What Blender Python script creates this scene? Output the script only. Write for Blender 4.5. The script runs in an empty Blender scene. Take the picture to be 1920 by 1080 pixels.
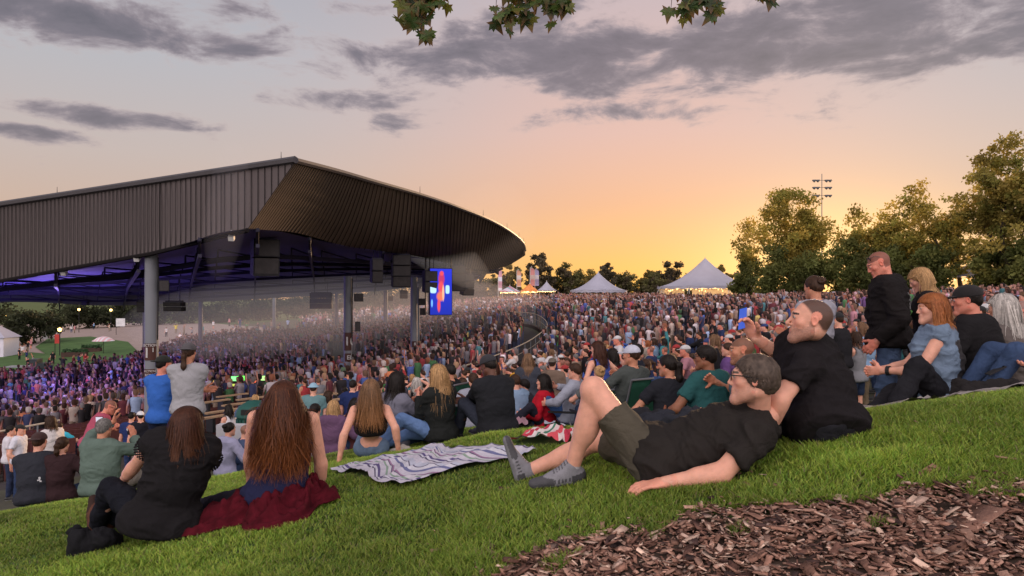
import bpy, bmesh, math, random, sys
import numpy as np
from mathutils import Vector, Matrix, Euler
random.seed(7); rng = np.random.default_rng(7)
R = math.radians
SC = bpy.context.scene
COL = SC.collection
F = 1280.0
def at(px, py, Y):
    """a point seen at photograph pixel (px,py) standing Y metres out; the eye is the origin, level"""
    return Vector(((px - 960) / F * Y, Y, -(py - 560) / F * Y))
def lin(c):
    return tuple(((v/12.92) if v <= 0.04045 else ((v+0.055)/1.055)**2.4) for v in c)
def srgb(r, g, b): return lin((r/255, g/255, b/255))
# ---------------------------------------------------------------- ground height
GP = [(-3,-3,-1.62),(0,-3,-1.02),(3,-3,-.42),(8,-3,.2),(-8,-3,-2.4),(0,0,-.99),(3,0,-.42),(-3,0,-1.59),
 (0,2.5,-.99),(1,2.5,-.79),(2,2.5,-.60),(-1,3,-1.19),(-2.05,3.7,-1.40),(-.75,3.7,-1.14),(-3,4.5,-1.59),(0,4.2,-.99),(1,3,-.80),(1.45,3.2,-.70),
 (2.2,3.4,-.55),(-4.4,5.8,-1.87),(2.86,4.7,-.78),(3.45,5.3,-.86),(3.24,6.3,-1.40),(4.0,6.6,-1.38),(5,7.5,-1.5),(6,4,-.2),(2.4,5.6,-1.25),
 (0,5,-.99),(-1.3,6.5,-1.52),(0,8,-1.54),(.41,9.5,-1.85),(1.7,6,-1.22),(1.0,6.4,-1.35),(.9,9.5,-2.1),(-4.2,7,-2.05),(-5.7,8.2,-2.5),
 (-4.2,8.8,-2.42),(-6.4,11,-3.2),(-1.7,14,-3.2),(-10.9,15,-4.4),(3,14,-2.9),(-4,18,-4.3),(-2,22,-4.2),(-11.6,22,-4.6),(-8.7,36,-4.9),(-5.9,41,-4.75),
 (4,20,-2.9),(8,20,-2.6),(9,26,-2.5),(13,38,-1.9),(25,75,-1.3),(34,92,-1.1),(12,12,-1.7),(20,20,-1.7),(40,60,-.9),
 (0,90,-1.25),(0,70,-1.95),(0,55,-2.6),(1,40,-3.3),(1,25,-3.7),(-33,115,-3.0),(-25,95,-3.7),(-20,77,-4.9),(-13.4,72,-4.3),(-29.6,85,-4.9),(-34,75,-6),
 (-28,55,-6.6),(-50,100,-7.4),(-70,110,-8.2),(-75,100,-8.4),(-55,80,-8.5),(-30,45,-7.6),(-20,30,-6.3),(-45,50,-8.6),(-60,60,-9),(-100,200,-7.2),(-120,120,-8.5),
 (-15,8,-4.5),(-30,15,-7),(-30,0,-6),(-80,40,-9),(60,90,-.8),(80,50,-.3),(40,20,0),(0,200,-1.5),(100,200,-1),(200,600,-2),(-200,600,-6),(0,1500,-2),(-900,1500,-4),(900,1500,-2),(-600,-100,-6),(600,-100,0),(0,-100,-.5),(-40,-40,-4),(40,-40,1)]
_gp = np.array(GP, float)
def _phi(r): return -np.sqrt(r*r + 0.25)
_d = np.hypot(_gp[:,None,0]-_gp[None,:,0], _gp[:,None,1]-_gp[None,:,1])
_n = len(_gp)
_A = np.zeros((_n+3,_n+3)); _A[:_n,:_n] = _phi(_d) - np.eye(_n)*0.05*0; _A[:_n,_n]=1; _A[:_n,_n+1:_n+3]=_gp[:,:2]/100; _A[_n:,:_n]=_A[:_n,_n:].T
_w = np.linalg.solve(_A, np.concatenate([_gp[:,2],[0,0,0]]))
def gh(x, y):
    x = np.asarray(x, float); y = np.asarray(y, float); sh = np.broadcast(x,y).shape
    x = np.broadcast_to(x,sh).ravel(); y = np.broadcast_to(y,sh).ravel(); out = np.empty(x.size)
    for s in range(0, x.size, 20000):
        xs, ys = x[s:s+20000], y[s:s+20000]
        out[s:s+20000] = _phi(np.hypot(xs[:,None]-_gp[None,:,0], ys[:,None]-_gp[None,:,1])) @ _w[:_n] + _w[_n] + _w[_n+1]*xs/100 + _w[_n+2]*ys/100
    return out.reshape(sh)
def g1(x, y): return float(gh(x, y))
def hitground(px, py, y0=1.2, y1=400):
    Ys = np.geomspace(y0, y1, 900); gz = gh((px-960)/F*Ys, Ys); rz = -(py-560)/F*Ys
    k = np.argmax(gz >= rz); return Vector(((px-960)/F*Ys[k], Ys[k], gz[k]))
# ---------------------------------------------------------------- materials
MATS = {}
def nodes_of(m):
    m.use_nodes = True; nt = m.node_tree; nt.nodes.clear(); return nt
def N(nt, t, **kw):
    n = nt.nodes.new(t)
    for k, v in kw.items():
        if k.startswith('i_'):
            n.inputs[k[2:].replace('_',' ')].default_value = v
        else: setattr(n, k, v)
    return n
def Mth(nt, op, a, b=None, c=None, clamp=False):
    n = nt.nodes.new('ShaderNodeMath'); n.operation = op; n.use_clamp = clamp
    for i, v in enumerate((a, b, c)):
        if v is None: continue
        if isinstance(v, (int, float)): n.inputs[i].default_value = v
        else: nt.links.new(v, n.inputs[i])
    return n.outputs[0]
def mixc(nt, fac, a, b, mode='MIX'):
    n = nt.nodes.new('ShaderNodeMix'); n.data_type = 'RGBA'; n.blend_type = mode
    for i, v in ((0, fac), (6, a), (7, b)):
        if isinstance(v, (int, float)): n.inputs[i].default_value = v
        elif isinstance(v, tuple): n.inputs[i].default_value = (*v[:3], 1)
        else: nt.links.new(v, n.inputs[i])
    return n.outputs[2]
def mat(name, color=(.5,.5,.5), rough=.8, nscale=6., nvar=.25, bump=0., bscale=60., attr=None, objcol=False, spec=.3, metal=0., transl=0., emit=None, estr=0., fuzz=0., wrinkle=0., wscale=7.):
    if name in MATS: return MATS[name]
    m = bpy.data.materials.new(name); nt = nodes_of(m); L = nt.links.new
    out = N(nt,'ShaderNodeOutputMaterial'); p = N(nt,'ShaderNodeBsdfPrincipled')
    p.inputs['Roughness'].default_value = rough; p.inputs['Metallic'].default_value = metal
    p.inputs['Specular IOR Level'].default_value = spec
    tc = N(nt,'ShaderNodeTexCoord'); src = tc.outputs['Object']
    nz = N(nt,'ShaderNodeTexNoise'); nz.inputs['Scale'].default_value = nscale; nz.inputs['Detail'].default_value = 4; L(src, nz.inputs['Vector'])
    if attr:
        a = N(nt,'ShaderNodeAttribute', attribute_name=attr); base = a.outputs['Color']
    elif objcol:
        a = N(nt,'ShaderNodeObjectInfo'); base = a.outputs['Color']
    else: base = tuple(color)
    f = Mth(nt,'MULTIPLY_ADD', nz.outputs['Fac'], 2*nvar*1.6, 1-nvar*1.6)
    sc = N(nt,'ShaderNodeVectorMath', operation='SCALE'); L(f, sc.inputs['Scale'])
    if isinstance(base, tuple): sc.inputs[0].default_value = base
    else: L(base, sc.inputs[0])
    L(sc.outputs[0], p.inputs['Base Color'])
    if fuzz:
        p.inputs['Sheen Weight'].default_value = fuzz; p.inputs['Sheen Roughness'].default_value = .5
    nrm = None
    if wrinkle:
        n2 = N(nt,'ShaderNodeTexNoise'); n2.inputs['Scale'].default_value = wscale; n2.inputs['Detail'].default_value = 3; n2.inputs['Distortion'].default_value = 1.2
        L(src, n2.inputs['Vector'])
        b0 = N(nt,'ShaderNodeBump'); b0.inputs['Strength'].default_value = wrinkle; b0.inputs['Distance'].default_value = .05; L(n2.outputs['Fac'], b0.inputs['Height']); nrm = b0
    if bump:
        n3 = N(nt,'ShaderNodeTexNoise'); n3.inputs['Scale'].default_value = bscale; n3.inputs['Detail'].default_value = 3; L(src, n3.inputs['Vector'])
        b = N(nt,'ShaderNodeBump'); b.inputs['Strength'].default_value = bump; b.inputs['Distance'].default_value = .01; L(n3.outputs['Fac'], b.inputs['Height'])
        if nrm: L(nrm.outputs[0], b.inputs['Normal'])
        nrm = b
    if nrm: L(nrm.outputs[0], p.inputs['Normal'])
    if emit: p.inputs['Emission Color'].default_value = (*emit,1); p.inputs['Emission Strength'].default_value = estr
    if transl:
        t = N(nt,'ShaderNodeBsdfTranslucent'); L(sc.outputs[0], t.inputs['Color']); mx = N(nt,'ShaderNodeMixShader'); mx.inputs[0].default_value = transl
        L(p.outputs[0], mx.inputs[1]); L(t.outputs[0], mx.inputs[2]); L(mx.outputs[0], out.inputs['Surface'])
    else: L(p.outputs[0], out.inputs['Surface'])
    MATS[name] = m; return m
# ---------------------------------------------------------------- objects
def newmesh(name, V, Fc, smooth=False, cols=None, mats=None, fmat=None):
    me = bpy.data.meshes.new(name)
    V = np.asarray(V, np.float32)
    if isinstance(Fc, np.ndarray):
        k = Fc.shape[1]; nf = len(Fc)
        me.vertices.add(len(V)); me.vertices.foreach_set('co', V.ravel())
        me.loops.add(nf*k); me.loops.foreach_set('vertex_index', Fc.astype(np.int32).ravel())
        me.polygons.add(nf); me.polygons.foreach_set('loop_start', np.arange(0, nf*k, k, dtype=np.int32)); me.polygons.foreach_set('loop_total', np.full(nf, k, np.int32))
        me.update(calc_edges=True)
    else:
        me.from_pydata([tuple(map(float,v)) for v in V], [], [tuple(int(i) for i in f) for f in Fc]); me.update()
    if cols is not None:
        ca = me.color_attributes.new('Col','FLOAT_COLOR','POINT'); c = np.ones((len(V),4), np.float32); c[:,:3] = cols; ca.data.foreach_set('color', c.ravel())
    if fmat is not None: me.polygons.foreach_set('material_index', np.asarray(fmat, np.int32))
    if smooth: me.polygons.foreach_set('use_smooth', np.ones(len(me.polygons), bool))
    for m in (mats or []): me.materials.append(m)
    return me
def link(name, data, parent=None, loc=None, rot=None, scale=None, label=None, cat=None, group=None, kind=None):
    o = bpy.data.objects.new(name, data); COL.objects.link(o)
    if parent: o.parent = parent
    if loc is not None: o.location = loc
    if rot is not None: o.rotation_euler = rot
    if scale is not None: o.scale = scale if hasattr(scale,'__len__') else (scale,)*3
    if label: o['label'] = label
    if cat: o['category'] = cat
    if group: o['group'] = group
    if kind: o['kind'] = kind
    return o
def thing(name, label, cat, loc=(0,0,0), rz=0, group=None):
    return link(name, None, None, loc, (0,0,rz), None, label, cat, group)
class MB:
    """collects shapes; build() links them as one mesh object"""
    def __init__(s): s.v=[]; s.f=[]; s.n=0
    def add(s, V, Fc):
        s.v.append(np.asarray(V,float).reshape(-1,3)); s.f += [tuple(i+s.n for i in f) for f in Fc]; s.n += len(s.v[-1]); return s
    def box(s, c, d, rot=None, bev=0.):
        x,y,z = (v/2 for v in d)
        V = np.array([(a*x,b*y,e*z) for a in(-1,1) for b in(-1,1) for e in(-1,1)])
        if rot is not None: V = V @ np.array(Euler(rot).to_matrix()).T
        return s.add(V+np.array(c), [(0,1,3,2),(4,6,7,5),(0,4,5,1),(2,3,7,6),(0,2,6,4),(1,5,7,3)])
    def tube(s, pts, r, n=8, cap=True, flat=1.):
        P = [Vector(p) for p in pts]; rs = r if hasattr(r,'__len__') else [r]*len(P); V=[]; Fc=[]
        u = None
        for i,p in enumerate(P):
            d = (P[min(i+1,len(P)-1)]-P[max(i-1,0)]).normalized()
            if u is None: u = d.orthogonal().normalized() if abs(d.z)<.99 else Vector((1,0,0))
            u = (u - d*u.dot(d)).normalized(); w = d.cross(u)
            for k in range(n):
                a = 2*math.pi*k/n; V.append(p + u*math.cos(a)*rs[i] + w*math.sin(a)*rs[i]*flat)
        for i in range(len(P)-1):
            for k in range(n): Fc.append((i*n+k, i*n+(k+1)%n, (i+1)*n+(k+1)%n, (i+1)*n+k))
        if cap: Fc.append(tuple(range(n))[::-1]); Fc.append(tuple((len(P)-1)*n+k for k in range(n)))
        return s.add([tuple(v) for v in V], Fc)
    def lathe(s, prof, n=16, c=(0,0,0), M=None):
        V=[(r*math.cos(2*math.pi*k/n), r*math.sin(2*math.pi*k/n), z) for r,z in prof for k in range(n)]
        Fc=[(i*n+k, i*n+(k+1)%n, (i+1)*n+(k+1)%n, (i+1)*n+k) for i in range(len(prof)-1) for k in range(n)]
        V = np.array(V)
        if M is not None: V = V @ np.array(M).T
        return s.add(V+np.array(c), Fc)
    def quad(s, a,b,c,d): return s.add([a,b,c,d],[(0,1,2,3)])
    def grid(s, rows):
        n=len(rows[0]); V=[tuple(p) for r in rows for p in r]
        return s.add(V, [(i*n+k,i*n+k+1,(i+1)*n+k+1,(i+1)*n+k) for i in range(len(rows)-1) for k in range(n-1)])
    def build(s, name, m, parent=None, smooth=False, **kw):
        me = newmesh(name, np.concatenate(s.v), s.f, smooth=smooth, mats=[m] if m else None)
        return link(name, me, parent, **kw)
def copy_tree(o, parent=None):
    c = o.copy(); COL.objects.link(c)
    if parent: c.parent = parent
    for ch in list(o.children): copy_tree(ch, c)
    return c
FONT_CACHE = {}
def text_mesh(s, size, m, depth=.004, align='CENTER'):
    cu = bpy.data.curves.new('lettering','FONT'); cu.body = s; cu.size = size; cu.extrude = depth; cu.align_x = align; cu.align_y = 'CENTER'; cu.materials.append(m)
    cu.offset = size*.02
    o = bpy.data.objects.new('tmp', cu); COL.objects.link(o); dg = bpy.context.evaluated_depsgraph_get(); dg.update()
    me = bpy.data.meshes.new_from_object(o.evaluated_get(dg)); bpy.data.objects.remove(o); return me
# ---------------------------------------------------------------- camera, sky, sun
cam = bpy.data.cameras.new('camera'); co = bpy.data.objects.new('camera', cam); COL.objects.link(co)
cam.sensor_width = 36; cam.lens = 24; cam.clip_start = .05; cam.clip_end = 5000; cam.shift_y = 20/1920
co.rotation_euler = (R(90),0,0); SC.camera = co
SC.view_settings.view_transform = 'Standard'; SC.view_settings.look = 'None'; SC.view_settings.exposure = 0
SUN_AZ, SUN_EL = R(26), R(6.5)
def build_world():
    w = bpy.data.worlds.new('World'); SC.world = w; w.use_nodes = True; nt = w.node_tree; nt.nodes.clear(); L = nt.links.new
    out = N(nt,'ShaderNodeOutputWorld'); bg = N(nt,'ShaderNodeBackground'); bg2 = N(nt,'ShaderNodeBackground'); add = N(nt,'ShaderNodeAddShader')
    sky = N(nt,'ShaderNodeTexSky'); sky.sky_type='NISHITA'; sky.sun_disc=False; sky.sun_elevation=SUN_EL; sky.sun_rotation=SUN_AZ; sky.dust_density=.4
    bg2.inputs['Strength'].default_value = .012; L(sky.outputs[0], bg2.inputs['Color'])
    tc = N(nt,'ShaderNodeTexCoord'); sx = N(nt,'ShaderNodeSeparateXYZ'); L(tc.outputs['Generated'], sx.inputs[0]); X,Y,Z = sx.outputs
    az = Mth(nt,'ARCTAN2', X, Y); el = Mth(nt,'ARCSINE', Z)
    elp = Mth(nt,'MAXIMUM', el, 0.)
    def ramp(fac, stops):
        r = N(nt,'ShaderNodeValToRGB'); L(fac, r.inputs[0]); e = r.color_ramp.elements
        while len(e) < len(stops): e.new(.5)
        for i,(p,c) in enumerate(stops): e[i].position = p; e[i].color = (*c,1)
        return r.outputs['Color']
    t = Mth(nt,'DIVIDE', elp, R(30))
    base = ramp(t, [(0,srgb(196,150,122)),(.18,srgb(204,172,152)),(.36,srgb(196,180,174)),(.6,srgb(182,182,188)),(1,srgb(160,162,174))])
    glow = ramp(t, [(0,srgb(255,186,78)),(.10,srgb(252,186,100)),(.26,srgb(240,180,138)),(.45,srgb(226,184,170)),(.8,srgb(200,180,182)),(1,srgb(150,145,160))])
    d = Mth(nt,'DIVIDE', Mth(nt,'SUBTRACT', az, R(10.5)), R(20.5)); ga = Mth(nt,'POWER', 2.718, Mth(nt,'MULTIPLY', Mth(nt,'MULTIPLY', d, d), -1.))
    c = mixc(nt, ga, base, glow)
    d2 = Mth(nt,'DIVIDE', Mth(nt,'SUBTRACT', az, R(25)), R(8.5)); e2 = Mth(nt,'DIVIDE', Mth(nt,'SUBTRACT', el, R(2.5)), R(4.2)); g2 = Mth(nt,'POWER', 2.718, Mth(nt,'MULTIPLY', Mth(nt,'ADD', Mth(nt,'MULTIPLY', d2, d2), Mth(nt,'MULTIPLY', e2, e2)), -1.))
    c = mixc(nt, g2, c, (1.25,.74,.30))
    # clouds
    cx = N(nt,'ShaderNodeCombineXYZ'); L(az, cx.inputs[0]); L(Mth(nt,'MULTIPLY', el, 2.6), cx.inputs[1])
    nz = N(nt,'ShaderNodeTexNoise'); nz.inputs['Scale'].default_value = 7.5; nz.inputs['Detail'].default_value = 9; nz.inputs['Roughness'].default_value=.62; nz.inputs['Distortion'].default_value=.35; L(cx.outputs[0], nz.inputs['Vector'])
    n2 = N(nt,'ShaderNodeTexNoise'); n2.inputs['Scale'].default_value = 22; n2.inputs['Detail'].default_value = 6; L(cx.outputs[0], n2.inputs['Vector'])
    tot = None
    for px,py,rx,ry,am in [(1250,98,620,78,.54),(1650,60,450,100,.52),(1000,40,380,60,.36),(780,105,170,42,.48),(130,35,380,60,.50),(330,60,240,50,.44),(230,226,230,24,.52),(30,243,140,18,.52),(640,188,150,26,.48),(730,232,80,26,.46),(1150,212,230,30,.40),(945,165,60,22,.38),(1340,160,60,20,.36),(450,30,160,40,.3),(1000,30,150,40,.30)]:
        a0 = math.atan((px-960)/F); e0 = math.atan((560-py)/F*math.cos(a0)); ra = rx/F*math.cos(a0)**2; re = ry/F*math.cos(a0)
        da = Mth(nt,'DIVIDE', Mth(nt,'SUBTRACT', az, a0), ra); de = Mth(nt,'DIVIDE', Mth(nt,'SUBTRACT', el, e0), re)
        q = Mth(nt,'ADD', Mth(nt,'MULTIPLY',da,da), Mth(nt,'MULTIPLY',de,de))
        g = Mth(nt,'MULTIPLY', Mth(nt,'POWER', 2.718, Mth(nt,'MULTIPLY', q, -.8)), am)
        tot = g if tot is None else Mth(nt,'MAXIMUM', tot, g)
    # cloud deck overhead and behind, out of the picture
    up = Mth(nt,'MULTIPLY', Mth(nt,'SMOOTH_MIN', Mth(nt,'MAXIMUM', Mth(nt,'SUBTRACT', el, R(24)),0.), .35, .1), 1.)
    tot = Mth(nt,'MAXIMUM', tot, up)
    dens = Mth(nt,'ADD', Mth(nt,'ADD', Mth(nt,'MULTIPLY', nz.outputs['Fac'], 1.15), Mth(nt,'MULTIPLY', n2.outputs['Fac'], .22)), tot)
    cov = N(nt,'ShaderNodeMapRange'); cov.interpolation_type='SMOOTHSTEP'; cov.inputs['From Min'].default_value=.86; cov.inputs['From Max'].default_value=1.10; L(dens, cov.inputs['Value'])
    ccol = ramp(Mth(nt,'SUBTRACT', dens, .55), [(.33,srgb(208,184,178)),(.46,srgb(156,142,148)),(.60,srgb(116,107,117)),(.80,srgb(94,88,98))])
    c = mixc(nt, Mth(nt,'MULTIPLY', cov.outputs[0], .9), c, ccol)
    # the sky behind the viewer is brightened as added fill light for the lawn
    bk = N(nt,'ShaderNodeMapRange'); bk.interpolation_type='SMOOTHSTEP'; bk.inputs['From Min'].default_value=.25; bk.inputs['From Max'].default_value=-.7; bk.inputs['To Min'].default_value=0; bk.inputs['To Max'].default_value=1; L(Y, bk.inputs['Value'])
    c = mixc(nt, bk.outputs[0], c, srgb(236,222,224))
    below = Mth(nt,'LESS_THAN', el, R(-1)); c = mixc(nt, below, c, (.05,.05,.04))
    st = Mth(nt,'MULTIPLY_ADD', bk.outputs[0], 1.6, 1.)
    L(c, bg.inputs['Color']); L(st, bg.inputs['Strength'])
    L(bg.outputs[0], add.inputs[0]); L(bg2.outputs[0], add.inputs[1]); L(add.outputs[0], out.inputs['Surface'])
    w.cycles.sampling_method = 'MANUAL'; w.cycles.sample_map_resolution = 512
    sun = bpy.data.lights.new('sun','SUN'); sun.energy = 4.0; sun.angle = R(3); sun.color = (1,.62,.34)
    so = bpy.data.objects.new('sun', sun); COL.objects.link(so)
    dirv = Vector((math.sin(SUN_AZ)*math.cos(SUN_EL), math.cos(SUN_AZ)*math.cos(SUN_EL), math.sin(SUN_EL)))
    so.rotation_euler = dirv.to_track_quat('Z','Y').to_euler(); so.location = (0,0,30)
build_world()
# ---------------------------------------------------------------- ground sheet
MX = [-3,-.6,-.18,.31,.91,1.29,1.86,4]; MYB = [1.5,2.15,2.42,2.66,2.57,2.47,2.42,2.34]
def mulch_edge(x): return np.interp(x, MX, MYB)
def wob(x, y, s=1., seed=0.):
    return (np.sin(x*3.1*s+seed)+np.sin(y*4.3*s+x*2.2*s+seed*2)+np.sin(x*7.7*s-y*5.1*s+seed))/3
# pavilion centre: the seats, walls and posts ring it
PC = (-40., 48.)
def ground():
    u = np.linspace(-1,1,340); sx = 1300*np.sinh(u*8.2)/np.sinh(8.2); sx = np.where(np.abs(sx)<0, sx, sx)
    v = np.linspace(-.46,1,380); sy = 2500*np.sinh(v*8.2)/np.sinh(8.2)+3.5
    Xg,Yg = np.meshgrid(sx,sy); Zg = gh(Xg,Yg); near = np.exp(-((Yg-4)**2+Xg**2)/60)
    Zg += near*.012*wob(Xg,Yg,1.3)
    V = np.stack([Xg,Yg,Zg],-1).reshape(-1,3); nr,nc = Xg.shape
    i = np.arange((nr-1))[:,None]*nc + np.arange(nc-1)[None,:]; Fq = np.stack([i,i+1,i+nc+1,i+nc],-1).reshape(-1,4)
    x,y = V[:,0],V[:,1]; r = np.hypot(x-PC[0],y-PC[1])
    grass = np.array([.045,.085,.018]); dirt = np.array([.05,.032,.022]); worn = np.array([.06,.06,.035]); conc = np.array([.07,.06,.055])
    col = np.tile(grass,(len(V),1))
    far = (r<95)&(y>11)&(x>-60); col[far] = worn
    pav = (r<42)&(y>9); col[pav] = conc*.7
    mul = (y < mulch_edge(x)+.05*wob(x,y,3))&(y>-3); col[mul] = dirt
    return V,Fq,col
V,Fq,colr = ground()
m_ground = mat('ground_mixed', attr='Col', rough=.95, nscale=3, nvar=.35, bump=.6, bscale=25)
link('ground', newmesh('ground', V, Fq, smooth=True, cols=colr, mats=[m_ground]), kind='structure')
def sheet(name, poly_px, lift, m, n=40):
    """a ground-hugging sheet: outline given by photograph pixels carried to the ground"""
    P = [hitground(*p) for p in poly_px]; xs=[p.x for p in P]; ys=[p.y for p in P]
    from mathutils.geometry import delaunay_2d_cdt
    pts=[Vector((p.x,p.y)) for p in P]; k=len(pts)
    gx=np.linspace(min(xs),max(xs),n); gy=np.linspace(min(ys),max(ys),n)
    inner=[Vector((a,b)) for a in gx for b in gy]
    vv,ee,ff,_,_,_ = delaunay_2d_cdt(pts+inner, [], [list(range(k))], 1, 1e-4)
    A = np.array([(v.x,v.y) for v in vv]); Z = gh(A[:,0],A[:,1])+lift
    return link(name, newmesh(name, np.column_stack([A,Z]), [tuple(f) for f in ff], smooth=True, mats=[m]), kind='structure')
m_path = mat('path_gravel', (.30,.235,.21), rough=.95, nscale=.8, nvar=.2, bump=.3, bscale=8)
m_lawnfar = mat('mown_lawn', (.055,.115,.03), rough=.95, nscale=.5, nvar=.35, bump=.5, bscale=6)
sheet('plaza', [(-250,760),(0,722),(60,716),(140,700),(220,690),(300,664),(330,640),(520,632),(560,622),(400,607),(200,606),(-250,612)], .05, m_path)
sheet('lawn', [(-250,742),(0,716),(110,698),(176,682),(160,672),(60,662),(-250,676)], .10, m_lawnfar)
sheet('lawn', [(66,652),(90,668),(150,676),(240,684),(262,664),(240,642),(170,632),(90,636)], .10, m_lawnfar)
# ---------------------------------------------------------------- the pavilion
pav = thing('pavilion', 'huge dark pavilion roof with ribbed fascia standing on round grey columns over the seats', 'pavilion', (PC[0],PC[1],0))
def PV(p): return Vector(p)-Vector((PC[0],PC[1],0))
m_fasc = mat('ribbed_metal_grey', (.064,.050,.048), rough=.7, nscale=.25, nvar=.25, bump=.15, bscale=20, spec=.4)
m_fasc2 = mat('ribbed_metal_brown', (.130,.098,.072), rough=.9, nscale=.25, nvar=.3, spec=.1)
m_seam = mat('seam_metal', (.012,.010,.010), rough=.9, spec=.1, nvar=.1)
m_trim = mat('trim_metal', (.06,.055,.06), rough=.5, nvar=.1)
m_steel = mat('truss_steel', (.018,.016,.035), rough=.6, nvar=.2)
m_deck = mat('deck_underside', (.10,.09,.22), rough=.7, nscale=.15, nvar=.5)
m_post = mat('painted_column', (.15,.16,.175), rough=.6, nscale=1.2, nvar=.12, bump=.2, bscale=30, spec=.4)
m_black = mat('black_paint', (.012,.012,.013), rough=.6, nvar=.2)
def polyl(pts, k):
    """resample a smooth curve through pts (Catmull-Rom)"""
    P=[Vector(p) for p in pts]; Q=[P[0]*2-P[1]]+P+[P[-1]*2-P[-2]]; out=[]; n=len(P)-1
    for j in range(k):
        t=j/(k-1)*n; i=min(int(t),n-1); f=t-i; a,b,c,d=Q[i:i+4]
        out.append(.5*((2*b)+(c-a)*f+(2*a-5*b+4*c-d)*f*f+(3*b-a-3*c+d)*f**3))
    return out
# left fascia: a straight, upright ribbed band
topL=[at(555,302,20), at(352,332,22.6), at(0,385,26), at(-400,440,33)]
botL=[at(465,430,20), at(285,474,22.4), at(0,526,26), at(-400,590,33)]
def lerp(a,b,t): return a+(b-a)*t
def along(P,t):
    ds=[0]
    for a,b in zip(P[:-1],P[1:]): ds.append(ds[-1]+(b-a).length)
    s=t*ds[-1]
    for i in range(len(P)-1):
        if s<=ds[i+1]+1e-9: return lerp(P[i],P[i+1],(s-ds[i])/(ds[i+1]-ds[i]))
    return P[-1]
# ridge corner: the ribbed band's joints meet the slanting corner
fl=MB(); sm=MB(); K=60
tl=[along(topL,k/K) for k in range(K+1)]; bl=[along(botL,k/K) for k in range(K+1)]
fl.grid([[PV(p) for p in tl],[PV(p) for p in bl]])
fascia=fl.build('fascia', m_fasc, pav, label='grey ribbed metal fascia facing the lawn')
# vertical seams: hang from the top edge straight down to the bottom edge or the corner line
Ct,Cb = at(555,302,20), at(465,430,20)
for px in list(np.arange(-380,300,7.3))+list(np.arange(300,420,9.5))+list(np.arange(420,552,12.6)):
    def onpoly(P,px):
        for a,b in zip(P[:-1],P[1:]):
            xa,xb=960+F*a.x/a.y,960+F*b.x/b.y
            if min(xa,xb)<=px<=max(xa,xb):
                t0=(px-960)/F; # a.x+t dx = t0*(a.y+t dy)
                dx,dy=b.x-a.x,b.y-a.y; t=(t0*a.y-a.x)/(dx-t0*dy); return a+(b-a)*t
    a=onpoly(topL,px); b=onpoly(botL,px) if px<465 else onpoly([Ct,Cb],px)
    if a is None or b is None: continue
    o=Vector((0.02,-.035,0)); o2=Vector((.022,.0,0)); w=Vector((.014,-.01,0))*(a.y/20)
    sm.add([PV(a+o-w),PV(a+o+w),PV(b+o+w),PV(b+o-w)],[(0,1,2,3)])
sm.build('fascia_seams', m_seam, fascia)
tr=MB(); tr.tube([PV(p+Vector((0,-.05,.03))) for p in topL],.11,6); tr.build('ridge_trim', m_trim, pav)
tr=MB(); tr.tube([PV(p+Vector((0,-.03,-.03))) for p in botL],.07,6); tr.build('eave_trim', m_seam, pav)
# right fascia: the overhanging, curving end
topR=polyl([at(555,302,20),at(630,321,22.5),at(700,341,25),at(785,365,29),at(860,390,33),at(920,414,38),at(958,436,43),at(980,455,48),at(985,470,50.5)],90)
botR=polyl([at(465,430,20),at(557,437,24),at(658,463,30),at(774,479,38),at(852,496,44),at(900,506,50),at(935,503,53.5),at(962,492,53),at(985,470,50.5)],90)
fr=MB(); rows=[]
for s in np.linspace(0,1,7):
    rows.append([PV(lerp(a,b,s)+Vector((0.0,0,-.35*math.sin(math.pi*s)*min(1,k/30)))) for k,(a,b) in enumerate(zip(topR,botR))])
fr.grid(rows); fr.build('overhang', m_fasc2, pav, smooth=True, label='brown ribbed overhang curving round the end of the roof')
sm=MB(); NS=95
for j in range(NS):
    t=(j+.5)/NS; tt=t**1.25*.985
    # seams run slanting: their lower end lags behind the upper one
    def srf(u,s):
        u=max(0,min(1,u))*(len(topR)-1); i=min(int(u),len(topR)-2); f=u-i
        a=lerp(topR[i],topR[i+1],f); b=lerp(botR[i],botR[i+1],f)
        return lerp(a,b,s)+Vector((0,0,-.35*math.sin(math.pi*s)*min(1,u/30)))
    lag=.0
    pts=[srf(tt-lag*s,s)+Vector((-.03,-.05,-.035)) for s in np.linspace(0.0,1,6)]
    sm.tube([PV(p) for p in pts], (.011+.012*tt), 3, cap=False)
sm.build('overhang_seams', m_seam, pav)
tr=MB(); tr.tube([PV(p+Vector((0,0,.02))) for p in topR],.09,6); tr.build('overhang_trim', m_trim, pav)
# closing lip between the end of the overhang and the far eave
farE=polyl([at(900,512,50),at(887,527,57),at(800,535,68),at(700,546,77),at(560,556,82),at(380,566,80),at(200,573,72),at(0,567,62),at(-400,600,55)],60)
nearE=[botL[3],botL[2],botL[1],botL[0]]; nearE=polyl(nearE+[botR[20],botR[40],botR[60],botR[72]],60)[::-1]
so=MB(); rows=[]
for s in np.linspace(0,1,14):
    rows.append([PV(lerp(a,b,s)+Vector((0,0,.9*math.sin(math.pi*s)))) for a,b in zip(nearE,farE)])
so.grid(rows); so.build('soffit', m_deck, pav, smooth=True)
# roof deck on top
rt=MB(); allTop=topL[::-1]+topR[1:]; top60=[along(allTop,k/59) for k in range(60)][::-1]; rows=[]
for s in np.linspace(0,1,8):
    rows.append([PV(lerp(a,b+Vector((0,0,.7)),s)+Vector((0,0,.05-.2*s+ .0*math.sin(math.pi*s)))) for a,b in zip(top60,farE)])
rt.grid(rows); rt.build('roof_deck', m_trim, pav, smooth=True)
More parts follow.
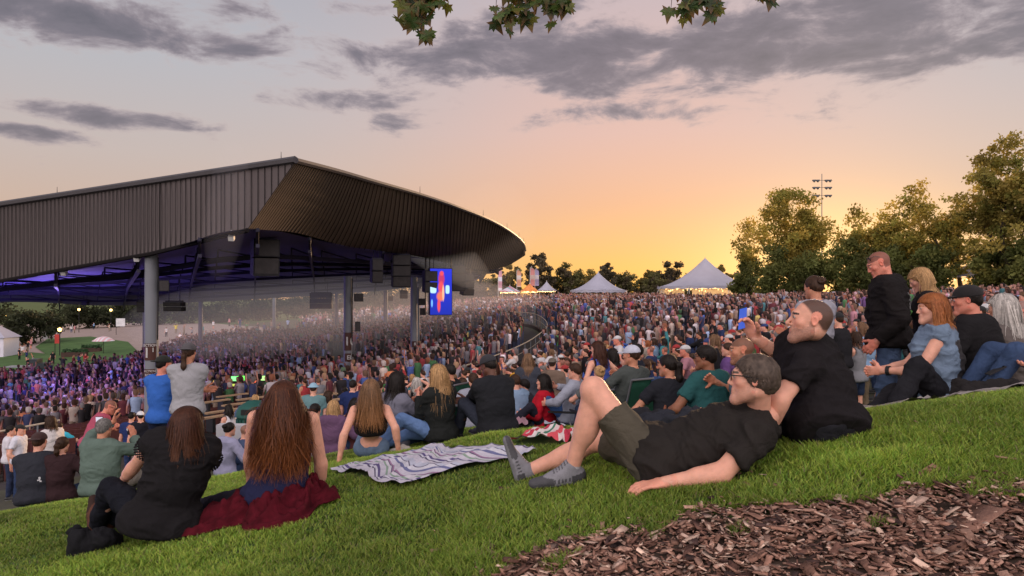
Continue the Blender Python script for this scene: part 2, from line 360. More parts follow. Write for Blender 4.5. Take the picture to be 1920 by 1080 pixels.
# trusses under the deck
def trus(a,b,h,nb=12,r=.07):
    t=MB(); t.tube([a,b],r*1.5,4); t.tube([a-Vector((0,0,h)),b-Vector((0,0,h))],r*1.5,4)
    for k in range(nb):
        p=lerp(a,b,k/nb); q=lerp(a,b,(k+.5)/nb)-Vector((0,0,h)); r_=lerp(a,b,(k+1)/nb)
        t.tube([p,q],r,4,False); t.tube([q,r_],r,4,False)
    return t
for k,(i,h) in enumerate([(4,.8),(10,.8),(16,.8),(22,.85),(28,.85),(33,.85),(38,.9),(43,.9),(48,.9),(53,.9),(58,.9)]):
    a=PV(nearE[i])+Vector((0,0,-.02)); b=PV(farE[i])+Vector((0,0,-.02))
    mid=(a+b)/2+Vector((0,0,.82)); t=trus(a,mid,h*.55,12,.05); t2=trus(mid,b,h*.55,12,.05); t.v+=t2.v; t.f+=[tuple(q+t.n for q in f) for f in t2.f]; t.n+=t2.n
    t.build('truss', m_steel, pav)
for s in (.12,.24,.36,.5,.65,.8):
    pts=[PV(lerp(nearE[i],farE[i],s)+Vector((0,0,.9*math.sin(math.pi*s)-.45))) for i in range(0,60,3)]
    t=MB(); t.tube(pts,.13,4,False)
    up=[p+Vector((0,0,.4)) for p in pts]
    for a,b,c in zip(pts[:-1],up[1:],pts[1:]): t.tube([a,b],.04,3,False); t.tube([b,c],.04,3,False)
    t.build('purlin_truss', m_steel, pav)
# columns
def column(px, py0, py1, Y, w, extras=(), label=None):
    base=at(px,py1,Y); z0=g1(base.x,base.y)-.3; top=at(px,py0,Y); r=w/2/F*Y
    c=MB(); H=top.z-z0; c.lathe([(r*1.15,0),(r*1.15,.25),(r*1.02,.3),(r,H*.5),(r*.95,H+.06)],20,(0,0,0))
    o=c.build('column', m_post, pav, smooth=True, loc=PV((base.x,base.y,z0)))
    if label: o['label']=label
    return o,r,z0,base
m_signbrown=mat('sign_brown',(.055,.018,.012),rough=.5,nvar=.1); m_white=mat('white_lettering',(.75,.74,.72),rough=.5,nvar=.05)
m_spk=mat('speaker_black',(.016,.015,.018),rough=.7,nvar=.2,bump=.4,bscale=120)
m_grille=mat('speaker_grille',(.04,.035,.035),rough=.6,nvar=.3,bump=.6,bscale=300)
def sign_on(col, r, zc, w, h, txts, yaw=0.):
    s=MB(); n=9; rr=r+.02
    rows=[[ (rr*math.sin(a+yaw),-rr*math.cos(a+yaw),zz) for a in np.linspace(-w/rr/2,w/rr/2,n)] for zz in (zc-h/2,zc+h/2)]
    s.grid(rows); sg=s.build('section_sign', m_signbrown, col)
    for t,size,dz,dx in txts:
        me=text_mesh(t,size,m_white,.002); 
        for v in me.vertices:
            a=(v.co.x+dx)/rr+yaw; z=v.co.y; v.co=Vector(((rr+.012)*math.sin(a),-(rr+.012)*math.cos(a),zc+dz+z))
        link('lettering', me, sg)
    return sg
def speaker_box(parent, loc, d, yaw, tilt=0, name='speaker_box'):
    b=MB(); w,dp,h=d; b.box((0,0,0),d); o=b.build(name,m_spk,parent,loc=loc,rot=(tilt,0,yaw))
    g=MB(); g.box((0,-dp/2-.012,0),(w*.9,.02,h*.92)); g.build('grille',m_grille,o)
    k=MB(); k.tube([(0,dp/2,h*.3),(0,dp/2+.25,h*.3)],.03,6); k.build('bracket',m_black,o); return o
c1,r1,z1,b1=column(284,474,825,22.9,24,label='nearest light grey column with the brown section sign')
zc=at(290,663,22).z-z1
sign_on(c1,r1,zc,.46,.56,[('SECTION',.115,.215,.02),('1',.46,-.04,-.06),('1',.2,.06,.13)],yaw=.12)
sign_on(c1,r1,at(290,708,22).z-z1,.40,.40,[('SECTION',.09,.13,.02),('ROW',.12,.0,.02),('A-Z',.10,-.13,.02)],yaw=.12)
speaker_box(c1,(.42,0,at(300,535,22).z-z1),(.30,.3,.36),.5)
cd=MB(); cd.tube([(r1+.04,-.05,at(300,480,22).z-z1),(r1+.05,-.05,at(300,530,22).z-z1),(r1+.03,-.08,at(300,640,22).z-z1)],.02,5); cd.build('conduit',m_black,c1)
c2,r2,z2,b2=column(652,520,735,36,15)
sign_on(c2,r2,at(652,640,36).z-z2,.42,.95,[('10',.62,0,.12)],yaw=.25); sign_on(c2,r2,at(652,670,36).z-z2,.36,.45,[('EL',.3,0,.1)],yaw=.25)
speaker_box(c2,(.6,-.1,at(660,558,36).z-z2),(.45,.4,.42),.3); speaker_box(c2,(.55,-.1,at(660,612,36).z-z2),(.25,.3,.5),.3)
cd=MB(); cd.tube([(r2+.05,-.1,at(0,522,36).z-z2),(r2+.04,-.1,at(0,640,36).z-z2)],.03,5); cd.build('conduit',m_black,c2)
c3,r3,z3,b3=column(776,522,712,41,13)
sign_on(c3,r3,at(776,645,41).z-z3,.30,.36,[('R',.25,0,.05)],yaw=.25)
speaker_box(c3,(.5,-.2,at(0,566,41).z-z3),(.35,.3,.4),.3); speaker_box(c3,(.58,-.2,at(0,584,41).z-z3),(.35,.3,.42),.3)
column(784,540,706,46,6)
c=column(723,546,664,72,8)[0]; speaker_box(c,(.55,-.1,4.6),(.45,.4,.5),.3)
c=column(631,550,654,77,7)[0]; speaker_box(c,(.5,-.1,4.4),(.45,.4,.5),.3)
column(514,556,646,85,6); column(376,566,640,75,8); column(270,566,640,72,5)
# eave floodlights and lightning rods
m_lamp=mat('lamp_housing',(.6,.6,.58),rough=.4,nvar=.05)
for px,py,Y in [(434,438,20.3),(257,478,22.8),(120,505,24.6)]:
    f=MB(); f.box((0,0,-.12),(.16,.2,.14),rot=(.5,0,.2)); f.tube([(0,0,.1),(0,0,-.08)],.02,5); f.build('floodlight',m_lamp,pav,loc=PV(at(px,py,Y)))
for P,ts in ((topL,(.02,.36,.62,.83)),(topR,(.30,.55,.72,.86,.94,.985))):
    for t in ts:
        p=along(P,t); q=MB(); q.tube([(0,0,0),(0,0,.26+p.y*.004)],[.016,.006],5); q.build('lightning_rod',m_black,pav,loc=PV(p))
# hanging speaker clusters, top-level: they hang from the roof
def hang(label, px, py0, py1, Y, wpx, yaw, panels=1, depth=.6, tilt=0., group='speaker clusters hanging under the pavilion roof'):
    p=at(px,py0,Y); w=wpx/F*Y; h=(py1-py0)/F*Y
    t=thing('hanging_speaker',label,'speaker',p,yaw,group)
    n=max(2,int(h/.45))
    for k in range(n):
        b=MB(); b.box((0,depth*.1*math.sin(k/n*1.5),-(k+.5)*h/n),(w,depth,h/n-.02),rot=(tilt*k/n,0,0)); cb=b.build('cabinet',m_spk,t)
        g=MB(); g.box((0,-depth/2-.01+depth*.1*math.sin(k/n*1.5),-(k+.5)*h/n),(w*.9,.02,h/n-.08),rot=(tilt*k/n,0,0)); g.build('grille',m_grille,cb)
    r=MB(); r.box((0,0,.03),(w*.9,depth*.5,.06)); r.tube([(-w*.3,0,0),(-w*.3,0,1.)],.02,4); r.tube([(w*.3,0,0),(w*.3,0,1.)],.02,4); r.build('rigging_frame',m_steel,t); return t
hang('tall brown speaker stack hanging nearest the roof corner',497,450,516,24,46,.5,depth=.8,tilt=.3)
hang('speaker stack with pale grille right of the second column top',706,486,530,33,20,.4,tilt=.3)
hang('wide dark speaker stack left of the third column top',752,478,538,36,34,.3,tilt=.25)
hang('square speaker panel hanging low over the far lawn left of the second column',602,549,579,60,40,.1,depth=.5)
hang('small speaker stack above the far crowd between the second and third columns',757,545,560,62,13,.3)
hang('black monitor speaker left of the nearest column top',267,565,586,30,14,.1,depth=.4)
hang('black speaker right of the nearest column, under the beam',327,566,584,30,34,0.,depth=.4)
hang('dark speaker stack just left of the video screen',806,508,548,40,24,.4,tilt=.3)
hang('dark speaker stack just right of the video screen',858,498,545,44,26,.4,tilt=.3)
hang('rightmost speaker stack under the tip of the roof',876,515,553,46,22,.5,tilt=.3)
hang('small black speaker under the far eave at left',160,566,572,60,10,0.,depth=.4)
# the video screen
sp=at(827,547,40); sw=38/F*40*1.12; sh=86/F*40
scr=thing('video_screen','lit blue video screen with a red singer hanging under the roof edge','screen',sp,R(25))
def screen_mat():
    m=bpy.data.materials.new('screen_picture'); nt=nodes_of(m); L=nt.links.new; out=N(nt,'ShaderNodeOutputMaterial'); em=N(nt,'ShaderNodeEmission'); tc=N(nt,'ShaderNodeTexCoord'); s=N(nt,'ShaderNodeSeparateXYZ'); L(tc.outputs['Object'],s.inputs[0]); X,Z=s.outputs[0],s.outputs[2]
    c=mixc(nt,Mth(nt,'MULTIPLY_ADD',Z,.35,.5,clamp=True),(.02,.035,.42),(.035,.05,.75))
    def blob(x,z,rx,rz,c,colr,hard=4.):
        dx=Mth(nt,'DIVIDE',Mth(nt,'SUBTRACT',X,x),rx); dz=Mth(nt,'DIVIDE',Mth(nt,'SUBTRACT',Z,z),rz)
        q=Mth(nt,'ADD',Mth(nt,'POWER',Mth(nt,'ABSOLUTE',dx),hard),Mth(nt,'POWER',Mth(nt,'ABSOLUTE',dz),hard)); f=Mth(nt,'SUBTRACT',1.6,q,clamp=True)
        return mixc(nt,f,c,colr)
    w,h=sw,sh
    c=blob(-w*.36,h*.06,w*.14,h*.09,c,(.55,.85,1.)); c=blob(w*.3,h*.05,w*.09,h*.09,c,(.5,.85,1.)); c=blob(-w*.42,-h*.25,w*.04,h*.08,c,(.2,.5,1.),2.)
    red=(.85,.09,.12); c=blob(.02*w,.28*h,w*.13,h*.13,c,(.55,.05,.15),2.); c=blob(.03*w,.40*h,w*.09,h*.05,c,red,2.); c=blob(0,.10*h,w*.12,h*.12,c,red,2.); c=blob(-.03*w,-.10*h,w*.16,h*.10,c,(.9,.2,.12),2.); c=blob(-.10*w,-.30*h,w*.07,h*.13,c,red,2.); c=blob(.10*w,-.03*h,w*.05,h*.16,c,(1.,.5,.3),2.)
    L(c,em.inputs[0]); em.inputs[1].default_value=1.15; L(em.outputs[0],out.inputs[0]); return m
b=MB(); b.box((0,.12,0),(sw+.08,.2,sh+.08)); b.build('screen_frame',m_black,scr)
b=MB(); b.quad((-sw/2,0,-sh/2),(sw/2,0,-sh/2),(sw/2,0,sh/2),(-sw/2,0,sh/2)); b.build('display',screen_mat(),scr)
b=MB(); b.tube([(-sw/2-.25,.1,sh/2+1.0),(-sw/2-.25,.1,-sh/2)],.04,5); b.tube([(sw/2,.1,sh/2),(sw/2,.1,sh/2+1)],.03,4); b.tube([(-sw/2,.1,sh/2),(-sw/2,.1,sh/2+1)],.03,4); b.tube([(-sw/2-.25,.1,-sh/2+.1),(-sw/2,.1,-sh/2+.1)],.03,4); b.build('rigging',m_black,scr)
# ---------------------------------------------------------------- surfaces grown from rounded bones (signed distance, one skin)
def _hash(ix,iy,iz,s):
    h = (ix*374761393 + iy*668265263 + iz*2147483647 + s*974634777) & 0xffffffff
    h = ((h ^ (h>>13))*1274126177) & 0xffffffff
    return ((h ^ (h>>16)) & 0xffff)/65535.
def vnoise(P, s=0):
    I=np.floor(P).astype(np.int64); f=P-I; f=f*f*(3-2*f); o=0
    for a in (0,1):
        wx=f[:,0] if a else 1-f[:,0]
        for b in (0,1):
            wy=f[:,1] if b else 1-f[:,1]
            for c in (0,1):
                wz=f[:,2] if c else 1-f[:,2]; o=o+wx*wy*wz*_hash(I[:,0]+a,I[:,1]+b,I[:,2]+c,s)
    return o
def V3(*a): return np.array(a if len(a)>1 else a[0], float)
def nrm(v): v=np.asarray(v,float); return v/max(1e-9,np.linalg.norm(v))
class SDF:
    def __init__(s): s.p=[]
    def cap(s,a,b,ra,rb=None,k=.02,fl=None,fs=1.,clip=None,sub=False):
        """rounded bone a-b; fl/fs flattens it along a direction; clip=(point,normal) ends it square"""
        s.p.append(('c',V3(a),V3(b),ra,ra if rb is None else rb,k,None if fl is None else nrm(fl),fs,clip,sub)); return s
    def ell(s,c,r,M=None,k=.02,clip=None,sub=False):
        s.p.append(('e',V3(c),V3(r),np.eye(3) if M is None else np.asarray(M,float),0,k,None,1.,clip,sub)); return s
    def mesh(s, vox, clips=(), noise=None):
        lo=[];hi=[]
        for q in s.p:
            if q[0]=='c':
                r=max(q[3],q[4]); m0=np.minimum(q[1],q[2])-r; m1=np.maximum(q[1],q[2])+r
            else: r=q[2].max(); m0=q[1]-r; m1=q[1]+r
            lo.append(m0-q[5]-2*vox); hi.append(m1+q[5]+2*vox)
        A=np.min([l for l,q in zip(lo,s.p) if not q[9]],0); B=np.max([h for h,q in zip(hi,s.p) if not q[9]],0)
        n=np.maximum(np.ceil((B-A)/vox).astype(int)+1,3); D=np.full(n,1.,np.float32)
        for q,l,h in zip(s.p,lo,hi):
            i0=np.clip(np.floor((l-A)/vox).astype(int),0,n-1); i1=np.clip(np.ceil((h-A)/vox).astype(int)+1,1,n)
            if (i1<=i0).any(): continue
            ax=[A[j]+vox*np.arange(i0[j],i1[j]) for j in range(3)]
            X=ax[0][:,None,None]; Y=ax[1][None,:,None]; Z=ax[2][None,None,:]
            if q[0]=='c':
                a,b,ra,rb=q[1],q[2],q[3],q[4]; d=b-a; L2=max(d@d,1e-8)
                px,py,pz=X-a[0],Y-a[1],Z-a[2]
                t=np.clip((px*d[0]+py*d[1]+pz*d[2])/L2,0,1)
                ex,ey,ez=px-t*d[0],py-t*d[1],pz-t*d[2]
                if q[6] is not None:
                    f=q[6]; m=(ex*f[0]+ey*f[1]+ez*f[2])*(1/q[7]-1); ex=ex+m*f[0]; ey=ey+m*f[1]; ez=ez+m*f[2]
                v=np.sqrt(ex*ex+ey*ey+ez*ez)-(ra+(rb-ra)*t)
            else:
                c,r,M=q[1],q[2],q[3]; px,py,pz=X-c[0],Y-c[1],Z-c[2]
                g=[(px*M[j][0]+py*M[j][1]+pz*M[j][2]) for j in range(3)]
                k0=np.sqrt(sum((g[j]/r[j])**2 for j in range(3))); k1=np.sqrt(sum((g[j]/r[j]**2)**2 for j in range(3)))
                v=k0*(k0-1)/np.maximum(k1,1e-6)
            if q[8] is not None:
                for cp,cn in (q[8] if isinstance(q[8],list) else [q[8]]):
                    cn=nrm(cn); v=np.maximum(v,(X-cp[0])*cn[0]+(Y-cp[1])*cn[1]+(Z-cp[2])*cn[2])
            sl=tuple(slice(a_,b_) for a_,b_ in zip(i0,i1)); O=D[sl]; k=q[5]
            if q[9]: v=-v; hh=np.maximum(k-np.abs(O-v),0)/k; D[sl]=np.maximum(O,v)+hh*hh*k/4
            else: hh=np.maximum(k-np.abs(O-v),0)/k; D[sl]=np.minimum(O,v)-hh*hh*k/4
        for cp,cn in clips:
            cn=nrm(cn); ax=[A[j]+vox*np.arange(n[j]) for j in range(3)]
            D=np.maximum(D,(ax[0][:,None,None]-cp[0])*cn[0]+(ax[1][None,:,None]-cp[1])*cn[1]+(ax[2][None,None,:]-cp[2])*cn[2])
        D[0]=D[-1]=1; D[:,0]=D[:,-1]=1; D[:,:,0]=D[:,:,-1]=1
        return nets(D.astype(np.float32),A,vox)
def nets(D,A,vox):
    S=D<0; n=D.shape
    c=np.zeros(tuple(m-1 for m in n),np.int8)
    for a in (0,1):
        for b in (0,1):
            for e in (0,1): c+=S[a:n[0]-1+a,b:n[1]-1+b,e:n[2]-1+e]
    act=np.argwhere((c>0)&(c<8)); idx=np.full(c.shape,-1,np.int64); idx[tuple(act.T)]=np.arange(len(act))
    acc=np.zeros((len(act),3)); cnt=np.zeros(len(act))
    i,j,k=act.T
    val={(a,b,e):D[i+a,j+b,k+e] for a in(0,1) for b in(0,1) for e in(0,1)}
    for ax in range(3):
        for u in (0,1):
            for v in (0,1):
                o=[0,0,0]; oth=[x for x in range(3) if x!=ax]; o[oth[0]]=u; o[oth[1]]=v; p=list(o); p[ax]=1
                d0=val[tuple(o)]; d1=val[tuple(p)]; m=(d0<0)!=(d1<0); t=np.where(m,d0/np.where(m,d0-d1,1),0)
                pos=np.tile(np.array(o,float),(len(act),1)); pos[:,ax]=t; acc+=pos*m[:,None]; cnt+=m
    V=A+vox*(act+acc/cnt[:,None]); Fs=[]
    for ax in range(3):
        o=[x for x in range(3) if x!=ax]
        a=[slice(1,-1)]*3; a[ax]=slice(0,-1); b=[slice(1,-1)]*3; b[ax]=slice(1,None)
        s0=S[tuple(a)]; s1=S[tuple(b)]; w=np.argwhere(s0!=s1); 
        if not len(w): continue
        fl=s0[tuple(w.T)]; g=w.copy(); g[:,o[0]]+=1; g[:,o[1]]+=1
        def cell(u,v):
            q=g.copy(); q[:,o[0]]-=u; q[:,o[1]]-=v; return idx[q[:,0],q[:,1],q[:,2]]
        Q=np.stack([cell(1,1),cell(0,1),cell(0,0),cell(1,0)],-1)
        if ax==1: fl=~fl
        Q[~fl]=Q[~fl][:,::-1]; Fs.append(Q)
    return V,np.concatenate(Fs)
def vnormals(V,Fq):
    n=np.cross(V[Fq[:,2]]-V[Fq[:,0]],V[Fq[:,3]]-V[Fq[:,1]]); o=np.zeros_like(V)
    for j in range(4): np.add.at(o,Fq[:,j],n)
    return o/np.maximum(np.linalg.norm(o,axis=1,keepdims=True),1e-12)
def folds(V,Fq,amp,scale=9.,seed=0,axis=None,stretch=2.5):
    N_=vnormals(V,Fq); P=V*scale
    if axis is not None:
        a=nrm(axis); P=P+np.outer((V@a)*scale*(stretch-1),a)
    w=np.stack([vnoise(P*.6+9,seed+1),vnoise(P*.6+31,seed+2),vnoise(P*.6+57,seed+3)],-1)*1.6
    r=1-np.abs(2*vnoise(P+w,seed)-1); r2=1-np.abs(2*vnoise(P*2.1+w*1.4+5,seed+7)-1)
    return V+N_*(amp*((r**2-.35)+.35*(r2**2-.35)))[:,None]
# ---------------------------------------------------------------- skeleton
def ik(a,b,l1,l2,pole):
    d=b-a; L=np.linalg.norm(d); 
    if L>(l1+l2)*.998: b=a+d/L*(l1+l2)*.998; d=b-a; L=np.linalg.norm(d)
    L=max(L,abs(l1-l2)+.02); x=(l1*l1-l2*l2+L*L)/(2*L); h=math.sqrt(max(l1*l1-x*x,0)); u=nrm(d); p=np.asarray(pole,float)-np.dot(pole,u)*u; p=nrm(p)
    return a+u*x+p*h, b
def rotm(yaw,pitch=0,roll=0): return np.array((Matrix.Rotation(yaw,3,'Z')@Matrix.Rotation(pitch,3,'X')@Matrix.Rotation(roll,3,'Y')))
def skeleton(H, pel, torso, fwd, wr, an, ep=None, kp=None, hd=None, hup=None, twist=None, shr=0., female=False, slouch=.03):
    """all in metres: pelvis centre, direction of the spine, facing, wrist and ankle targets (right, left)"""
    up=nrm(torso); f=nrm(np.asarray(fwd,float)-np.dot(fwd,up)*up); r=np.cross(f,up)
    ft=f if twist is None else nrm(np.asarray(twist,float)-np.dot(twist,up)*up); rt=np.cross(ft,up)
    k={'H':H,'pel':V3(pel),'up':up,'f':f,'r':r,'ft':ft,'rt':rt,'female':female}
    hf=nrm(ft if hd is None else hd); hu=V3(0,0,1) if hup is None else nrm(hup); hu=nrm(hu-np.dot(hu,hf)*hf)
    k['mid']=k['pel']+up*.14*H-ft*slouch; k['neck']=k['pel']+up*.295*H-ft*slouch*.6; k['chest']=k['pel']+up*.225*H-ft*slouch*.5
    k['hf']=hf; k['hu']=hu; k['hs']=np.cross(hf,hu); k['head']=k['neck']+(up*.45+hu*.55)*.094*H+hf*.012*H
    sw=(.094 if female else .107)*H
    for s,nm in ((1,'R'),(-1,'L')):
        sh=k['neck']-up*.028*H+rt*sw*s*1.0+up*shr; k['sh'+nm]=sh
        e,w=ik(sh,V3(wr[0 if s>0 else 1]),.175*H,.150*H,(ep[0 if s>0 else 1] if ep else (-ft*1.-up*.6+rt*s*.5)))
        k['el'+nm]=e; k['wr'+nm]=w
        hp=k['pel']+r*s*.053*H; k['hp'+nm]=hp
        kn,a=ik(hp,V3(an[0 if s>0 else 1]),.245*H,.240*H,(kp[0 if s>0 else 1] if kp else V3(0,0,1)+f*.5))
        k['kn'+nm]=kn; k['an'+nm]=a
    return k
def torso_prims(S,k,fat=1.,inf=0.,kk=.05,breast=True):
    H=k['H']; up,f,r,ft,rt=k['up'],k['f'],k['r'],k['ft'],k['rt']; fm=k['female']
    M=np.stack([rt,ft,up]); Mp=np.stack([r,f,up])
    w=.095*H if not fm else .090*H
    S.ell(k['pel']+up*.01,( (.102 if fm else .095)*H*fat**.5+inf,.070*H*fat**.5+inf,.075*H+inf),Mp,kk)
    S.ell(k['mid']+ft*.01*(fat-.9),((.080 if not fm else .074)*H*fat+inf,.058*H*fat+inf,.085*H+inf),M,kk)
    S.ell(k['chest'],(w*(.9+.12*fat)+inf,.064*H*fat**.5+inf,.085*H+inf),M,kk)
    S.cap(k['shR']-rt*.03-up*.012*H,k['shL']+rt*.03-up*.012*H,.030*H+inf*.7,None,kk,fl=up,fs=1.)
    S.cap(k['neck']-up*.01,k['shR']*.65+k['neck']*.35-up*.005,.030*H+inf*.5,.030*H+inf,kk)
    S.cap(k['neck']-up*.01,k['shL']*.65+k['neck']*.35-up*.005,.030*H+inf*.5,.030*H+inf,kk)
    if fat>1.1: S.ell(k['mid']+ft*.05*(fat)-up*.03,(.075*H*fat+inf,.05*H*fat+inf,.075*H+inf),M,kk)
    if fm and breast:
        for s in (1,-1): S.ell(k['chest']+ft*.055*H+rt*s*.042*H-up*.02,(.036*H+inf,.032*H+inf,.036*H+inf),M,.03)
def hand_prims(S,w,d,n,side,curl=.35,sc=1.,spread=.12,thumb=.6,lod=2,kk=.008):
    """w wrist, d hand direction, n palm normal (fingers curl towards it), side: unit vector towards the thumb"""
    d=nrm(d); n=nrm(np.asarray(n,float)-np.dot(n,d)*d); t=nrm(np.asarray(side,float)-np.dot(side,d)*d-np.dot(side,n)*n)
    S.cap(w,w+d*.035*sc,.026*sc,.030*sc,.015,fl=n,fs=.62); S.cap(w+d*.035*sc+t*.012*sc,w+d*.078*sc+t*.014*sc,.026*sc,.022*sc,.015,fl=n,fs=.5); S.cap(w+d*.035*sc-t*.012*sc,w+d*.074*sc-t*.017*sc,.026*sc,.020*sc,.015,fl=n,fs=.5)
    for i,(o,L) in enumerate(((.031,.070),(.010,.080),(-.011,.074),(-.031,.058))):
        p=w+(d*(.088-.004*abs(i-1))+t*o)*sc; dd=nrm(d+t*o*spread*14*.3); a=0
        for j,(fr,ra,rb) in enumerate(((.45,.0095,.0088),(.3,.0088,.0080),(.25,.0080,.0066))):
            c=curl[i] if hasattr(curl,'__len__') else curl
            a+=c*(1.0 if j else .8)*(1+.08*i); v=dd*math.cos(a)+n*math.sin(a); q=p+v*L*fr*sc; S.cap(p,q,ra*sc,rb*sc,kk); p=q
    p=w+(d*.022+t*.020)*sc; v=nrm(d*(1-thumb)+t*thumb+n*.35); q=p+v*.045*sc; S.cap(p,q,.017*sc,.012*sc,.015); v2=nrm(v+d*.5+n*.2); q2=q+v2*.032*sc; S.cap(q,q2,.0115*sc,.0105*sc,.01); S.cap(q2,q2+nrm(v2+d*.2)*.024*sc,.0105*sc,.008*sc,.008)
def head_prims(S,k,sc=1.,nose=1.,lod=2,chub=1.):
    c,f,u,s=k['head'],k['hf'],k['hu'],k['hs']; M=np.stack([s,f,u]); sc=sc*k['H']/1.75*(.915 if not k['female'] else .895)
    P=lambda x,y,z: c+(s*x+f*y+u*z)*sc
    e=lambda x,y,z,r,kk=.02,**q: S.ell(P(x,y,z),V3(r)*sc,M,kk,**q)
    e(0,-.012,.028,(.077,.098,.089)); e(0,.035,-.03,(.060*chub,.062,.080),.03)
    for q in (1,-1):
        S.cap(P(q*.050*chub,.0,-.058),P(q*.014,.074,-.098),.022*sc,.017*sc,.035)
        e(q*.047,.060,-.014,(.018,.020,.018),.02)
        e(q*.0790,-.004,.000,(.008,.016,.027),.006); e(q*.083,-.002,.004,(.006,.010,.018),.004,sub=True)
        e(q*.031,.097,.014,(.017,.012,.011),.012,sub=True); e(q*.031,.083,.013,(.0135,.0135,.0115),.004)
        e(q*.0115,.100,-.028,(.0075,.010,.007),.006)
    S.cap(P(0,.092,.020),P(0,.112*nose,-.022),.0075*sc,.0095*sc,.008)
    S.cap(P(-.032,.085,.033),P(.032,.085,.033),.011*sc,None,.02); e(0,.084,-.104,(.020,.018,.018),.03)
    S.cap(P(-.020,.092,-.052),P(.020,.092,-.052),.0075*sc,None,.010); S.cap(P(-.017,.091,-.065),P(.017,.091,-.065),.0085*sc,None,.010); S.cap(P(-.02,.104,-.058),P(.02,.104,-.058),.0022*sc,None,.003,sub=True)
    nk=k['neck']-k['up']*.02; S.cap(P(0,-.028,-.045),nk,.052*sc,.058*sc if not k['female'] else .050*sc,.03)
    return P,sc
SKIN={'fair':srgb(214,158,134),'tan':srgb(190,132,104),'ruddy':srgb(208,134,112),'brown':srgb(140,92,68),'dark':srgb(95,62,48)}
m_skin=mat('skin',attr='Col',rough=.5,nscale=26,nvar=.16,bump=.35,bscale=220,spec=.35); 
_p=m_skin.node_tree.nodes
for _q in _p:
    if _q.type=='BSDF_PRINCIPLED': _q.inputs['Subsurface Weight'].default_value=.12; _q.inputs['Subsurface Radius'].default_value=(.02,.008,.004); _q.inputs['Subsurface Scale'].default_value=.4
m_hair=mat('hair',attr='Col',rough=.5,nscale=60,nvar=.3,spec=.22,transl=.15)
m_hat=mat('hat_cloth',objcol=True,rough=.9,nscale=20,nvar=.15,bump=.4,bscale=400,fuzz=.04)
m_cloth=mat('knit_cloth',objcol=True,rough=.92,nscale=5,nvar=.14,bump=.35,bscale=260,spec=.12,wrinkle=.6,wscale=6)
m_denim=mat('denim',objcol=True,rough=.95,nscale=7,nvar=.3,bump=.5,bscale=300,spec=.12,wrinkle=.6,wscale=9)
m_shoe=mat('shoe',attr='Col',rough=.7,nscale=30,nvar=.2,bump=.4,bscale=150)
m_sock=mat('sock_knit',objcol=True,rough=.95,nscale=90,nvar=.15,bump=.7,bscale=200)
m_glass=mat('dark_lens',(.01,.01,.012),rough=.15,nvar=0.,spec=.6)
HAIR={'dark':(.013,.009,.007),'brown':(.045,.022,.012),'auburn':(.050,.017,.009),'blond':(.42,.25,.11),'grey':(.16,.15,.14),'red':(.28,.09,.03),'silver':(.45,.42,.38),'greybrown':(.075,.055,.042),'sandy':(.17,.095,.05)}
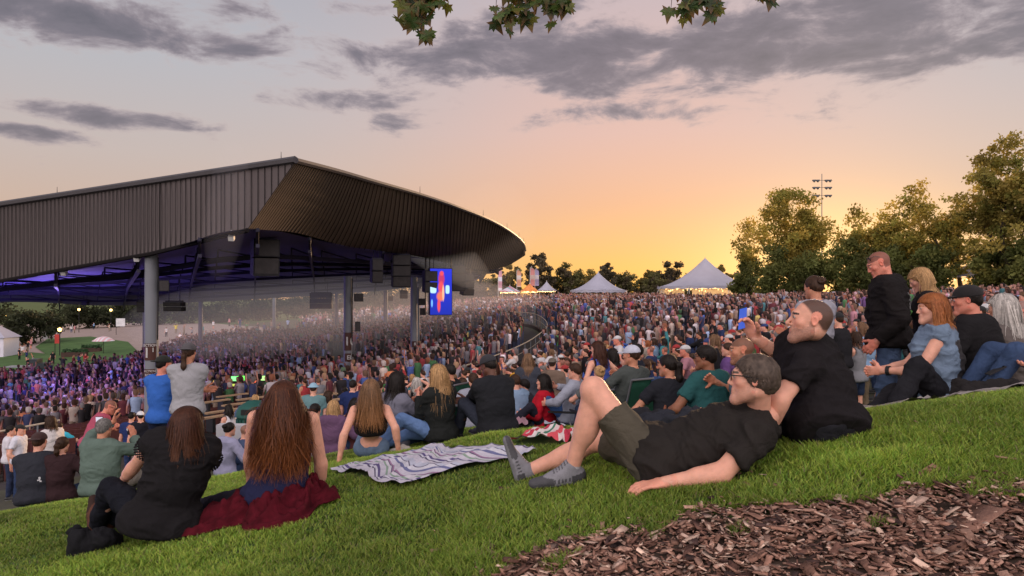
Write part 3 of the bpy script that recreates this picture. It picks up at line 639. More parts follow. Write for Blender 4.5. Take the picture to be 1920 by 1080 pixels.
def strands(k,n,length,wid,color,part=0.,wave=.012,out=1.,seed=0,obst=(),root='all',steps=14,grav=.55,tipcol=None,dirb=0.,fan=1.):
    """hair ribbons combed from the scalp, falling over head, neck and back"""
    g=np.random.default_rng(seed); c,f,u,s=k['head'],k['hf'],k['hu'],k['hs']; sc=k['H']/1.75; M=np.stack([s,f,u])
    rad=V3(.084,.106,.097)*sc*out; cen=c+(f*-.012+u*.028)*sc
    th=g.uniform(0,2*math.pi,n*3); zz=g.uniform(-.35,1,n*3); q=np.stack([np.sqrt(1-zz**2)*np.cos(th),np.sqrt(1-zz**2)*np.sin(th),zz],-1)
    keep=(q[:,1]<.35+.7*np.maximum(q[:,2],0))&(q[:,2]>-.35)|(q[:,2]>.72)
    if root=='back': keep&=q[:,1]<.2
    q=q[keep][:n]; n=len(q); pos=cen+(q*rad)@M
    d=np.stack([np.sign(q[:,0]-part*.2)*(.25+np.abs(q[:,0]))*.9,-.55-.25*q[:,1]+dirb,-.25-.3*(1-q[:,2])],-1)@M
    Lr=length*g.uniform(.78,1.05,n)*(1-.25*np.abs(q[:,2])); st=Lr/steps; pts=[pos]; cl=g.integers(0,max(4,n//9),n); ph=(cl*2.399)%6.28; sprd=g.normal(0,.13,(n,3))*fan
    for t in range(steps):
        d=d/np.linalg.norm(d,axis=1,keepdims=True); fr=t/steps
        d=d*(1-grav)+np.array([0,0,-1.])*grav+sprd*.35+ (np.sin(ph+fr*9+q[:,0]*3)[:,None]*s+np.cos(ph*1.7+fr*8)[:,None]*f)*wave*14*min(1,.3+fr)
        d=d/np.linalg.norm(d,axis=1,keepdims=True); pos=pos+d*st[:,None]
        l=((pos-cen)@M.T)/rad; m=np.linalg.norm(l,axis=1); ins=m<1.02; l[ins]*=(1.03/m[ins])[:,None]; pos=np.where(ins[:,None],cen+(l*rad)@M,pos)
        # keep the face clear
        lf=(pos-c)@M.T; bad=(lf[:,1]>.018*sc)&(np.abs(lf[:,0])<.12*sc)&(lf[:,2]<.055*sc)&(lf[:,2]>-.16); lf[bad,1]=.018*sc; nx=np.abs(lf[:,0])<.079*sc; bn=bad&nx; lf[bn,0]=np.sign(lf[bn,0])*.082*sc; pos=np.where(bad[:,None],c+lf@M,pos)
        for a,b,r in obst:
            ab=b-a; tt=np.clip(((pos-a)@ab)/max(ab@ab,1e-9),0,1); cp=a+tt[:,None]*ab; dv=pos-cp; m=np.linalg.norm(dv,axis=1); ins=m<r; pos=np.where(ins[:,None],cp+dv/np.maximum(m,1e-6)[:,None]*r*1.02,pos)
        pts.append(pos)
    P=np.stack(pts,1); T=steps+1
    tang=np.gradient(P,axis=1); side=np.cross(tang,(P-cen-u*-.1)); side/=np.maximum(np.linalg.norm(side,axis=2,keepdims=True),1e-9)
    w=wid*(1-.75*(np.arange(T)/steps)**2)[None,:,None]*g.uniform(.6,1.3,(n,1,1)); V=np.stack([P-side*w/2,P+side*w/2],2).reshape(-1,3)
    base=(np.arange(n)*T*2)[:,None]+np.arange(steps)[None,:]*2; Fq=np.stack([base,base+1,base+3,base+2],-1).reshape(-1,4)
    col=np.array(color)[None,:]*g.uniform(.55,1.5,(n,1)); tc=np.array(tipcol if tipcol is not None else color)[None,:]*g.uniform(.7,1.4,(n,1)); fr=(np.arange(T)/steps)[None,:,None]**1.5
    C=(col[:,None,:]*(1-fr)+tc[:,None,:]*fr); C=np.repeat(C[:,:,None,:],2,2).reshape(-1,3)
    return V,Fq,C
def joinm(parts):
    V=[];Fq=[];C=[];n=0
    for v,f,c in parts:
        V.append(v);Fq.append(f+n);C.append(np.tile(np.asarray(c,float),(len(v),1)) if np.ndim(c)==1 else c);n+=len(v)
    return np.concatenate(V),np.concatenate(Fq),np.concatenate(C)
def place(name,V,Fq,C,m,root,org,smooth=True,col=None,label=None):
    me=newmesh(name,V-org,Fq,smooth=smooth,cols=C,mats=[m]); o=link(name,me,root,label=label)
    if col is not None: o.color=(*col,1)
    return o
def dress(k, label, lod=1, vox=.012, skin='fair', top='tee', topc=(.05,.05,.05), bot='jeans', botc=(.03,.05,.10), hair='short', hairc='brown', hlen=.35, hat=None, hatc=(.02,.02,.02), hatback=False, fat=1., shoec=(.06,.06,.06), shoe=True, solec=(.5,.5,.5), sockc=None, beard=None, curl=.35, palm=(None,None), side=(None,None), hdir=(None,None), glasses=None, group=None, seed=0, kind='person', tmat=None, bmat=None, pants_label=None, toe=None, name='person', inf=.016, wave=.012, sunhead=False, tip=None, foldamp=.010, root_org=None, chub=1., nose=1., foldaxis=None, hairn=None, shortlen=.5):
    H=k['H']; rt,ft,up=k['rt'],k['ft'],k['up']; sk=np.array(SKIN[skin]); fm=k['female']
    org=V3(root_org) if root_org is not None else V3(k['pel'][0],k['pel'][1],min(k['anR'][2],k['anL'][2])-.06)
    parts=[]
    B=SDF(); torso_prims(B,k,fat,inf=-.012 if top else 0.)
    cov={'jeans':2,'pants':2,'shorts':.8,'long_shorts':1,'capri':1.5}.get(bot,0); lt=.80 if cov else 1.; ls=.70 if cov>=1.5 else 1.
    for s in 'RL':
        B.cap(k['sh'+s],k['el'+s],.033*H*.86*(.8+.2*fat),.0245*H*(.85 if fm else 1),.03); B.cap(k['el'+s],k['wr'+s],.0245*H*(.85 if fm else 1),.0165*H*(.85 if fm else 1),.02)
        fa=nrm(k['wr'+s]-k['el'+s]); B.cap(k['el'+s]+fa*.03,k['el'+s]+fa*.10,.026*H*(.85 if fm else 1),.024*H*(.85 if fm else 1),.02)
        B.cap(k['hp'+s],k['kn'+s],.050*H*(.7+.3*fat)*lt*(.9 if cov else 1),.0335*H*ls,.04); B.cap(k['kn'+s],k['an'+s],.031*H*ls,.0205*H,.02)
        sh=nrm(k['an'+s]-k['kn'+s]); ff=nrm(k['f']-np.dot(k['f'],sh)*sh) if abs(np.dot(k['f'],sh))<.95 else nrm(-up)
        kf=nrm((k['kn'+s]-k['hp'+s])-np.dot(k['kn'+s]-k['hp'+s],sh)*sh) if np.linalg.norm(np.cross(k['kn'+s]-k['hp'+s],sh))>.05 else ff
        B.ell(k['kn'+s]+sh*.11*H*.9-kf*.012*H,V3(.032*H,.032*H,.062*H)*ls,np.stack([np.cross(kf,sh),kf,sh]),.03)
        B.ell(k['kn'+s]+kf*.006*H,V3(.034*H,.034*H,.034*H)*ls,None,.02)
    B.cap(k['neck']-up*.03,k['neck']+up*.02,.034*H,.030*H,.03)
    v,f=B.mesh(vox); parts.append((v,f,sk))
    HS=SDF(); P,sc=head_prims(HS,k,lod=lod,chub=chub,nose=nose); vh=min(vox,.004 if lod>=2 else max(.006,vox*.75)); v,f=HS.mesh(vh)
    c,hf,hu,hs=k['head'],k['hf'],k['hu'],k['hs']; l=((v-c)@np.stack([hs,hf,hu]).T)/sc; C=np.tile(sk,(len(v),1))
    lip=(l[:,1]>.09)&(np.abs(l[:,2]+.058)<.009)&(np.abs(l[:,0])<.021); C[lip]=sk*np.array([.85,.62,.60])
    cheek=np.exp(-(((np.abs(l[:,0])-.045)/.02)**2+((l[:,2]+.02)/.025)**2))*(l[:,1]>.04); C=C*(1-cheek[:,None]*np.array([.0,.18,.2])); ear=np.abs(l[:,0])>.074; C[ear]=C[ear]*np.array([1.,.8,.78])
    hc=np.array(HAIR[hairc]); br=(l[:,1]>.07)&(np.abs(l[:,2]-.034-.12*(.03-np.abs(l[:,0]))**1)<.0055)&(np.abs(np.abs(l[:,0])-.033)<.018); C[br]=hc*1.2
    eye=(np.abs(np.abs(l[:,0])-.031)<.013)&(np.abs(l[:,2]-.013)<.006)&(l[:,1]>.085); C[eye]=(.45,.42,.4); iris=(np.abs(np.abs(l[:,0])-.031)<.0055)&(np.abs(l[:,2]-.013)<.006)&(l[:,1]>.085); C[iris]=(.03,.02,.015)
    if beard is not None:
        bm=((l[:,2]<-.030)&(l[:,1]>-.01)&(l[:,2]>-.125)&(l[:,2]<-.030-.0*l[:,1])&~((l[:,2]>-.045)&(l[:,1]<.085)&(l[:,1]>.05)))&~lip
        bm|=(l[:,1]<.02)&(l[:,1]>-.005)&(l[:,2]<.01)&(np.abs(l[:,0])>.05)&~ear
        bf=beard*bm*(.55+.6*vnoise(v*260,3))*np.clip((-.022-l[:,2]+.03*(l[:,1]<.03))/.03,0,1); C=C*(1-bf[:,None])+(hc*1.6)[None,:]*bf[:,None]
    if hair=='receding':
        pl=(l[:,1]-.040)*math.cos(R(38))-(l[:,2]-.066)*math.sin(R(38)); hm=np.clip(-pl/.012,0,1)*np.clip((l[:,2]+.055)/.02,0,1)*(1-((l[:,1]>.022)&(l[:,2]<.035)))*(1-ear); C=C*(1-hm[:,None]*.88)+hc[None,:]*1.3*hm[:,None]*.88
    if hair in ('buzz',) :
        sc_=(l[:,2]>.045+.0*l[:,1])&(l[:,1]<.085)|((l[:,1]<-.02)&(l[:,2]>-.05)); sc_&=~ear; C[sc_]=C[sc_]*.30+hc*.70
    parts.append((v,f,C))
    Hd=SDF()
    for i,s in enumerate('RL'):
        sg=1 if s=='R' else -1; d=nrm(k['wr'+s]-k['el'+s]) if hdir[i] is None else nrm(hdir[i]); n=palm[i] if palm[i] is not None else (-rt*sg+ -ft*.2); th=side[i] if side[i] is not None else ft*1.+up*.2
        Hd.cap(k['wr'+s]-nrm(k['wr'+s]-k['el'+s])*.05,k['wr'+s],.0185*H*(.85 if fm else 1),.0155*H*(.85 if fm else 1),.01); cu=curl[i] if isinstance(curl,(tuple,list)) else curl
        hand_prims(Hd,k['wr'+s],d,n,th,curl=cu,sc=(H/1.75)*(.93 if fm else 1.02))
    vhand=.0045 if lod>=2 else max(.0065,min(vox,.010))
    if np.linalg.norm(k['wrR']-k['wrL'])>.5 :
        for part in (0,1):
            S2=SDF(); m=len(Hd.p)//2; S2.p=Hd.p[part*m:(part+1)*m]; v,f=S2.mesh(vhand); parts.append((v,f,sk*np.array([1.,.88,.86])))
    else: v,f=Hd.mesh(vhand); parts.append((v,f,sk*np.array([1.,.88,.86])))
    # bare feet inside the shoes
    V,Fq,C=joinm(parts); me=newmesh('person_body',V-org,Fq,smooth=True,cols=C,mats=[m_skin]); root=link(name,me,None,loc=tuple(org),label=label,cat='person',group=group)
    # ---- shirt
    if top:
        T=SDF(); torso_prims(T,k,fat,inf=inf,kk=.06)
        if top=='cap': T.ell(k['pel']-up*.01,((.118)*H*fat**.5,.09*H,.07*H),np.stack([k['r'],k['f'],up]),.08)
        T.ell(k['pel'],((.106 if fm else .099)*H*fat**.5+inf*1.2+.012,.076*H*fat**.5+inf*1.2+.012,.075*H),np.stack([k['r'],k['f'],up]),.04); T.cap(k['pel']+up*.03*H,k['chest']-up*.03*H,(.086 if not fm else .076)*fat*H+inf,(.095 if not fm else .080)*H*fat**.7+inf,.05,fl=ft,fs=.70); ntor=len(T.p)
        sl={'tee':.62,'tank':0,'long':2,'hoodie':2,'cap':.22,'sleeveless':.0,'open':2,'vest':.12,'crop':0}[top]
        th=.010 if top in('tank','crop') else inf
        for s in 'RL':
            a,b,w=k['sh'+s],k['el'+s],k['wr'+s]
            if sl==0: pass
            elif sl<1: e=a+(b-a)*sl; T.cap(a,e+(b-a)*.15,.032*H+inf*.4,.029*H+inf*.8,.03,clip=(e,b-a))
            else: T.cap(a,b,.036*H+inf*.4,.030*H+inf*.6,.03); T.cap(b,b+(w-b)*.98,.030*H+inf*.6,.022*H+inf*.5,.02,clip=(b+(w-b)*.9,w-b))
        clips=[]
        if top=='crop': clips.append((k['mid']-up*.015*H,-up))
        elif top in ('tee','tank','hoodie','long','cap','sleeveless','vest'): clips.append((k['pel']-up*.030*H,-up))
        nk=k['neck']+up*(.012*H if top!='hoodie' else .02*H)
        clips.append((nk,up))
        if top in('tank','crop'):
            # scooped arm holes and neck
            for s in (1,-1): T.ell(k['sh'+('R' if s>0 else 'L')]+rt*s*.02,(.045*H,.07*H,.07*H),np.stack([rt,ft,up]),.01,sub=True)
            T.ell(k['neck']+up*.02*H,(.048*H,.05*H,.05*H),np.stack([rt,ft,up]),.01,sub=True)
        else: T.cap(k['neck']+up*.005*H,k['neck']+up*.1,.040*H if top!='vest' else .046*H,.05*H,.01,sub=True)
        if top=='hoodie':
            T.cap(k['neck']-ft*.045-up*.012-rt*.06,k['neck']-ft*.045-up*.012+rt*.06,.052,.052,.03); T.ell(k['neck']-ft*.080-up*.035,(.115,.060,.085),np.stack([rt,ft,up]),.03)
            for s in (1,-1): T.cap(k['neck']+rt*.06*s-ft*.03+up*.0,k['neck']+rt*.035*s+ft*.07-up*.04,.026,.02,.02)
        for q_ in range(ntor): T.p[q_]=T.p[q_][:8]+(clips,False)
        v,f=T.mesh(vox); v=folds(v,f,foldamp,7.,seed,axis=foldaxis if foldaxis is not None else up,stretch=2.2)
        nm={'tee':'shirt','tank':'tank_top','long':'long_sleeved_shirt','hoodie':'hoodie','cap':'blouse','sleeveless':'top','open':'shirt','vest':'vest','crop':'cropped_top'}[top]
        place(nm,v,f,None,tmat or m_cloth,root,org,col=topc)
    if bot:
        T=SDF(); r,ff=k['r'],k['f']; Mp=np.stack([r,ff,up]); T.ell(k['pel'],((.100 if fm else .093)*H*fat**.5,.068*H*fat**.5,.060*H),Mp,.04,clip=[(k['pel']+up*.055*H,up)])
        fr={'jeans':2,'pants':2,'shorts':.70,'long_shorts':1.0,'capri':1.5}[bot]
        clp=[(k['pel']+up*.055*H,up)]
        for s in 'RL':
            a,b,w=k['hp'+s],k['kn'+s],k['an'+s]
            if fr<=1: e=a+(b-a)*fr; T.cap(a,e+(b-a)*.1,.052*H*(.75+.25*fat),.046*H,.03,clip=(e,b-a))
            else: T.cap(a,b,.053*H*(.7+.3*fat),.037*H,.03); e=b+(w-b)*(fr-1)*.97; T.cap(b,e+(w-b)*.1,.038*H,.029*H,.02,clip=(e,w-b))
        v,f=T.mesh(vox); v=folds(v,f,foldamp*.8,9.,seed+3); place({'jeans':'jeans','pants':'trousers','shorts':'shorts','long_shorts':'shorts','capri':'trousers'}[bot],v,f,None,bmat or m_denim,root,org,col=botc,label=pants_label)
    if shoe:
        for i,s in enumerate('RL'):
            T=SDF(); a=k['an'+s]; sh=nrm(a-k['kn'+s]); 
            if toe is not None and toe[i] is not None: fd=nrm(toe[i])
            else:
                fd=nrm(k['f']-V3(0,0,np.dot(k['f'],V3(0,0,1))))
            dn=sh-np.dot(sh,fd)*fd; dn=nrm(dn) if np.linalg.norm(dn)>.15 else V3(0,0,-1)
            if toe is None: dn=V3(0,0,-1); 
            L=.155*H
            hl=a+dn*.035-fd*.035; tp=a+dn*.045+fd*(L-.085); sd=np.cross(fd,dn)
            T.cap(hl,hl+fd*.10,.036,.038,.03); T.cap(hl+fd*.1+dn*.004,tp,.040,.030,.03,fl=dn,fs=.8); T.cap(a-dn*.02,hl+fd*.03,.041,.044,.03); T.cap(a+dn*.005+fd*.03,a+dn*.038+fd*.10,.036,.034,.03)
            so=a+dn*.070
            v,f=T.mesh(max(.006,vox*.8) if lod<2 else .005,[(so,dn)]); h=(v-so)@(-dn); C=np.tile(np.array(shoec,float),(len(v),1)); tl=(v-a)@fd; C[(h<.055)&(tl>L*.36)]=np.array(shoec)*.30; C[(h>.018)&(h<.060)&(tl<.01)]=np.array(shoec)*.25; C[(h>.030)&(h<.050)&(tl>.01)&(tl<L*.36)&(((tl*55)%1)<.5)]=np.array(shoec)*.3; C[h<.018]=solec
            if lod>=2:
                lc=(v-a)@fd; C[(np.abs(((lc*70)%1)-.5)<.14)&(h>.05)&(lc>.02)&(lc<.10)&(np.abs((v-a)@sd)<.022)]=(.02,.02,.02)
            o=place('shoe',v,f,C,m_shoe,root,org)
            if sockc is not None:
                T=SDF(); T.cap(a+dn*0,a-sh*.085,.040,.036,.01,clip=(a-sh*.085,-sh)); v,f=T.mesh(.007); place('sock',v,f,None,m_sock,root,org,col=sockc)
    # ---- hair
    hparts=[]; Mh=np.stack([hs,hf,hu]); g=np.random.default_rng(seed+11)
    def shell(th,clips,extra=None,vx=None,amp=.003):
        T=SDF(); T.ell(P(0,-.014,.030),V3(.077+th,.098+th,.089+th)*sc,Mh,.02); T.cap(P(0,-.06,-.02),P(0,-.05,-.055),.045*sc+th,.035*sc+th*.5,.03)
        if extra: extra(T)
        v,f=T.mesh(vx or max(.005,vh),clips); n_=vnormals(v,f)
        v=v+n_*(amp*1.6*(vnoise(v*170,seed)-.5)+amp*1.0*(vnoise(v*45,seed+4)-.5))[:,None]
        cc=hc[None,:]*(.55+1.0*vnoise(v*np.array([90,90,40]),seed+5))[:,None]; return v,f,cc
    face=lambda z,y,tilt: (P(0,y,z),hf*math.cos(tilt)-hu*math.sin(tilt))
    if hair in ('short','receding') and not hat:
        cl=[face(.055,.075,R(38)),(P(0,0,-.062),-hu)]
        if hair=='receding': cl=[face(.072,.030,R(30)),(P(0,0,-.050),-hu)]
        (hair=='short') and hparts.append(shell(.005+.006*shortlen,cl,amp=.0025)); 
        if lod>=1:
            def tuft(n):
                q=g.normal(size=(n*3,3)); q/=np.linalg.norm(q,axis=1,keepdims=True); q=q[(q[:,2]>-.5)&((q[:,1]*math.cos(R(38))-q[:,2]*math.sin(R(38)))*.1<(.045 if hair!='receding' else .012))][:n]; n=len(q)
                p0=P(0,-.014,.030)+(q*V3(.083,.104,.095)*sc)@Mh; cd=q*.32+np.array([0,.25,-.60]); cd/=np.linalg.norm(cd,axis=1,keepdims=True); Lh=(.006+.010*shortlen)*g.uniform(.6,1.3,(n,1)); p1=p0+(cd@Mh)*Lh; sdv=np.cross(p1-p0,g.normal(size=(n,3))); sdv/=np.linalg.norm(sdv,axis=1,keepdims=True); w=.0022 if lod>=2 else .004
                V_=np.stack([p0-sdv*w,p0+sdv*w,p1+sdv*w*.3,p1-sdv*w*.3],1).reshape(-1,3); return V_,np.arange(4*n).reshape(-1,4),np.repeat(hc[None,:]*g.uniform(.5,1.7,(n,1)),4,0)
            (hair=='short') and hparts.append(tuft(3200 if lod>=2 else 500))
    elif hair in ('long','bob','ponytail','bun'):
        bx=[(k['mid'],k['neck']-up*.03,.105*(H/1.75)+inf+.004),(k['shR'],k['shL'],.05*(H/1.75)+inf),(c+hf*-.01-hu*.06,k['neck'],.062)]
        if hair in('long','bob'):
            hparts.append(shell(.012,[face(.045,.070,R(35)),(P(0,0,-.10),-hu)],extra=lambda T:T.cap(P(0,-.065,.0),P(0,-.07,-.11),.05,.055,.04)))
            nst=hairn or (2600 if lod>=2 else 420); hparts.append(strands(k,nst,hlen,.0042 if lod>=2 else .011,hc,wave=wave,seed=seed,obst=bx,tipcol=tip,out=1.02,grav=.5))
        else:
            hparts.append(shell(.008,[face(.05,.070,R(38)),(P(0,0,-.055),-hu)]))
            if hair=='bun': 
                T=SDF(); T.ell(P(0,-.115,.055),(.042,.035,.038),None,.02); v,f=T.mesh(.006); v=v+vnormals(v,f)*(.012*(vnoise(v*70,seed)-.5))[:,None]; hparts.append((v,f,hc[None,:]*(.5+1.1*vnoise(v*80,seed))[:,None]))
            else:
                T=SDF(); a0=P(0,-.10,.035 if not hat else -.02); dwn=V3(0,0,-1); a1=a0-hf*.05+dwn*.03; a2=a0-hf*.055+dwn*hlen*.6; a3=a0-hf*.035+dwn*hlen
                T.cap(a0,a1,.022,.028,.02); T.cap(a1,a2,.028,.03,.02); T.cap(a2,a3,.03,.008,.02); v,f=T.mesh(.008); v=v+vnormals(v,f)*(.016*(vnoise(v*np.array([60,60,14]),seed)-.5))[:,None]; hparts.append((v,f,hc[None,:]*(.5+1.1*vnoise(v*np.array([110,110,14]),seed))[:,None]))
    elif hat and hair in('short','buzz','receding'): hparts.append(shell(.005,[face(.0,-.005,R(0)),(P(0,0,-.058),-hu)],amp=.002))
    if beard and beard>.8:
        T=SDF(); T.cap(P(-.045,.02,-.075),P(0,.085,-.115),.02,.026,.03); T.cap(P(.045,.02,-.075),P(0,.085,-.115),.02,.026,.03); v,f=T.mesh(.006); v=v+vnormals(v,f)*(.01*(vnoise(v*90,seed)-.5))[:,None]; hparts.append((v,f,hc))
    if hparts:
        V,Fq,C=joinm(hparts); place('hair',V,Fq,C,m_hair,root,org)
    if hat:
        T=SDF(); fd=-1 if hatback else 1
        T.ell(P(0,-.014,.040),V3(.092,.112,.092)*sc,Mh,.01,clip=[(P(0,0,.030),-hu)]); 
        if hat=='cap': T.ell(P(0,(.115 if fd>0 else -.125),.040),V3(.068,.070,.010)*sc,Mh,.008)
        elif hat=='bucket': T.ell(P(0,-.014,.036),V3(.13,.15,.016)*sc,Mh,.02)
        T.ell(P(0,-.014,.132),V3(.008,.008,.006)*sc,Mh,.003)
        v,f=T.mesh(max(.004,vh)); place('cap' if hat=='cap' else 'hat',v,f,None,m_hat,root,org,col=hatc)
    if glasses:
        G=MB(); lift=.085 if glasses=='head' else .012; fw=.100 if glasses!='head' else .055; rr=.0035
        if glasses=='back': pass
        for q in (1,-1):
            cpt=P(q*.033,fw+.004,lift); 
            ring=[tuple(cpt+(hs*math.cos(a)*.027+hu*math.sin(a)*.020)*sc) for a in np.linspace(0,2*math.pi,13)]
            G.tube(ring,.0024*1.1,5,False); G.tube([tuple(P(q*.06,fw+.002,lift+.006)),tuple(P(q*.082,fw*.4,lift+.008)),tuple(P(q*.084,-.02,lift if glasses!='head' else lift-.02))],.0026,5)
            if glasses in('head','sun'):
                G.add([tuple(x) for x in ring[:-1]],[tuple(range(12))])
        G.tube([tuple(P(-.008,fw+.01,lift+.004)),tuple(P(.008,fw+.01,lift+.004))],.0025,5)
        o=G.build('sunglasses' if glasses in('head','sun') else 'glasses',m_glass if glasses in('head','sun') else m_black,root); 
        for v in o.data.vertices: v.co-=Vector(org)
    return root
# ---------------------------------------------------------------- poses
def yawvec(deg): a=R(deg); return V3(-math.sin(a),math.cos(a),0)     # 0 looks away from the viewer, +90 looks left
LOGP=[]
def pose_skel(pose,x,y,gz,H,yaw,female,hyaw=None,hpitch=0.,arms='down',lean=0.,side=0.,fat=1.):
    f=yawvec(yaw); r=np.cross(f,V3(0,0,1)); q=H/1.75; b=V3(x,y,gz); Z=V3(0,0,1)
    hd=yawvec(yaw if hyaw is None else hyaw)*math.cos(R(hpitch))+Z*math.sin(R(hpitch))
    L=lambda a,c,z: b+(r*a+f*c+Z*z)*q
    gl=lambda a,c: float(gh(b[0]+(r[0]*a+f[0]*c)*q,b[1]+(r[1]*a+f[1]*c)*q))-gz   # ground under a spot
    kp=None; ep=None; toe=None
    if pose=='stand':
        pel=L(0,0,.93); an=(L(.11,-.02,.075),L(-.11,.04,.075)); kp=(f,f); tor=Z+f*.02+f*lean+r*side
        A={'down':(L(.27,.06,.80),L(-.27,.06,.80)),'pocket':(L(.22,.10,.92),L(-.22,.10,.92)),'hips':(L(.20,-.02,1.02),L(-.20,-.02,1.02)),'fold':(L(-.08,.26,1.16),L(.08,.28,1.12)),
           'phone':(L(.10,.40,1.62),L(-.10,.38,1.55)),'up':(L(.30,.15,1.95),L(-.28,.15,1.95)),'oneup':(L(.25,.10,1.98),L(-.24,.15,1.1)),'drink':(L(.20,.32,1.20),L(-.26,.06,.82)),'clap':(L(.05,.32,1.30),L(-.05,.32,1.30))}[arms]
        ep={'hips':(r-f*.6,-r-f*.6)}.get(arms)
    elif pose=='cross':
        pel=L(0,0,.11); an=(L(-.10,.36,max(.07,gl(-.1,.36)+.07)),L(.14,.42,gl(.14,.42)+.07)); kp=(r+Z*.35,-r+Z*.35); tor=Z+f*(.12+lean)+r*side
        A={'down':(L(.28,.30,.26),L(-.28,.30,.26)),'lap':(L(.08,.34,.26),L(-.08,.36,.28)),'fold':(L(-.04,.32,.30),L(.06,.32,.32)),'clap':(L(.05,.34,.50),L(-.05,.34,.52)),'phone':(L(.10,.42,.62),L(-.14,.40,.80)),'up':(L(.3,.2,1.1),L(-.3,.2,1.1)),'drink':(L(.2,.3,.5),L(-.26,.3,.26))}[arms]
        ep=(r*.7-f*.3-Z*.5,-r*.7-f*.3-Z*.5)
    elif pose=='knees':
        pel=L(0,0,.11); an=(L(.14,.52,gl(.14,.52)+.07),L(-.14,.55,gl(-.14,.55)+.07)); kp=(Z+r*.25,Z-r*.25); tor=Z+f*(.25+lean)+r*side
        A={'down':(L(.16,.44,.50),L(-.16,.44,.50)),'hug':(L(-.03,.55,.36),L(.05,.57,.34)),'fold':(L(-.08,.42,.56),L(.08,.44,.58)),'phone':(L(.10,.45,.72),L(-.10,.45,.76)),'clap':(L(.05,.4,.55),L(-.05,.4,.57)),'lap':(L(.1,.4,.5),L(-.1,.42,.52))}[arms]
    elif pose=='back':
        pel=L(0,0,.11); an=(L(.12,.86,gl(.12,.86)+.06),L(-.12,.80,gl(-.12,.80)+.06)); kp=(Z,Z); tor=Z-f*(.38+lean)+r*side
        A={'down':(L(.30,-.38,gl(.3,-.38)+.04),L(-.30,-.38,gl(-.3,-.38)+.04)),'lap':(L(.05,.25,.3),L(-.05,.25,.3))}[arms]; ep=(-f+r*.3,-f-r*.3)
    elif pose=='side':
        pel=L(0,0,.11); an=(L(-.55,.50,gl(-.55,.5)+.06),L(-.62,.36,gl(-.62,.36)+.06)); kp=(f*.8+Z*.6,f*.2+Z*.9-r*.3); tor=Z+f*.06+r*side
        A={'rest':(L(.02,.42,.30),L(-.14,.40,.31)),'down':(L(.25,.25,.16),L(-.16,.32,.3)),'clap':(L(.05,.34,.50),L(-.05,.34,.52)),'lap':(L(.08,.34,.26),L(-.08,.36,.28))}[arms]; ep=(r*.6-Z,-r*.7-Z*.8-f*.2) if arms=='rest' else None
    elif pose=='chair':
        pel=L(0,0,.40); an=(L(.13,.46,max(.0,gl(.13,.46))+.07),L(-.13,.50,max(0,gl(-.13,.5))+.07)); kp=(Z+f,Z+f); tor=Z-f*(.12-lean)+r*side
        A={'down':(L(.27,.28,.62),L(-.27,.28,.62)),'lap':(L(.08,.30,.56),L(-.08,.32,.58)),'drink':(L(.20,.3,.8),L(-.26,.26,.62)),'phone':(L(.10,.42,.95),L(-.10,.42,.95)),'clap':(L(.05,.34,.8),L(-.05,.34,.8))}[arms]; ep=(r-f*.5-Z*.3,-r-f*.5-Z*.3)
    k=skeleton(H,pel,tor,f,A,an,ep=ep,kp=kp,hd=hd,female=female,slouch=.02+.03*(pose in('cross','knees','chair')))
    if pose=='back': k['toes']=(f*.35+Z*.9,f*.35+Z*.9)
    return k
def figure(label,cx,cy,Y,pose,yaw,female=False,hyaw=None,hpitch=-5,arms='down',lean=0.,side=0.,H0=None,group=None,lod=1,rngY=(.86,1.16),fat=1.,**kw):
    H0=H0 or (1.64 if female else 1.76); best=None
    for Yt in np.linspace(Y*rngY[0],Y*rngY[1],25):
        x=(cx-960)/F*Yt; zc=-(cy-560)/F*Yt; gz=g1(x,Yt); h=zc-gz
        H={'stand':h-.02*0,'cross':(h-.10)/.455,'knees':(h-.10)/.44,'back':(h-.10)/.43,'side':(h-.10)/.46,'chair':(h-.40)/.46}[pose]-.35*abs(lean)*(pose!='stand')*0
        hc=min(max(H,H0*.94),H0*1.07); c=abs(H-hc)*2+abs(hc-H0)*.4+abs(Yt/Y-1)*.8
        if best is None or c<best[0]: best=(c,Yt,hc,H,x,gz)
    c,Yt,H,Hr,x,gz=best; LOGP.append((label[:40],round(Y,1),round(Yt,2),round(Hr,2)))
    k=pose_skel(pose,x,Yt,gz,H,yaw,female,hyaw,hpitch,arms,lean,side,fat)
    # slide so that the crown sits over the wanted spot
    crown=k['head']+k['hu']*.115; dx=x-crown[0]; dy=Yt-crown[1]
    k=pose_skel(pose,x+dx,Yt+dy,g1(x+dx,Yt+dy),H,yaw,female,hyaw,hpitch,arms,lean,side,fat)
    kw.setdefault('seed',int(abs(cx*7+cy)))
    b=(x+dx,Yt+dy,g1(x+dx,Yt+dy))
    if 'toes' in k: kw.setdefault('toe',k['toes'])
    o=dress(k,label,lod=lod,vox=max(.008,Yt*.00175),group=group,root_org=b,fat=fat,**kw)
    return o,k
# ---------------------------------------------------------------- the people nearest the viewer
Zv=V3(0,0,1)
def A(px,py,Y): return V3(at(px,py,Y))
def onground(px,py,lift=.0):
    p=V3(hitground(px,py)); p[2]+=lift; return p
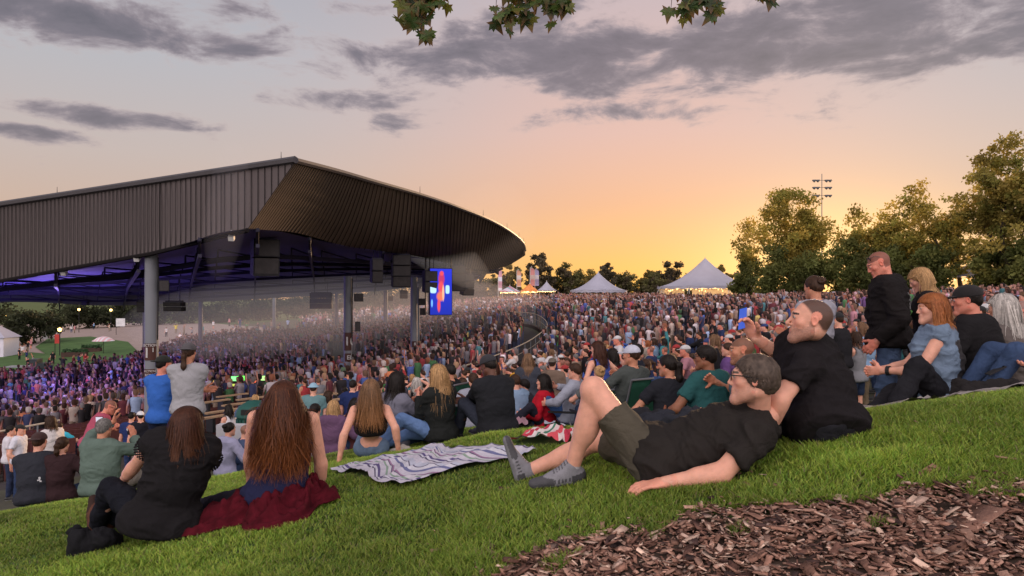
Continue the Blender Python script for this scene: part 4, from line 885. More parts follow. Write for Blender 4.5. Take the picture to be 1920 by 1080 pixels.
# --- man reclining on one elbow
pel=A(1222,862,3.28); k=skeleton(1.80,pel,(.62,-.10,.20),(-.34,.02,.94),(A(1330,905,3.55),onground(1236,921,.035)),(A(986,886,3.72),A(1072,880,3.42)),
    ep=((.2,.6,-.8),(.25,-.1,-1)),kp=((-.2,1.,.12),(-.1,0.,1)),hd=(-.93,.30,.04),hup=(.12,0,1),slouch=.0)
k['head']=A(1413,712,3.12); 
k['elL']=A(1352,888,3.0); k['wrL']=onground(1246,929,.050); k['neck']=A(1430,780,3.2); k['chest']=A(1372,812,3.24); k['shL']=A(1420,818,3.02); k['shR']=A(1442,792,3.40)
dress(k,'man in glasses, black t-shirt and olive shorts reclining on the grass with one knee raised',lod=2,vox=.008,skin='fair',top='tee',topc=(.022,.019,.017),bot='shorts',botc=(.075,.066,.048),hair='short',hairc='greybrown',fat=1.03,shoec=(.20,.20,.22),solec=(.16,.16,.17),sockc=(.50,.50,.53),beard=.25,
    curl=.28,palm=(None,(.1,.1,-1)),side=(None,(-.3,1,0)),hdir=(None,(-1,.05,-.12)),glasses='clear',seed=3,toe=((-.30,.05,.95),(-.95,-.1,-.12)),root_org=(pel[0],pel[1],g1(pel[0],pel[1])),foldamp=.024,foldaxis=(.8,0,.5),shortlen=1.,bmat=m_cloth)
# --- man in black t-shirt filming with a phone
pel=A(1556,803,3.28); gz=g1(pel[0],pel[1]); k=skeleton(1.74,pel,(-.03,.30,.37),(-.70,.70,0),(A(1413,632,3.62),A(1437,800,3.30)),(A(1395,792,4.15),A(1360,800,4.05)),
    ep=((.3,.2,-1),(.2,-.5,-.6)),kp=((.3,.6,.3),(.0,.5,.3)),hd=(-.96,.20,.10),slouch=.05)
k['head']=A(1520,602,3.34); k['elR']=A(1496,690,3.66); k['wrR']=A(1418,634,3.60); k['shL']=A(1513,680,3.24); k['elL']=A(1462,750,3.18); k['wrL']=A(1425,835,3.3)
bt=dress(k,'stubbled man in black t-shirt sitting upright, tattooed arm stretched out to film',lod=2,vox=.008,skin='fair',chub=1.0,nose=1.06,top='tee',topc=(.013,.011,.012),bot='jeans',botc=(.02,.02,.025),hair='receding',hairc='dark',fat=1.16,beard=.5,hdir=((-.55,0,.8),None),palm=((-.5,-.5,-.3),None),side=((-.6,-.3,.3),None),curl=(.55,.3),seed=5,root_org=(pel[0],pel[1],gz),foldamp=.020,shortlen=.15)
# tattoo on the raised forearm: darken the skin in scroll-like patches
me=bt.data; co_=np.empty(len(me.vertices)*3); me.vertices.foreach_get('co',co_); P_=co_.reshape(-1,3)+V3(bt.location); a,b=k['elR'],k['wrR']; ab=b-a; tt=((P_-a)@ab)/(ab@ab); dd=np.linalg.norm(P_-(a+np.clip(tt,0,1)[:,None]*ab),axis=1)
cc=np.empty(len(me.vertices)*4); ca=me.color_attributes['Col'].data; ca.foreach_get('color',cc); cc=cc.reshape(-1,4); m=(tt>-.05)&(tt<.62)&(dd<.06)&(np.abs(vnoise(P_*38,4)-.5)<.16); cc[m,:3]*=.22; ca.foreach_set('color',cc.ravel())
def phone(p,up,nrmv,label,scr=(.05,.12,.6),w=.062,h=.120):
    up=nrm(up); n=nrm(V3(nrmv)-np.dot(nrmv,up)*up); s=np.cross(up,n); M=Matrix((( s[0],n[0],up[0]),(s[1],n[1],up[1]),(s[2],n[2],up[2]))).to_4x4()
    t=thing('phone',label,'phone',tuple(p)); t.rotation_euler=M.to_euler()
    b=MB(); b.box((0,0,0),(w,.009,h)); o=b.build('case',m_black,t); bv=o.modifiers.new('b','BEVEL'); bv.width=.006; bv.segments=2
    b=MB(); b.box((0,-.0055,0),(w*.92,.002,h*.93)); b.build('display',mat('phone_display_%d'%int(scr[2]*100),(.02,.02,.03),rough=.2,emit=scr,estr=1.0,nscale=60,nvar=.4),t)
    b=MB(); b.lathe([(0,.006),(.007,.006),(.007,0)],10,M=[[1,0,0],[0,0,1],[0,1,0]],c=(-w*.3,.004,h*.38)); b.build('lens',m_glass,t); return t
hp=k['wrR']+nrm((-.55,0,.8))*.085
phone(hp+V3(-.035,-.02,.035),(-.25,.1,.95),(.5,-.85,.1),'black phone raised by the man in the black t-shirt, lit stage on its display')
# --- woman in crochet top, left
pel=onground(305,1012,.10); gz=g1(pel[0],pel[1]); Yp=pel[1]
k=skeleton(1.66,pel,(.09,.10,.48),(-.35,.93,0),(A(345,960,Yp+.40),A(192,950,Yp+.42)),(A(212,972,Yp+.42),A(182,985,Yp+.36)),ep=((.5,-.3,-.6),(-.4,-.5,-.5)),kp=((-.1,.5,.8),(-.6,.3,.7)),hd=(.25,.93,-.22),female=True,slouch=.05)
k['head']=A(352,800,Yp+.06)
dress(k,'woman with straight brown hair and black crochet blouse sitting at left, seen from behind',lod=2,vox=.008,skin='fair',top='cap',topc=(.012,.011,.012),bot='jeans',botc=(.010,.011,.016),hair='long',hairc='auburn',hlen=.25,wave=.008,fat=1.08,shoec=(.085,.028,.014),solec=(.02,.012,.01),seed=8,root_org=(pel[0],pel[1],gz),toe=((-.1,.35,.93),(-.25,.3,.93)),inf=.026,tip=(.09,.035,.016),hairn=3400,foldamp=.018)
# crocheted edge of her cap sleeves
LT_=[o for o in bpy.data.objects if o.get('label','').startswith('woman with straight brown hair')][0]
for s_ in 'RL':
    a,b=k['sh'+s_],k['el'+s_]; d=nrm(b-a); u=nrm(np.cross(d,(.3,.2,1))); w=np.cross(d,u); q=MB(); g=np.random.default_rng(3)
    for row in range(4):
        for j in range(26):
            an=2*math.pi*(j+.5*(row%2))/26; rr=.076-.002*row; c=a+d*(.055+.016*row)+(u*math.cos(an)+w*math.sin(an))*rr; q.lathe([(.002,-.006),(.0085,0),(.002,.006)],6,tuple(c-V3(LT_.location)))
    q.build('crochet_edging',mat('crochet_yarn',(.018,.016,.018),rough=.95,spec=.1),LT_,smooth=True)
# --- woman with long wavy hair, right of her
pel=onground(522,965,.10); gz=g1(pel[0],pel[1]); Yp=pel[1]
k=skeleton(1.70,pel,(.02,.05,.5),(-.12,.99,0),(A(600,930,Yp+.25),A(470,915,Yp+.28)),(A(395,958,Yp+.72),A(352,955,Yp+.62)),ep=((1,-.3,-.3),(-1,-.3,-.4)),kp=((.3,1,.02),(-.5,-.6,.10)),hd=(.1,.99,.0),female=True,slouch=.02)
k['head']=A(533,752,Yp+.02)
dress(k,'woman with very long wavy red brown hair and sunglasses on her head, seen from behind',lod=2,vox=.008,skin='fair',top='tank',topc=(.016,.018,.05),bot='jeans',botc=(.012,.012,.016),hair='long',hairc='auburn',hlen=.52,wave=.028,fat=1.06,shoec=(.03,.03,.03),seed=9,root_org=(pel[0],pel[1],gz),tip=(.24,.08,.025),hairn=4600,glasses='head')
FW=k
# --- standing man in black hoodie
o,k=figure('tall standing man in black hoodie and jeans, sunglasses on his cropped head, looking down',1636,470,6.1,'stand',62,hyaw=75,hpitch=-28,arms='pocket',H0=1.85,lod=2,skin='ruddy',top='hoodie',topc=(.012,.010,.010),bot='jeans',botc=(.055,.085,.15),hair='buzz',hairc='auburn',fat=1.22,glasses='head',lean=.04,inf=.03,foldamp=.02)
HK=(o,k)
def backprint(k,txt,size,m,up_=.20,dx=0.,off=.10,parent=None,rot=0.):
    H=k['H']; b=k['pel']+k['up']*up_*H-k['ft']*off*H+k['rt']*dx
    me=text_mesh(txt,size,m,.001); o=link('printed_lettering',me,parent); rt,up,n=k['rt'],k['up'],-k['ft']
    M=Matrix(((rt[0],up[0],n[0],b[0]),(rt[1],up[1],n[1],b[1]),(rt[2],up[2],n[2],b[2]),(0,0,0,1))); M=M@Matrix.Rotation(rot,4,'Z')
    M.translation-=Vector(parent.location) if parent else Vector(); o.matrix_local=M; return o
o,k=figure('standing woman in black t-shirt with straight chin-length blond hair, head bowed towards the left',1714,503,6.5,'stand',60,hyaw=62,hpitch=-26,arms='drink',female=True,H0=1.68,skin='fair',top='tee',topc=(.014,.012,.013),bot='jeans',botc=(.05,.07,.12),hair='bob',hairc='blond',hlen=.26,lod=2,wave=.003,hairn=1500,fat=1.1)
o,k=figure('woman in grey t-shirt with brown hair pinned up, standing behind the filming man',1524,513,6.1,'stand',20,female=True,H0=1.66,arms='fold',skin='tan',top='tee',topc=(.30,.30,.34),hair='bun',hairc='brown',botc=(.03,.04,.06),lod=1,fat=1.05)
o,k=figure('woman in sleeveless denim vest with wavy ginger bob sitting on a woven blanket',1745,556,4.55,'side',66,female=True,H0=1.68,hyaw=72,hpitch=-4,arms='rest',skin='fair',top='vest',topc=(.16,.22,.30),tmat=m_denim,bot='jeans',botc=(.016,.016,.019),hair='bob',hairc='red',hlen=.20,wave=.014,lod=2,hairn=2200,fat=1.28,foldamp=.024,tip=(.40,.16,.05),inf=.024)
wt=MB(); d_=nrm(k['wrL']-k['elL']); wt.tube([tuple(k['wrL']-d_*.045-d_*.012),tuple(k['wrL']-d_*.045+d_*.012)],.036,14); w_=wt.build('wristwatch',m_black,o); 
for v in w_.data.vertices: v.co-=o.location
VW=(o,k)
def paint(o,k,names,u0,u1,s0,s1,m,side=-1,jit=.004):
    for ch in o.children:
        if ch.name.split('.')[0] in names:
            me=ch.data; n=len(me.polygons); c=np.empty(n*3); me.polygons.foreach_get('center',c); c=c.reshape(-1,3)+V3(o.location); nn=np.empty(n*3); me.polygons.foreach_get('normal',nn); nn=nn.reshape(-1,3)
            d=c-k['pel']; u=d@k['up']; s=d@k['rt']; f_=(nn@(k['ft']*side)); j=jit*(vnoise(c*60,1)-.5)*2
            msk=(u>u0+j)&(u<u1+j)&(s>s0+j)&(s<s1+j)&(f_>.15); me.materials.append(m); idx=np.zeros(n,np.int32); me.polygons.foreach_get('material_index',idx); idx[msk]=len(me.materials)-1; me.polygons.foreach_set('material_index',idx); me.update()
paint(o,k,('vest',),.10,.42,-.15,.15,mat('back_patch',(.035,.032,.034),rough=.9,nscale=30,nvar=.9,bump=.3,bscale=80))
o,k=figure('man in black cap and thick black hoodie sitting behind the denim vest woman',1808,546,5.2,'cross',38,H0=1.80,hyaw=62,hpitch=-8,arms='down',skin='ruddy',top='hoodie',topc=(.014,.013,.014),bot='jeans',botc=(.03,.03,.04),hair='short',hairc='dark',hat='cap',hatc=(.016,.014,.014),fat=1.25,lod=2,inf=.034)
o,k=figure('woman with long straight silver blond hair and taupe sweater at the right edge',1876,562,5.9,'cross',20,female=True,H0=1.70,hyaw=30,skin='fair',top='long',topc=(.13,.11,.10),hair='long',hairc='silver',hlen=.36,wave=.004,lod=1,hairn=900,fat=1.1)
o,k=figure('short haired man with dark sunglasses half out of the right edge of the photo',1914,570,6.6,'cross',40,H0=1.78,hyaw=80,skin='ruddy',top='tee',topc=(.3,.3,.32),hair='buzz',hairc='grey',glasses='sun')
# person at the right edge holding a phone low, only jeans and hands in the photo
pel=A(2010,745,4.55); gz=g1(pel[0],pel[1]); pel[2]=gz+.11
k=skeleton(1.68,pel,(.1,-.15,.5),(-.96,.25,0),(A(1893,702,4.6),A(1912,716,4.42)),(A(1800,745,4.85),A(1835,752,4.6)),kp=((0,.3,.8),(0,-.2,.7)),female=True)
dress(k,'seated person in blue jeans at the right edge holding a phone low in both hands',vox=.009,lod=2,skin='fair',top='long',topc=(.03,.03,.035),bot='jeans',botc=(.045,.075,.15),hair='long',hairc='brown',hlen=.3,hdir=((-.9,.1,.25),(-.95,.1,.0)),palm=((.1,-.3,.9),(.1,-.1,.9)),side=((0,-.6,.8),(0,.8,.5)),curl=.3,seed=31,root_org=(pel[0],pel[1],gz))
phone(A(1867,694,4.5),(-.86,.1,.5),(.5,-.1,.86),'black phone held low in two hands at the right edge',scr=(.02,.02,.03))
# --- row on the lip of the lawn, left
SIT={}
SEAT='people sitting and standing along the lip of the lawn'
def Fg(*a,**q):
    q.setdefault('group',None); return figure(*a,**q)
o,k=Fg('grey haired man in sage green hoodie holding up a phone to film',196,786,6.7,'cross',-8,H0=1.78,hyaw=-2,arms='phone',top='hoodie',topc=(.105,.15,.125),bot='pants',botc=(.16,.14,.12),hair='short',hairc='grey',shortlen=.1,fat=1.22,lod=2,skin='tan',inf=.022,hdir=((-.3,.2,.9),(.1,.1,.95)),palm=((-.8,.3,0),(.7,.3,0)))
phone(A(187,793,k['wrL'][1]+.03)*1.0,(0,.1,1),(0,-1,.1),'white lit phone held up by the man in the sage green hoodie',scr=(.75,.72,.85),w=.085,h=.15)
o,k=Fg('man in brown cap and charcoal fleece hugging his knees at the left edge',75,820,7.5,'knees',25,H0=1.80,hyaw=10,arms='hug',top='long',topc=(.028,.030,.038),bot='jeans',botc=(.045,.09,.19),hair='short',hairc='brown',hat='cap',hatc=(.045,.022,.02),hatback=True,fat=1.12,lod=1,inf=.03)
paint(o,k,('long_sleeved_shirt',),.215,.250,.035,.065,mat('white_emblem',(.55,.55,.56),rough=.8,nscale=120,nvar=.5)); paint(o,k,('long_sleeved_shirt',),.204,.212,.025,.075,mat('white_emblem'))
o,k=Fg('woman with low brown ponytail and dark maroon sweater beside the charcoal fleece man',118,820,8.6,'cross',5,female=True,top='long',topc=(.035,.018,.020),hair='ponytail',hairc='brown',hlen=.18,inf=.024)
o,k=Fg('man in pink t-shirt and dark sunglasses leaning right behind the green hoodie man',215,742,9.4,'stand',-60,H0=1.78,hyaw=-70,hpitch=-30,arms='drink',lean=.45,top='tee',topc=(.36,.075,.12),hair='buzz',hairc='brown',glasses='sun',skin='ruddy',fat=1.15)
o,k=Fg('man in royal blue t-shirt and backward dark cap standing beside the nearest column',309,663,8.9,'stand',-12,H0=1.80,hyaw=-35,arms='fold',top='tee',topc=(.035,.12,.42),bot='jeans',botc=(.012,.016,.035),hair='short',hairc='dark',hat='cap',hatc=(.016,.018,.014),hatback=True,fat=.98,skin='ruddy')
o,k=Fg('standing man with brown ponytail, grey cap and light grey t-shirt near the nearest column',355,640,8.6,'stand',2,H0=1.86,arms='fold',top='tee',topc=(.30,.30,.315),bot='jeans',botc=(.05,.08,.15),hair='ponytail',hairc='brown',hlen=.26,hat='cap',hatc=(.075,.07,.075),hatback=True,fat=1.02,skin='tan',lod=2)
o,k=Fg('standing man in white t-shirt with black cap at the left edge, thumbs near his pockets',40,794,14.5,'stand',-80,arms='pocket',top='tee',topc=(.62,.62,.68),bot='jeans',botc=(.03,.05,.11),hair='short',hairc='dark',hat='cap')
o,k=Fg('man in white shirt right behind the white t-shirt man with the black cap',22,802,15.4,'stand',-60,arms='down',top='tee',topc=(.60,.58,.62),bot='jeans',botc=(.03,.04,.08),hair='short',hairc='dark')
o,k=Fg('long haired man in loose white t-shirt standing at left, looking left',93,778,13,'stand',70,arms='down',top='tee',topc=(.62,.58,.56),bot='jeans',botc=(.02,.02,.03),hair='long',hairc='brown',hlen=.24,hairn=260,fat=1.1)
o,k=Fg('person in bright turquoise t-shirt seated beyond the white t-shirt men',112,788,16.5,'chair',0,top='tee',topc=(.05,.42,.55),hair='short',hairc='brown')
o,k=Fg('man in navy shirt with a white 9 on its back near the nearest column',247,772,16,'stand',10,top='tee',topc=(.02,.035,.12),botc=(.03,.05,.12),hair='short',hairc='dark'); backprint(k,'9',.22,m_white,.2,off=.085,parent=o)
o,k=Fg('man in black t-shirt and pale cap holding a drink near the nearest column',263,776,15.2,'stand',40,arms='drink',top='tee',topc=(.015,.015,.02),bot='pants',botc=(.2,.17,.13),hair='short',hairc='dark',hat='cap',hatc=(.6,.6,.62),hatback=True)
# between and behind the two women
for a in [('woman in pale lilac hoodie with dark bun seated below the white wall',432,792,10.5,'cross',-30,dict(female=True,top='hoodie',topc=(.32,.32,.45),hair='bun',hairc='dark')),
 ('balding man in pale blue shirt seated right of the white wall',492,800,10.5,'cross',20,dict(top='tee',topc=(.22,.30,.42),hair='buzz',hairc='sandy',fat=1.1)),
 ('man in dark vest over blue shirt in front of the white wall',463,796,11,'cross',-60,dict(top='tee',topc=(.05,.07,.13),hair='buzz',hairc='brown')),
 ('woman in white tank top and pale cap walking past the green bin',428,757,15.5,'stand',60,dict(female=True,top='tank',topc=(.6,.58,.6),hair='long',hairc='dark',hlen=.3,hat='cap',hatc=(.5,.42,.3),arms='drink')),
 ('blond person in dark red hoodie beyond the green bin',479,738,18,'stand',0,dict(female=True,top='hoodie',topc=(.28,.02,.035),hair='bob',hairc='blond',hlen=.22)),
 ('man in teal t-shirt with light blue bucket hat right of the long haired woman',588,716,12.6,'stand',5,dict(top='tee',topc=(.12,.22,.23),hair='short',hairc='brown',hat='bucket',hatc=(.25,.42,.52),fat=1.1)),
 ('curly brown haired woman in cream top next to the bucket hat man',617,731,12.5,'stand',-40,dict(female=True,top='tank',topc=(.45,.38,.33),hair='long',hairc='brown',hlen=.26,wave=.02)),
 ('man in navy t-shirt with white shoulders standing below the second column',662,710,13.5,'stand',0,dict(top='tee',topc=(.018,.03,.10),hair='short',hairc='dark',botc=(.02,.02,.03))),
 ('broad man in plain black t-shirt with cropped hair between navy shirt and plaid shirt',712,712,14,'stand',5,dict(top='tee',topc=(.02,.022,.035),hair='short',hairc='brown',fat=1.15)),
 ('long haired blond woman in black and white plaid shirt seen from behind',744,700,12.6,'stand',0,dict(female=True,top='long',topc=(.06,.06,.08),hair='long',hairc='blond',hlen=.40,wave=.012,hairn=500,H0=1.7,inf=.024)),
 ('woman with ash purple wavy hair and black crop top raising both arms to film',781,706,12.4,'stand',10,dict(female=True,top='crop',topc=(.015,.013,.014),bot='pants',botc=(.09,.085,.05),hair='long',hairc='silver',hlen=.38,wave=.014,arms='phone')),
 ('person in bright green tank top beside the purple haired woman',797,712,13.2,'stand',0,dict(top='tank',topc=(.03,.33,.05),hair='short',hairc='dark',hat='cap',hatc=(.02,.02,.02),hatback=True)),
 ('man with shaved head and black t-shirt right of the green tank top',817,701,13,'stand',8,dict(top='tee',topc=(.02,.02,.03),hair='buzz',hairc='brown',skin='ruddy')),
 ('dark haired woman facing left just right of the shaved head man',836,711,13.5,'stand',85,dict(female=True,top='tee',topc=(.03,.02,.03),hair='long',hairc='dark',hlen=.28)),
 ('woman in navy dress with red brown hair facing left',866,707,13,'stand',75,dict(female=True,top='tank',topc=(.025,.04,.18),botc=(.025,.04,.18),bot='pants',hair='long',hairc='brown',hlen=.25,arms='fold')),
 ('man in blue plaid shirt right of the navy dress',887,706,15,'stand',30,dict(top='long',topc=(.09,.15,.30),hair='short',hairc='dark')),
 ('woman in loose grey tank top with dark red hair facing left, drink in hand',924,687,10.5,'stand',70,dict(female=True,top='tank',topc=(.22,.24,.27),hair='long',hairc='auburn',hlen=.24,wave=.014,arms='drink',hairn=500)),
 ('person in mint t-shirt between grey tank top and grey sweater',951,699,14.5,'stand',-10,dict(top='tee',topc=(.25,.45,.45),hair='short',hairc='dark')),
 ('woman in charcoal sweater and jeans with long dark blond hair standing, seen from behind',990,670,10.2,'stand',0,dict(female=True,H0=1.72,top='long',topc=(.045,.05,.065),botc=(.06,.10,.2),hair='long',hairc='sandy',hlen=.34,wave=.006,hairn=700,arms='pocket',fat=1.08,inf=.026)),
 ('person in mustard yellow shirt just left of the charcoal sweater woman',976,672,16,'stand',30,dict(top='long',topc=(.5,.25,.03),hair='short',hairc='dark')),
 ('person in tan hooded jacket right of the charcoal sweater woman',1036,682,10.8,'stand',-15,dict(top='hoodie',topc=(.17,.12,.09),hair='short',hairc='brown',hat='cap',hatc=(.12,.10,.08),hatback=True,fat=1.15)),
 ('woman with hands on hips in blue star patterned tank top and curly brown hair',1119,637,8.9,'stand',35,dict(female=True,H0=1.70,hyaw=60,top='tank',topc=(.05,.08,.30),botc=(.1,.15,.28),hair='long',hairc='auburn',hlen=.34,wave=.018,hairn=800,arms='hips')),
 ('dark haired woman in dark red top behind the star tank top woman',1148,651,9.8,'stand',10,dict(female=True,top='tank',topc=(.16,.015,.02),hair='bob',hairc='dark',hlen=.2)),
 ('man in black t-shirt looking up to the left, right of the dark red top',1196,641,9.,'stand',65,dict(hyaw=80,hpitch=12,top='tee',topc=(.016,.018,.028),hair='short',hairc='dark',skin='tan')),
 ('man in white cap and olive grey t-shirt sitting in the green camp chair',1182,676,6.6,'chair',35,dict(H0=1.8,hyaw=55,top='tee',topc=(.065,.075,.07),hair='short',hairc='brown',hat='cap',hatc=(.48,.50,.58),arms='drink',skin='tan',lod=2,fat=1.12)),
 ('woman with messy blond bun sitting behind the raised knee',1123,689,7.4,'chair',15,dict(female=True,top='tee',topc=(.10,.11,.11),hair='bun',hairc='blond')),
 ('woman in black t-shirt with dark ponytail sitting beside the camp chair',1250,668,6.0,'cross',12,dict(female=True,H0=1.70,hyaw=45,top='tee',topc=(.018,.019,.024),hair='ponytail',hairc='dark',hlen=.26,lod=2,skin='tan',fat=1.12,botc=(.05,.06,.08))),
 ('big man in glasses and dark teal shirt sitting in front of the crowd',1320,650,5.7,'cross',32,dict(H0=1.80,hyaw=62,top='tee',topc=(.022,.085,.085),hair='short',hairc='dark',skin='brown',glasses='clear',lod=2,fat=1.35,inf=.026)),
 ('bald man in grey shirt with dark sleeve leaning forward behind the teal shirt man',1388,631,6.6,'cross',70,dict(H0=1.80,hyaw=78,top='tee',topc=(.10,.13,.15),hair='buzz',hairc='brown',beard=.6,skin='tan',lod=2,fat=1.15,arms='drink')),
 ('small blond child with glasses seated left of the phone filming man',1463,615,8.2,'cross',50,dict(female=True,H0=1.45,top='tee',topc=(.5,.45,.2),hair='bob',hairc='blond',hlen=.2,hyaw=110)),
 ('blond woman in black crop top leaning back on both hands on the grass',696,743,6.5,'back',8,dict(female=True,H0=1.70,hyaw=-5,top='crop',topc=(.018,.016,.017),botc=(.13,.19,.28),hair='long',hairc='sandy',hlen=.42,wave=.010,hairn=1500,lod=2,fat=1.03,tip=(.42,.2,.08))),
 ('blond woman in mauve hoodie seated behind the crop top woman',626,755,8.4,'cross',-5,dict(female=True,top='hoodie',topc=(.13,.07,.13),hair='bob',hairc='blond',hlen=.27,hairn=500,wave=.012,fat=1.1,inf=.024)),
 ('dark haired woman with white headband seated left of the crop top woman',667,756,8.6,'cross',-20,dict(female=True,top='tank',topc=(.09,.03,.03),hair='long',hairc='dark',hlen=.3)),
 ('woman with dark wavy hair and grey t-shirt clapping, sunglasses on her head',747,745,7.3,'cross',-38,dict(female=True,H0=1.68,top='tee',topc=(.16,.16,.20),hair='long',hairc='dark',hlen=.32,wave=.018,hairn=900,arms='clap',glasses='head',fat=1.12,lod=2,skin='tan')),
 ('woman with long blond ponytail and black sweater sitting sideways in jeans',820,742,7.4,'side',48,dict(female=True,H0=1.68,top='long',topc=(.018,.020,.019),botc=(.13,.22,.42),hair='long',hairc='blond',hlen=.46,hairn=900,wave=.006,arms='clap',lod=2,fat=1.12)),
 ('dark haired man with sunflower sunglasses in the green chair behind the black sweater woman',842,727,8.8,'chair',60,dict(top='tee',topc=(.015,.016,.018),hair='short',hairc='dark',glasses='head',skin='tan',shortlen=1.2)),
 ('man in black jacket and black and white cap hugging his knees',910,736,7.5,'knees',38,dict(H0=1.80,hyaw=50,hpitch=-20,arms='hug',top='long',topc=(.017,.018,.021),bot='jeans',botc=(.03,.035,.05),hair='short',hairc='dark',hat='cap',hatc=(.03,.03,.035),skin='dark',fat=1.15,lod=2,inf=.032)),
 ('man in grey t-shirt with dark back print seated left of the black jacket man',887,733,8.6,'cross',15,dict(top='tee',topc=(.26,.27,.32),hair='short',hairc='brown',fat=1.2)),
 ('man with grey hair in light blue t-shirt seated right of the black jacket man',964,722,8.7,'cross',42,dict(top='tee',topc=(.22,.32,.45),hair='short',hairc='brown',shortlen=.2,fat=1.25)),
 ('bearded man resting his chin in his hand left of the red jacket woman',980,746,8.8,'cross',70,dict(hyaw=95,top='tee',topc=(.03,.03,.04),hair='short',hairc='dark',beard=.8,arms='clap')),
 ('woman in bright red jacket with pink headband leaning to the left on the grass',1017,729,8.2,'side',72,dict(female=True,H0=1.68,side=.05,lean=.2,top='long',topc=(.42,.012,.025),botc=(.02,.02,.03),hair='bob',hairc='dark',hlen=.22,wave=.02,fat=1.2,lod=2,inf=.03)),
 ('person in pale shirt and blue jeans lounging in a folding chair behind the raised knee',1076,722,8.0,'chair',65,dict(top='long',topc=(.30,.32,.38),botc=(.04,.09,.22),hair='short',hairc='brown',arms='drink')),
 ('seated man with dark hair and white shirt between long haired woman and mauve hoodie',592,758,9.2,'cross',-20,dict(top='tee',topc=(.42,.48,.58),hair='short',hairc='dark')),
 ]:
    lab,cx,cy,Y,pose,yaw,kw=a; kw=dict(kw); FIG=Fg(lab,cx,cy,Y,pose,yaw,**kw)
    if pose=='chair': SIT[cx]=(FIG[1]['pel'],yaw)
    if 'star patterned' in lab:
        ST_=FIG
    if 'dark back print' in lab: backprint(FIG[1],'TOUR',.13,mat('dark_print',(.03,.03,.04)),.2,off=.095,parent=FIG[0])
paint(HK[0],HK[1],('hoodie',),.16,.26,-.09,.09,mat('green_print',(.05,.16,.03),rough=.9,nscale=70,nvar=.9))
paint(HK[0],HK[1],('hoodie',),.27,.42,-.08,.08,mat('grey_print',(.10,.10,.10),rough=.9,nscale=60,nvar=.95))
print('PLACED',[l for l in LOGP if abs(l[3]-1.72)>.2])
# ---------------------------------------------------------------- the crowd
SHIRTS=[('black',(.018,.017,.020),30),('charcoal',(.05,.05,.055),12),('white',(.62,.60,.60),13),('grey',(.24,.24,.26),9),('navy',(.025,.04,.11),8),('red',(.38,.03,.035),6),('maroon',(.12,.02,.03),5),
 ('light blue',(.22,.36,.55),6),('royal blue',(.04,.12,.45),3),('pink',(.50,.22,.27),6),('teal',(.04,.22,.24),3),('green',(.05,.20,.06),2),('orange',(.6,.18,.04),2),('cream',(.50,.43,.34),6),('tan',(.28,.20,.14),4),('purple',(.14,.06,.22),2),('yellow',(.60,.48,.08),1)]
SW=np.array([s[2] for s in SHIRTS],float); SW/=SW.sum()
PANTS=[('blue jeans',(.05,.08,.16)),('dark jeans',(.02,.03,.06)),('black trousers',(.015,.015,.018)),('khaki trousers',(.22,.17,.11)),('grey trousers',(.09,.09,.10))]
cg=np.random.default_rng(21)
def crowd_points():
    pts=[]
    # lawn: jittered rings round the stage
    r=43.5
    while r<112:
        sp=(.68 if r<60 else .80)*(1+.15*math.sin(r)); n=int(2*math.pi*r/sp); a=np.arange(n)*2*math.pi/n+cg.uniform(0,1)
        rr=r+cg.normal(0,.22,n); x=PC[0]+rr*np.cos(a)+cg.normal(0,.15,n); y=PC[1]+rr*np.sin(a)+cg.normal(0,.15,n); m=cg.random(n)<(.90 if r<85 else .8); pts.append(np.column_stack([x,y,np.zeros(n)])[m]); r+=.95
    r=2.
    while r<41:
        n=int(2*math.pi*r/.56); a=np.arange(n)*2*math.pi/n; x=PC[0]+r*np.cos(a)+cg.normal(0,.05,n); y=PC[1]+r*np.sin(a)+cg.normal(0,.05,n)
        occ=.86-.5*(np.sin(a*7+r*.5)>.72)-.25*(r<24); aisle=(np.abs(((a*180/math.pi)%15)-7.5)>.55*30/r)
        walk=(np.abs(r-27.5)>.8); m=(cg.random(n)<occ)&aisle&walk; pts.append(np.column_stack([x,y,np.ones(n)])[m]); r+=.92
    P=np.concatenate(pts); P=P[P[:,1]>10.2]; x,y=P[:,0],P[:,1]
    z=gh(x,y); px=960+F*x/y; py=560-F*z/y
    keep=(px>-60)&(px<1980)&(y<118)
    keep&=~((px<330)&(py<np.interp(px,[0,100,230,330],[722,714,694,660]))&(y>30)); keep&=~((px<560)&(py<640)&(y>60)&(cg.random(len(px))<.85))
    # leave the front row's own ground free
    keep&=(y>np.interp(px,[0,450,600,870,980,1200,1400,1920],[27,27,22,20,15,12.5,11,10.2]))
    keep&=~((np.hypot(x-26.3,y-92)<7.5)|(np.hypot(x-12,y-96)<4.5)|(y>99+cg.normal(0,4,len(x)))|((y>86)&(x>34)))
    for (cx,cy,rad) in [(14,44,2.2),(20,62,2.5),(6,70,2.2)]: keep&=np.hypot(x-cx,y-cy)>rad*cg.uniform(.5,1,len(x))
    nz_=vnoise(np.column_stack([x*.22,y*.22,x*0]),12); nz2=vnoise(np.column_stack([x*.6,y*.6,x*0]),13); keep&=~((nz_*.6+nz2*.4<.36)&(P[:,2]==0)&(y>18)&(cg.random(len(x))<.8))
    # posts
    keep&=np.hypot(x+11.6,y-22)>.6; keep&=np.hypot(x+8.7,y-36)>.6; keep&=np.hypot(x+5.9,y-41)>.6
    return P[keep],z[keep],px[keep],py[keep]
CP,CZ,CPX,CPY=crowd_points()
dist=np.hypot(CP[:,0],CP[:,1]); order=np.argsort(dist); CP,CZ,CPX,CPY,dist=[q[order] for q in (CP,CZ,CPX,CPY,dist)]
inframe=(CPX>-20)&(CPX<1940); NI=235
idx_ind=np.where(inframe)[0][:NI]; mask=np.ones(len(CP),bool); mask[idx_ind]=False
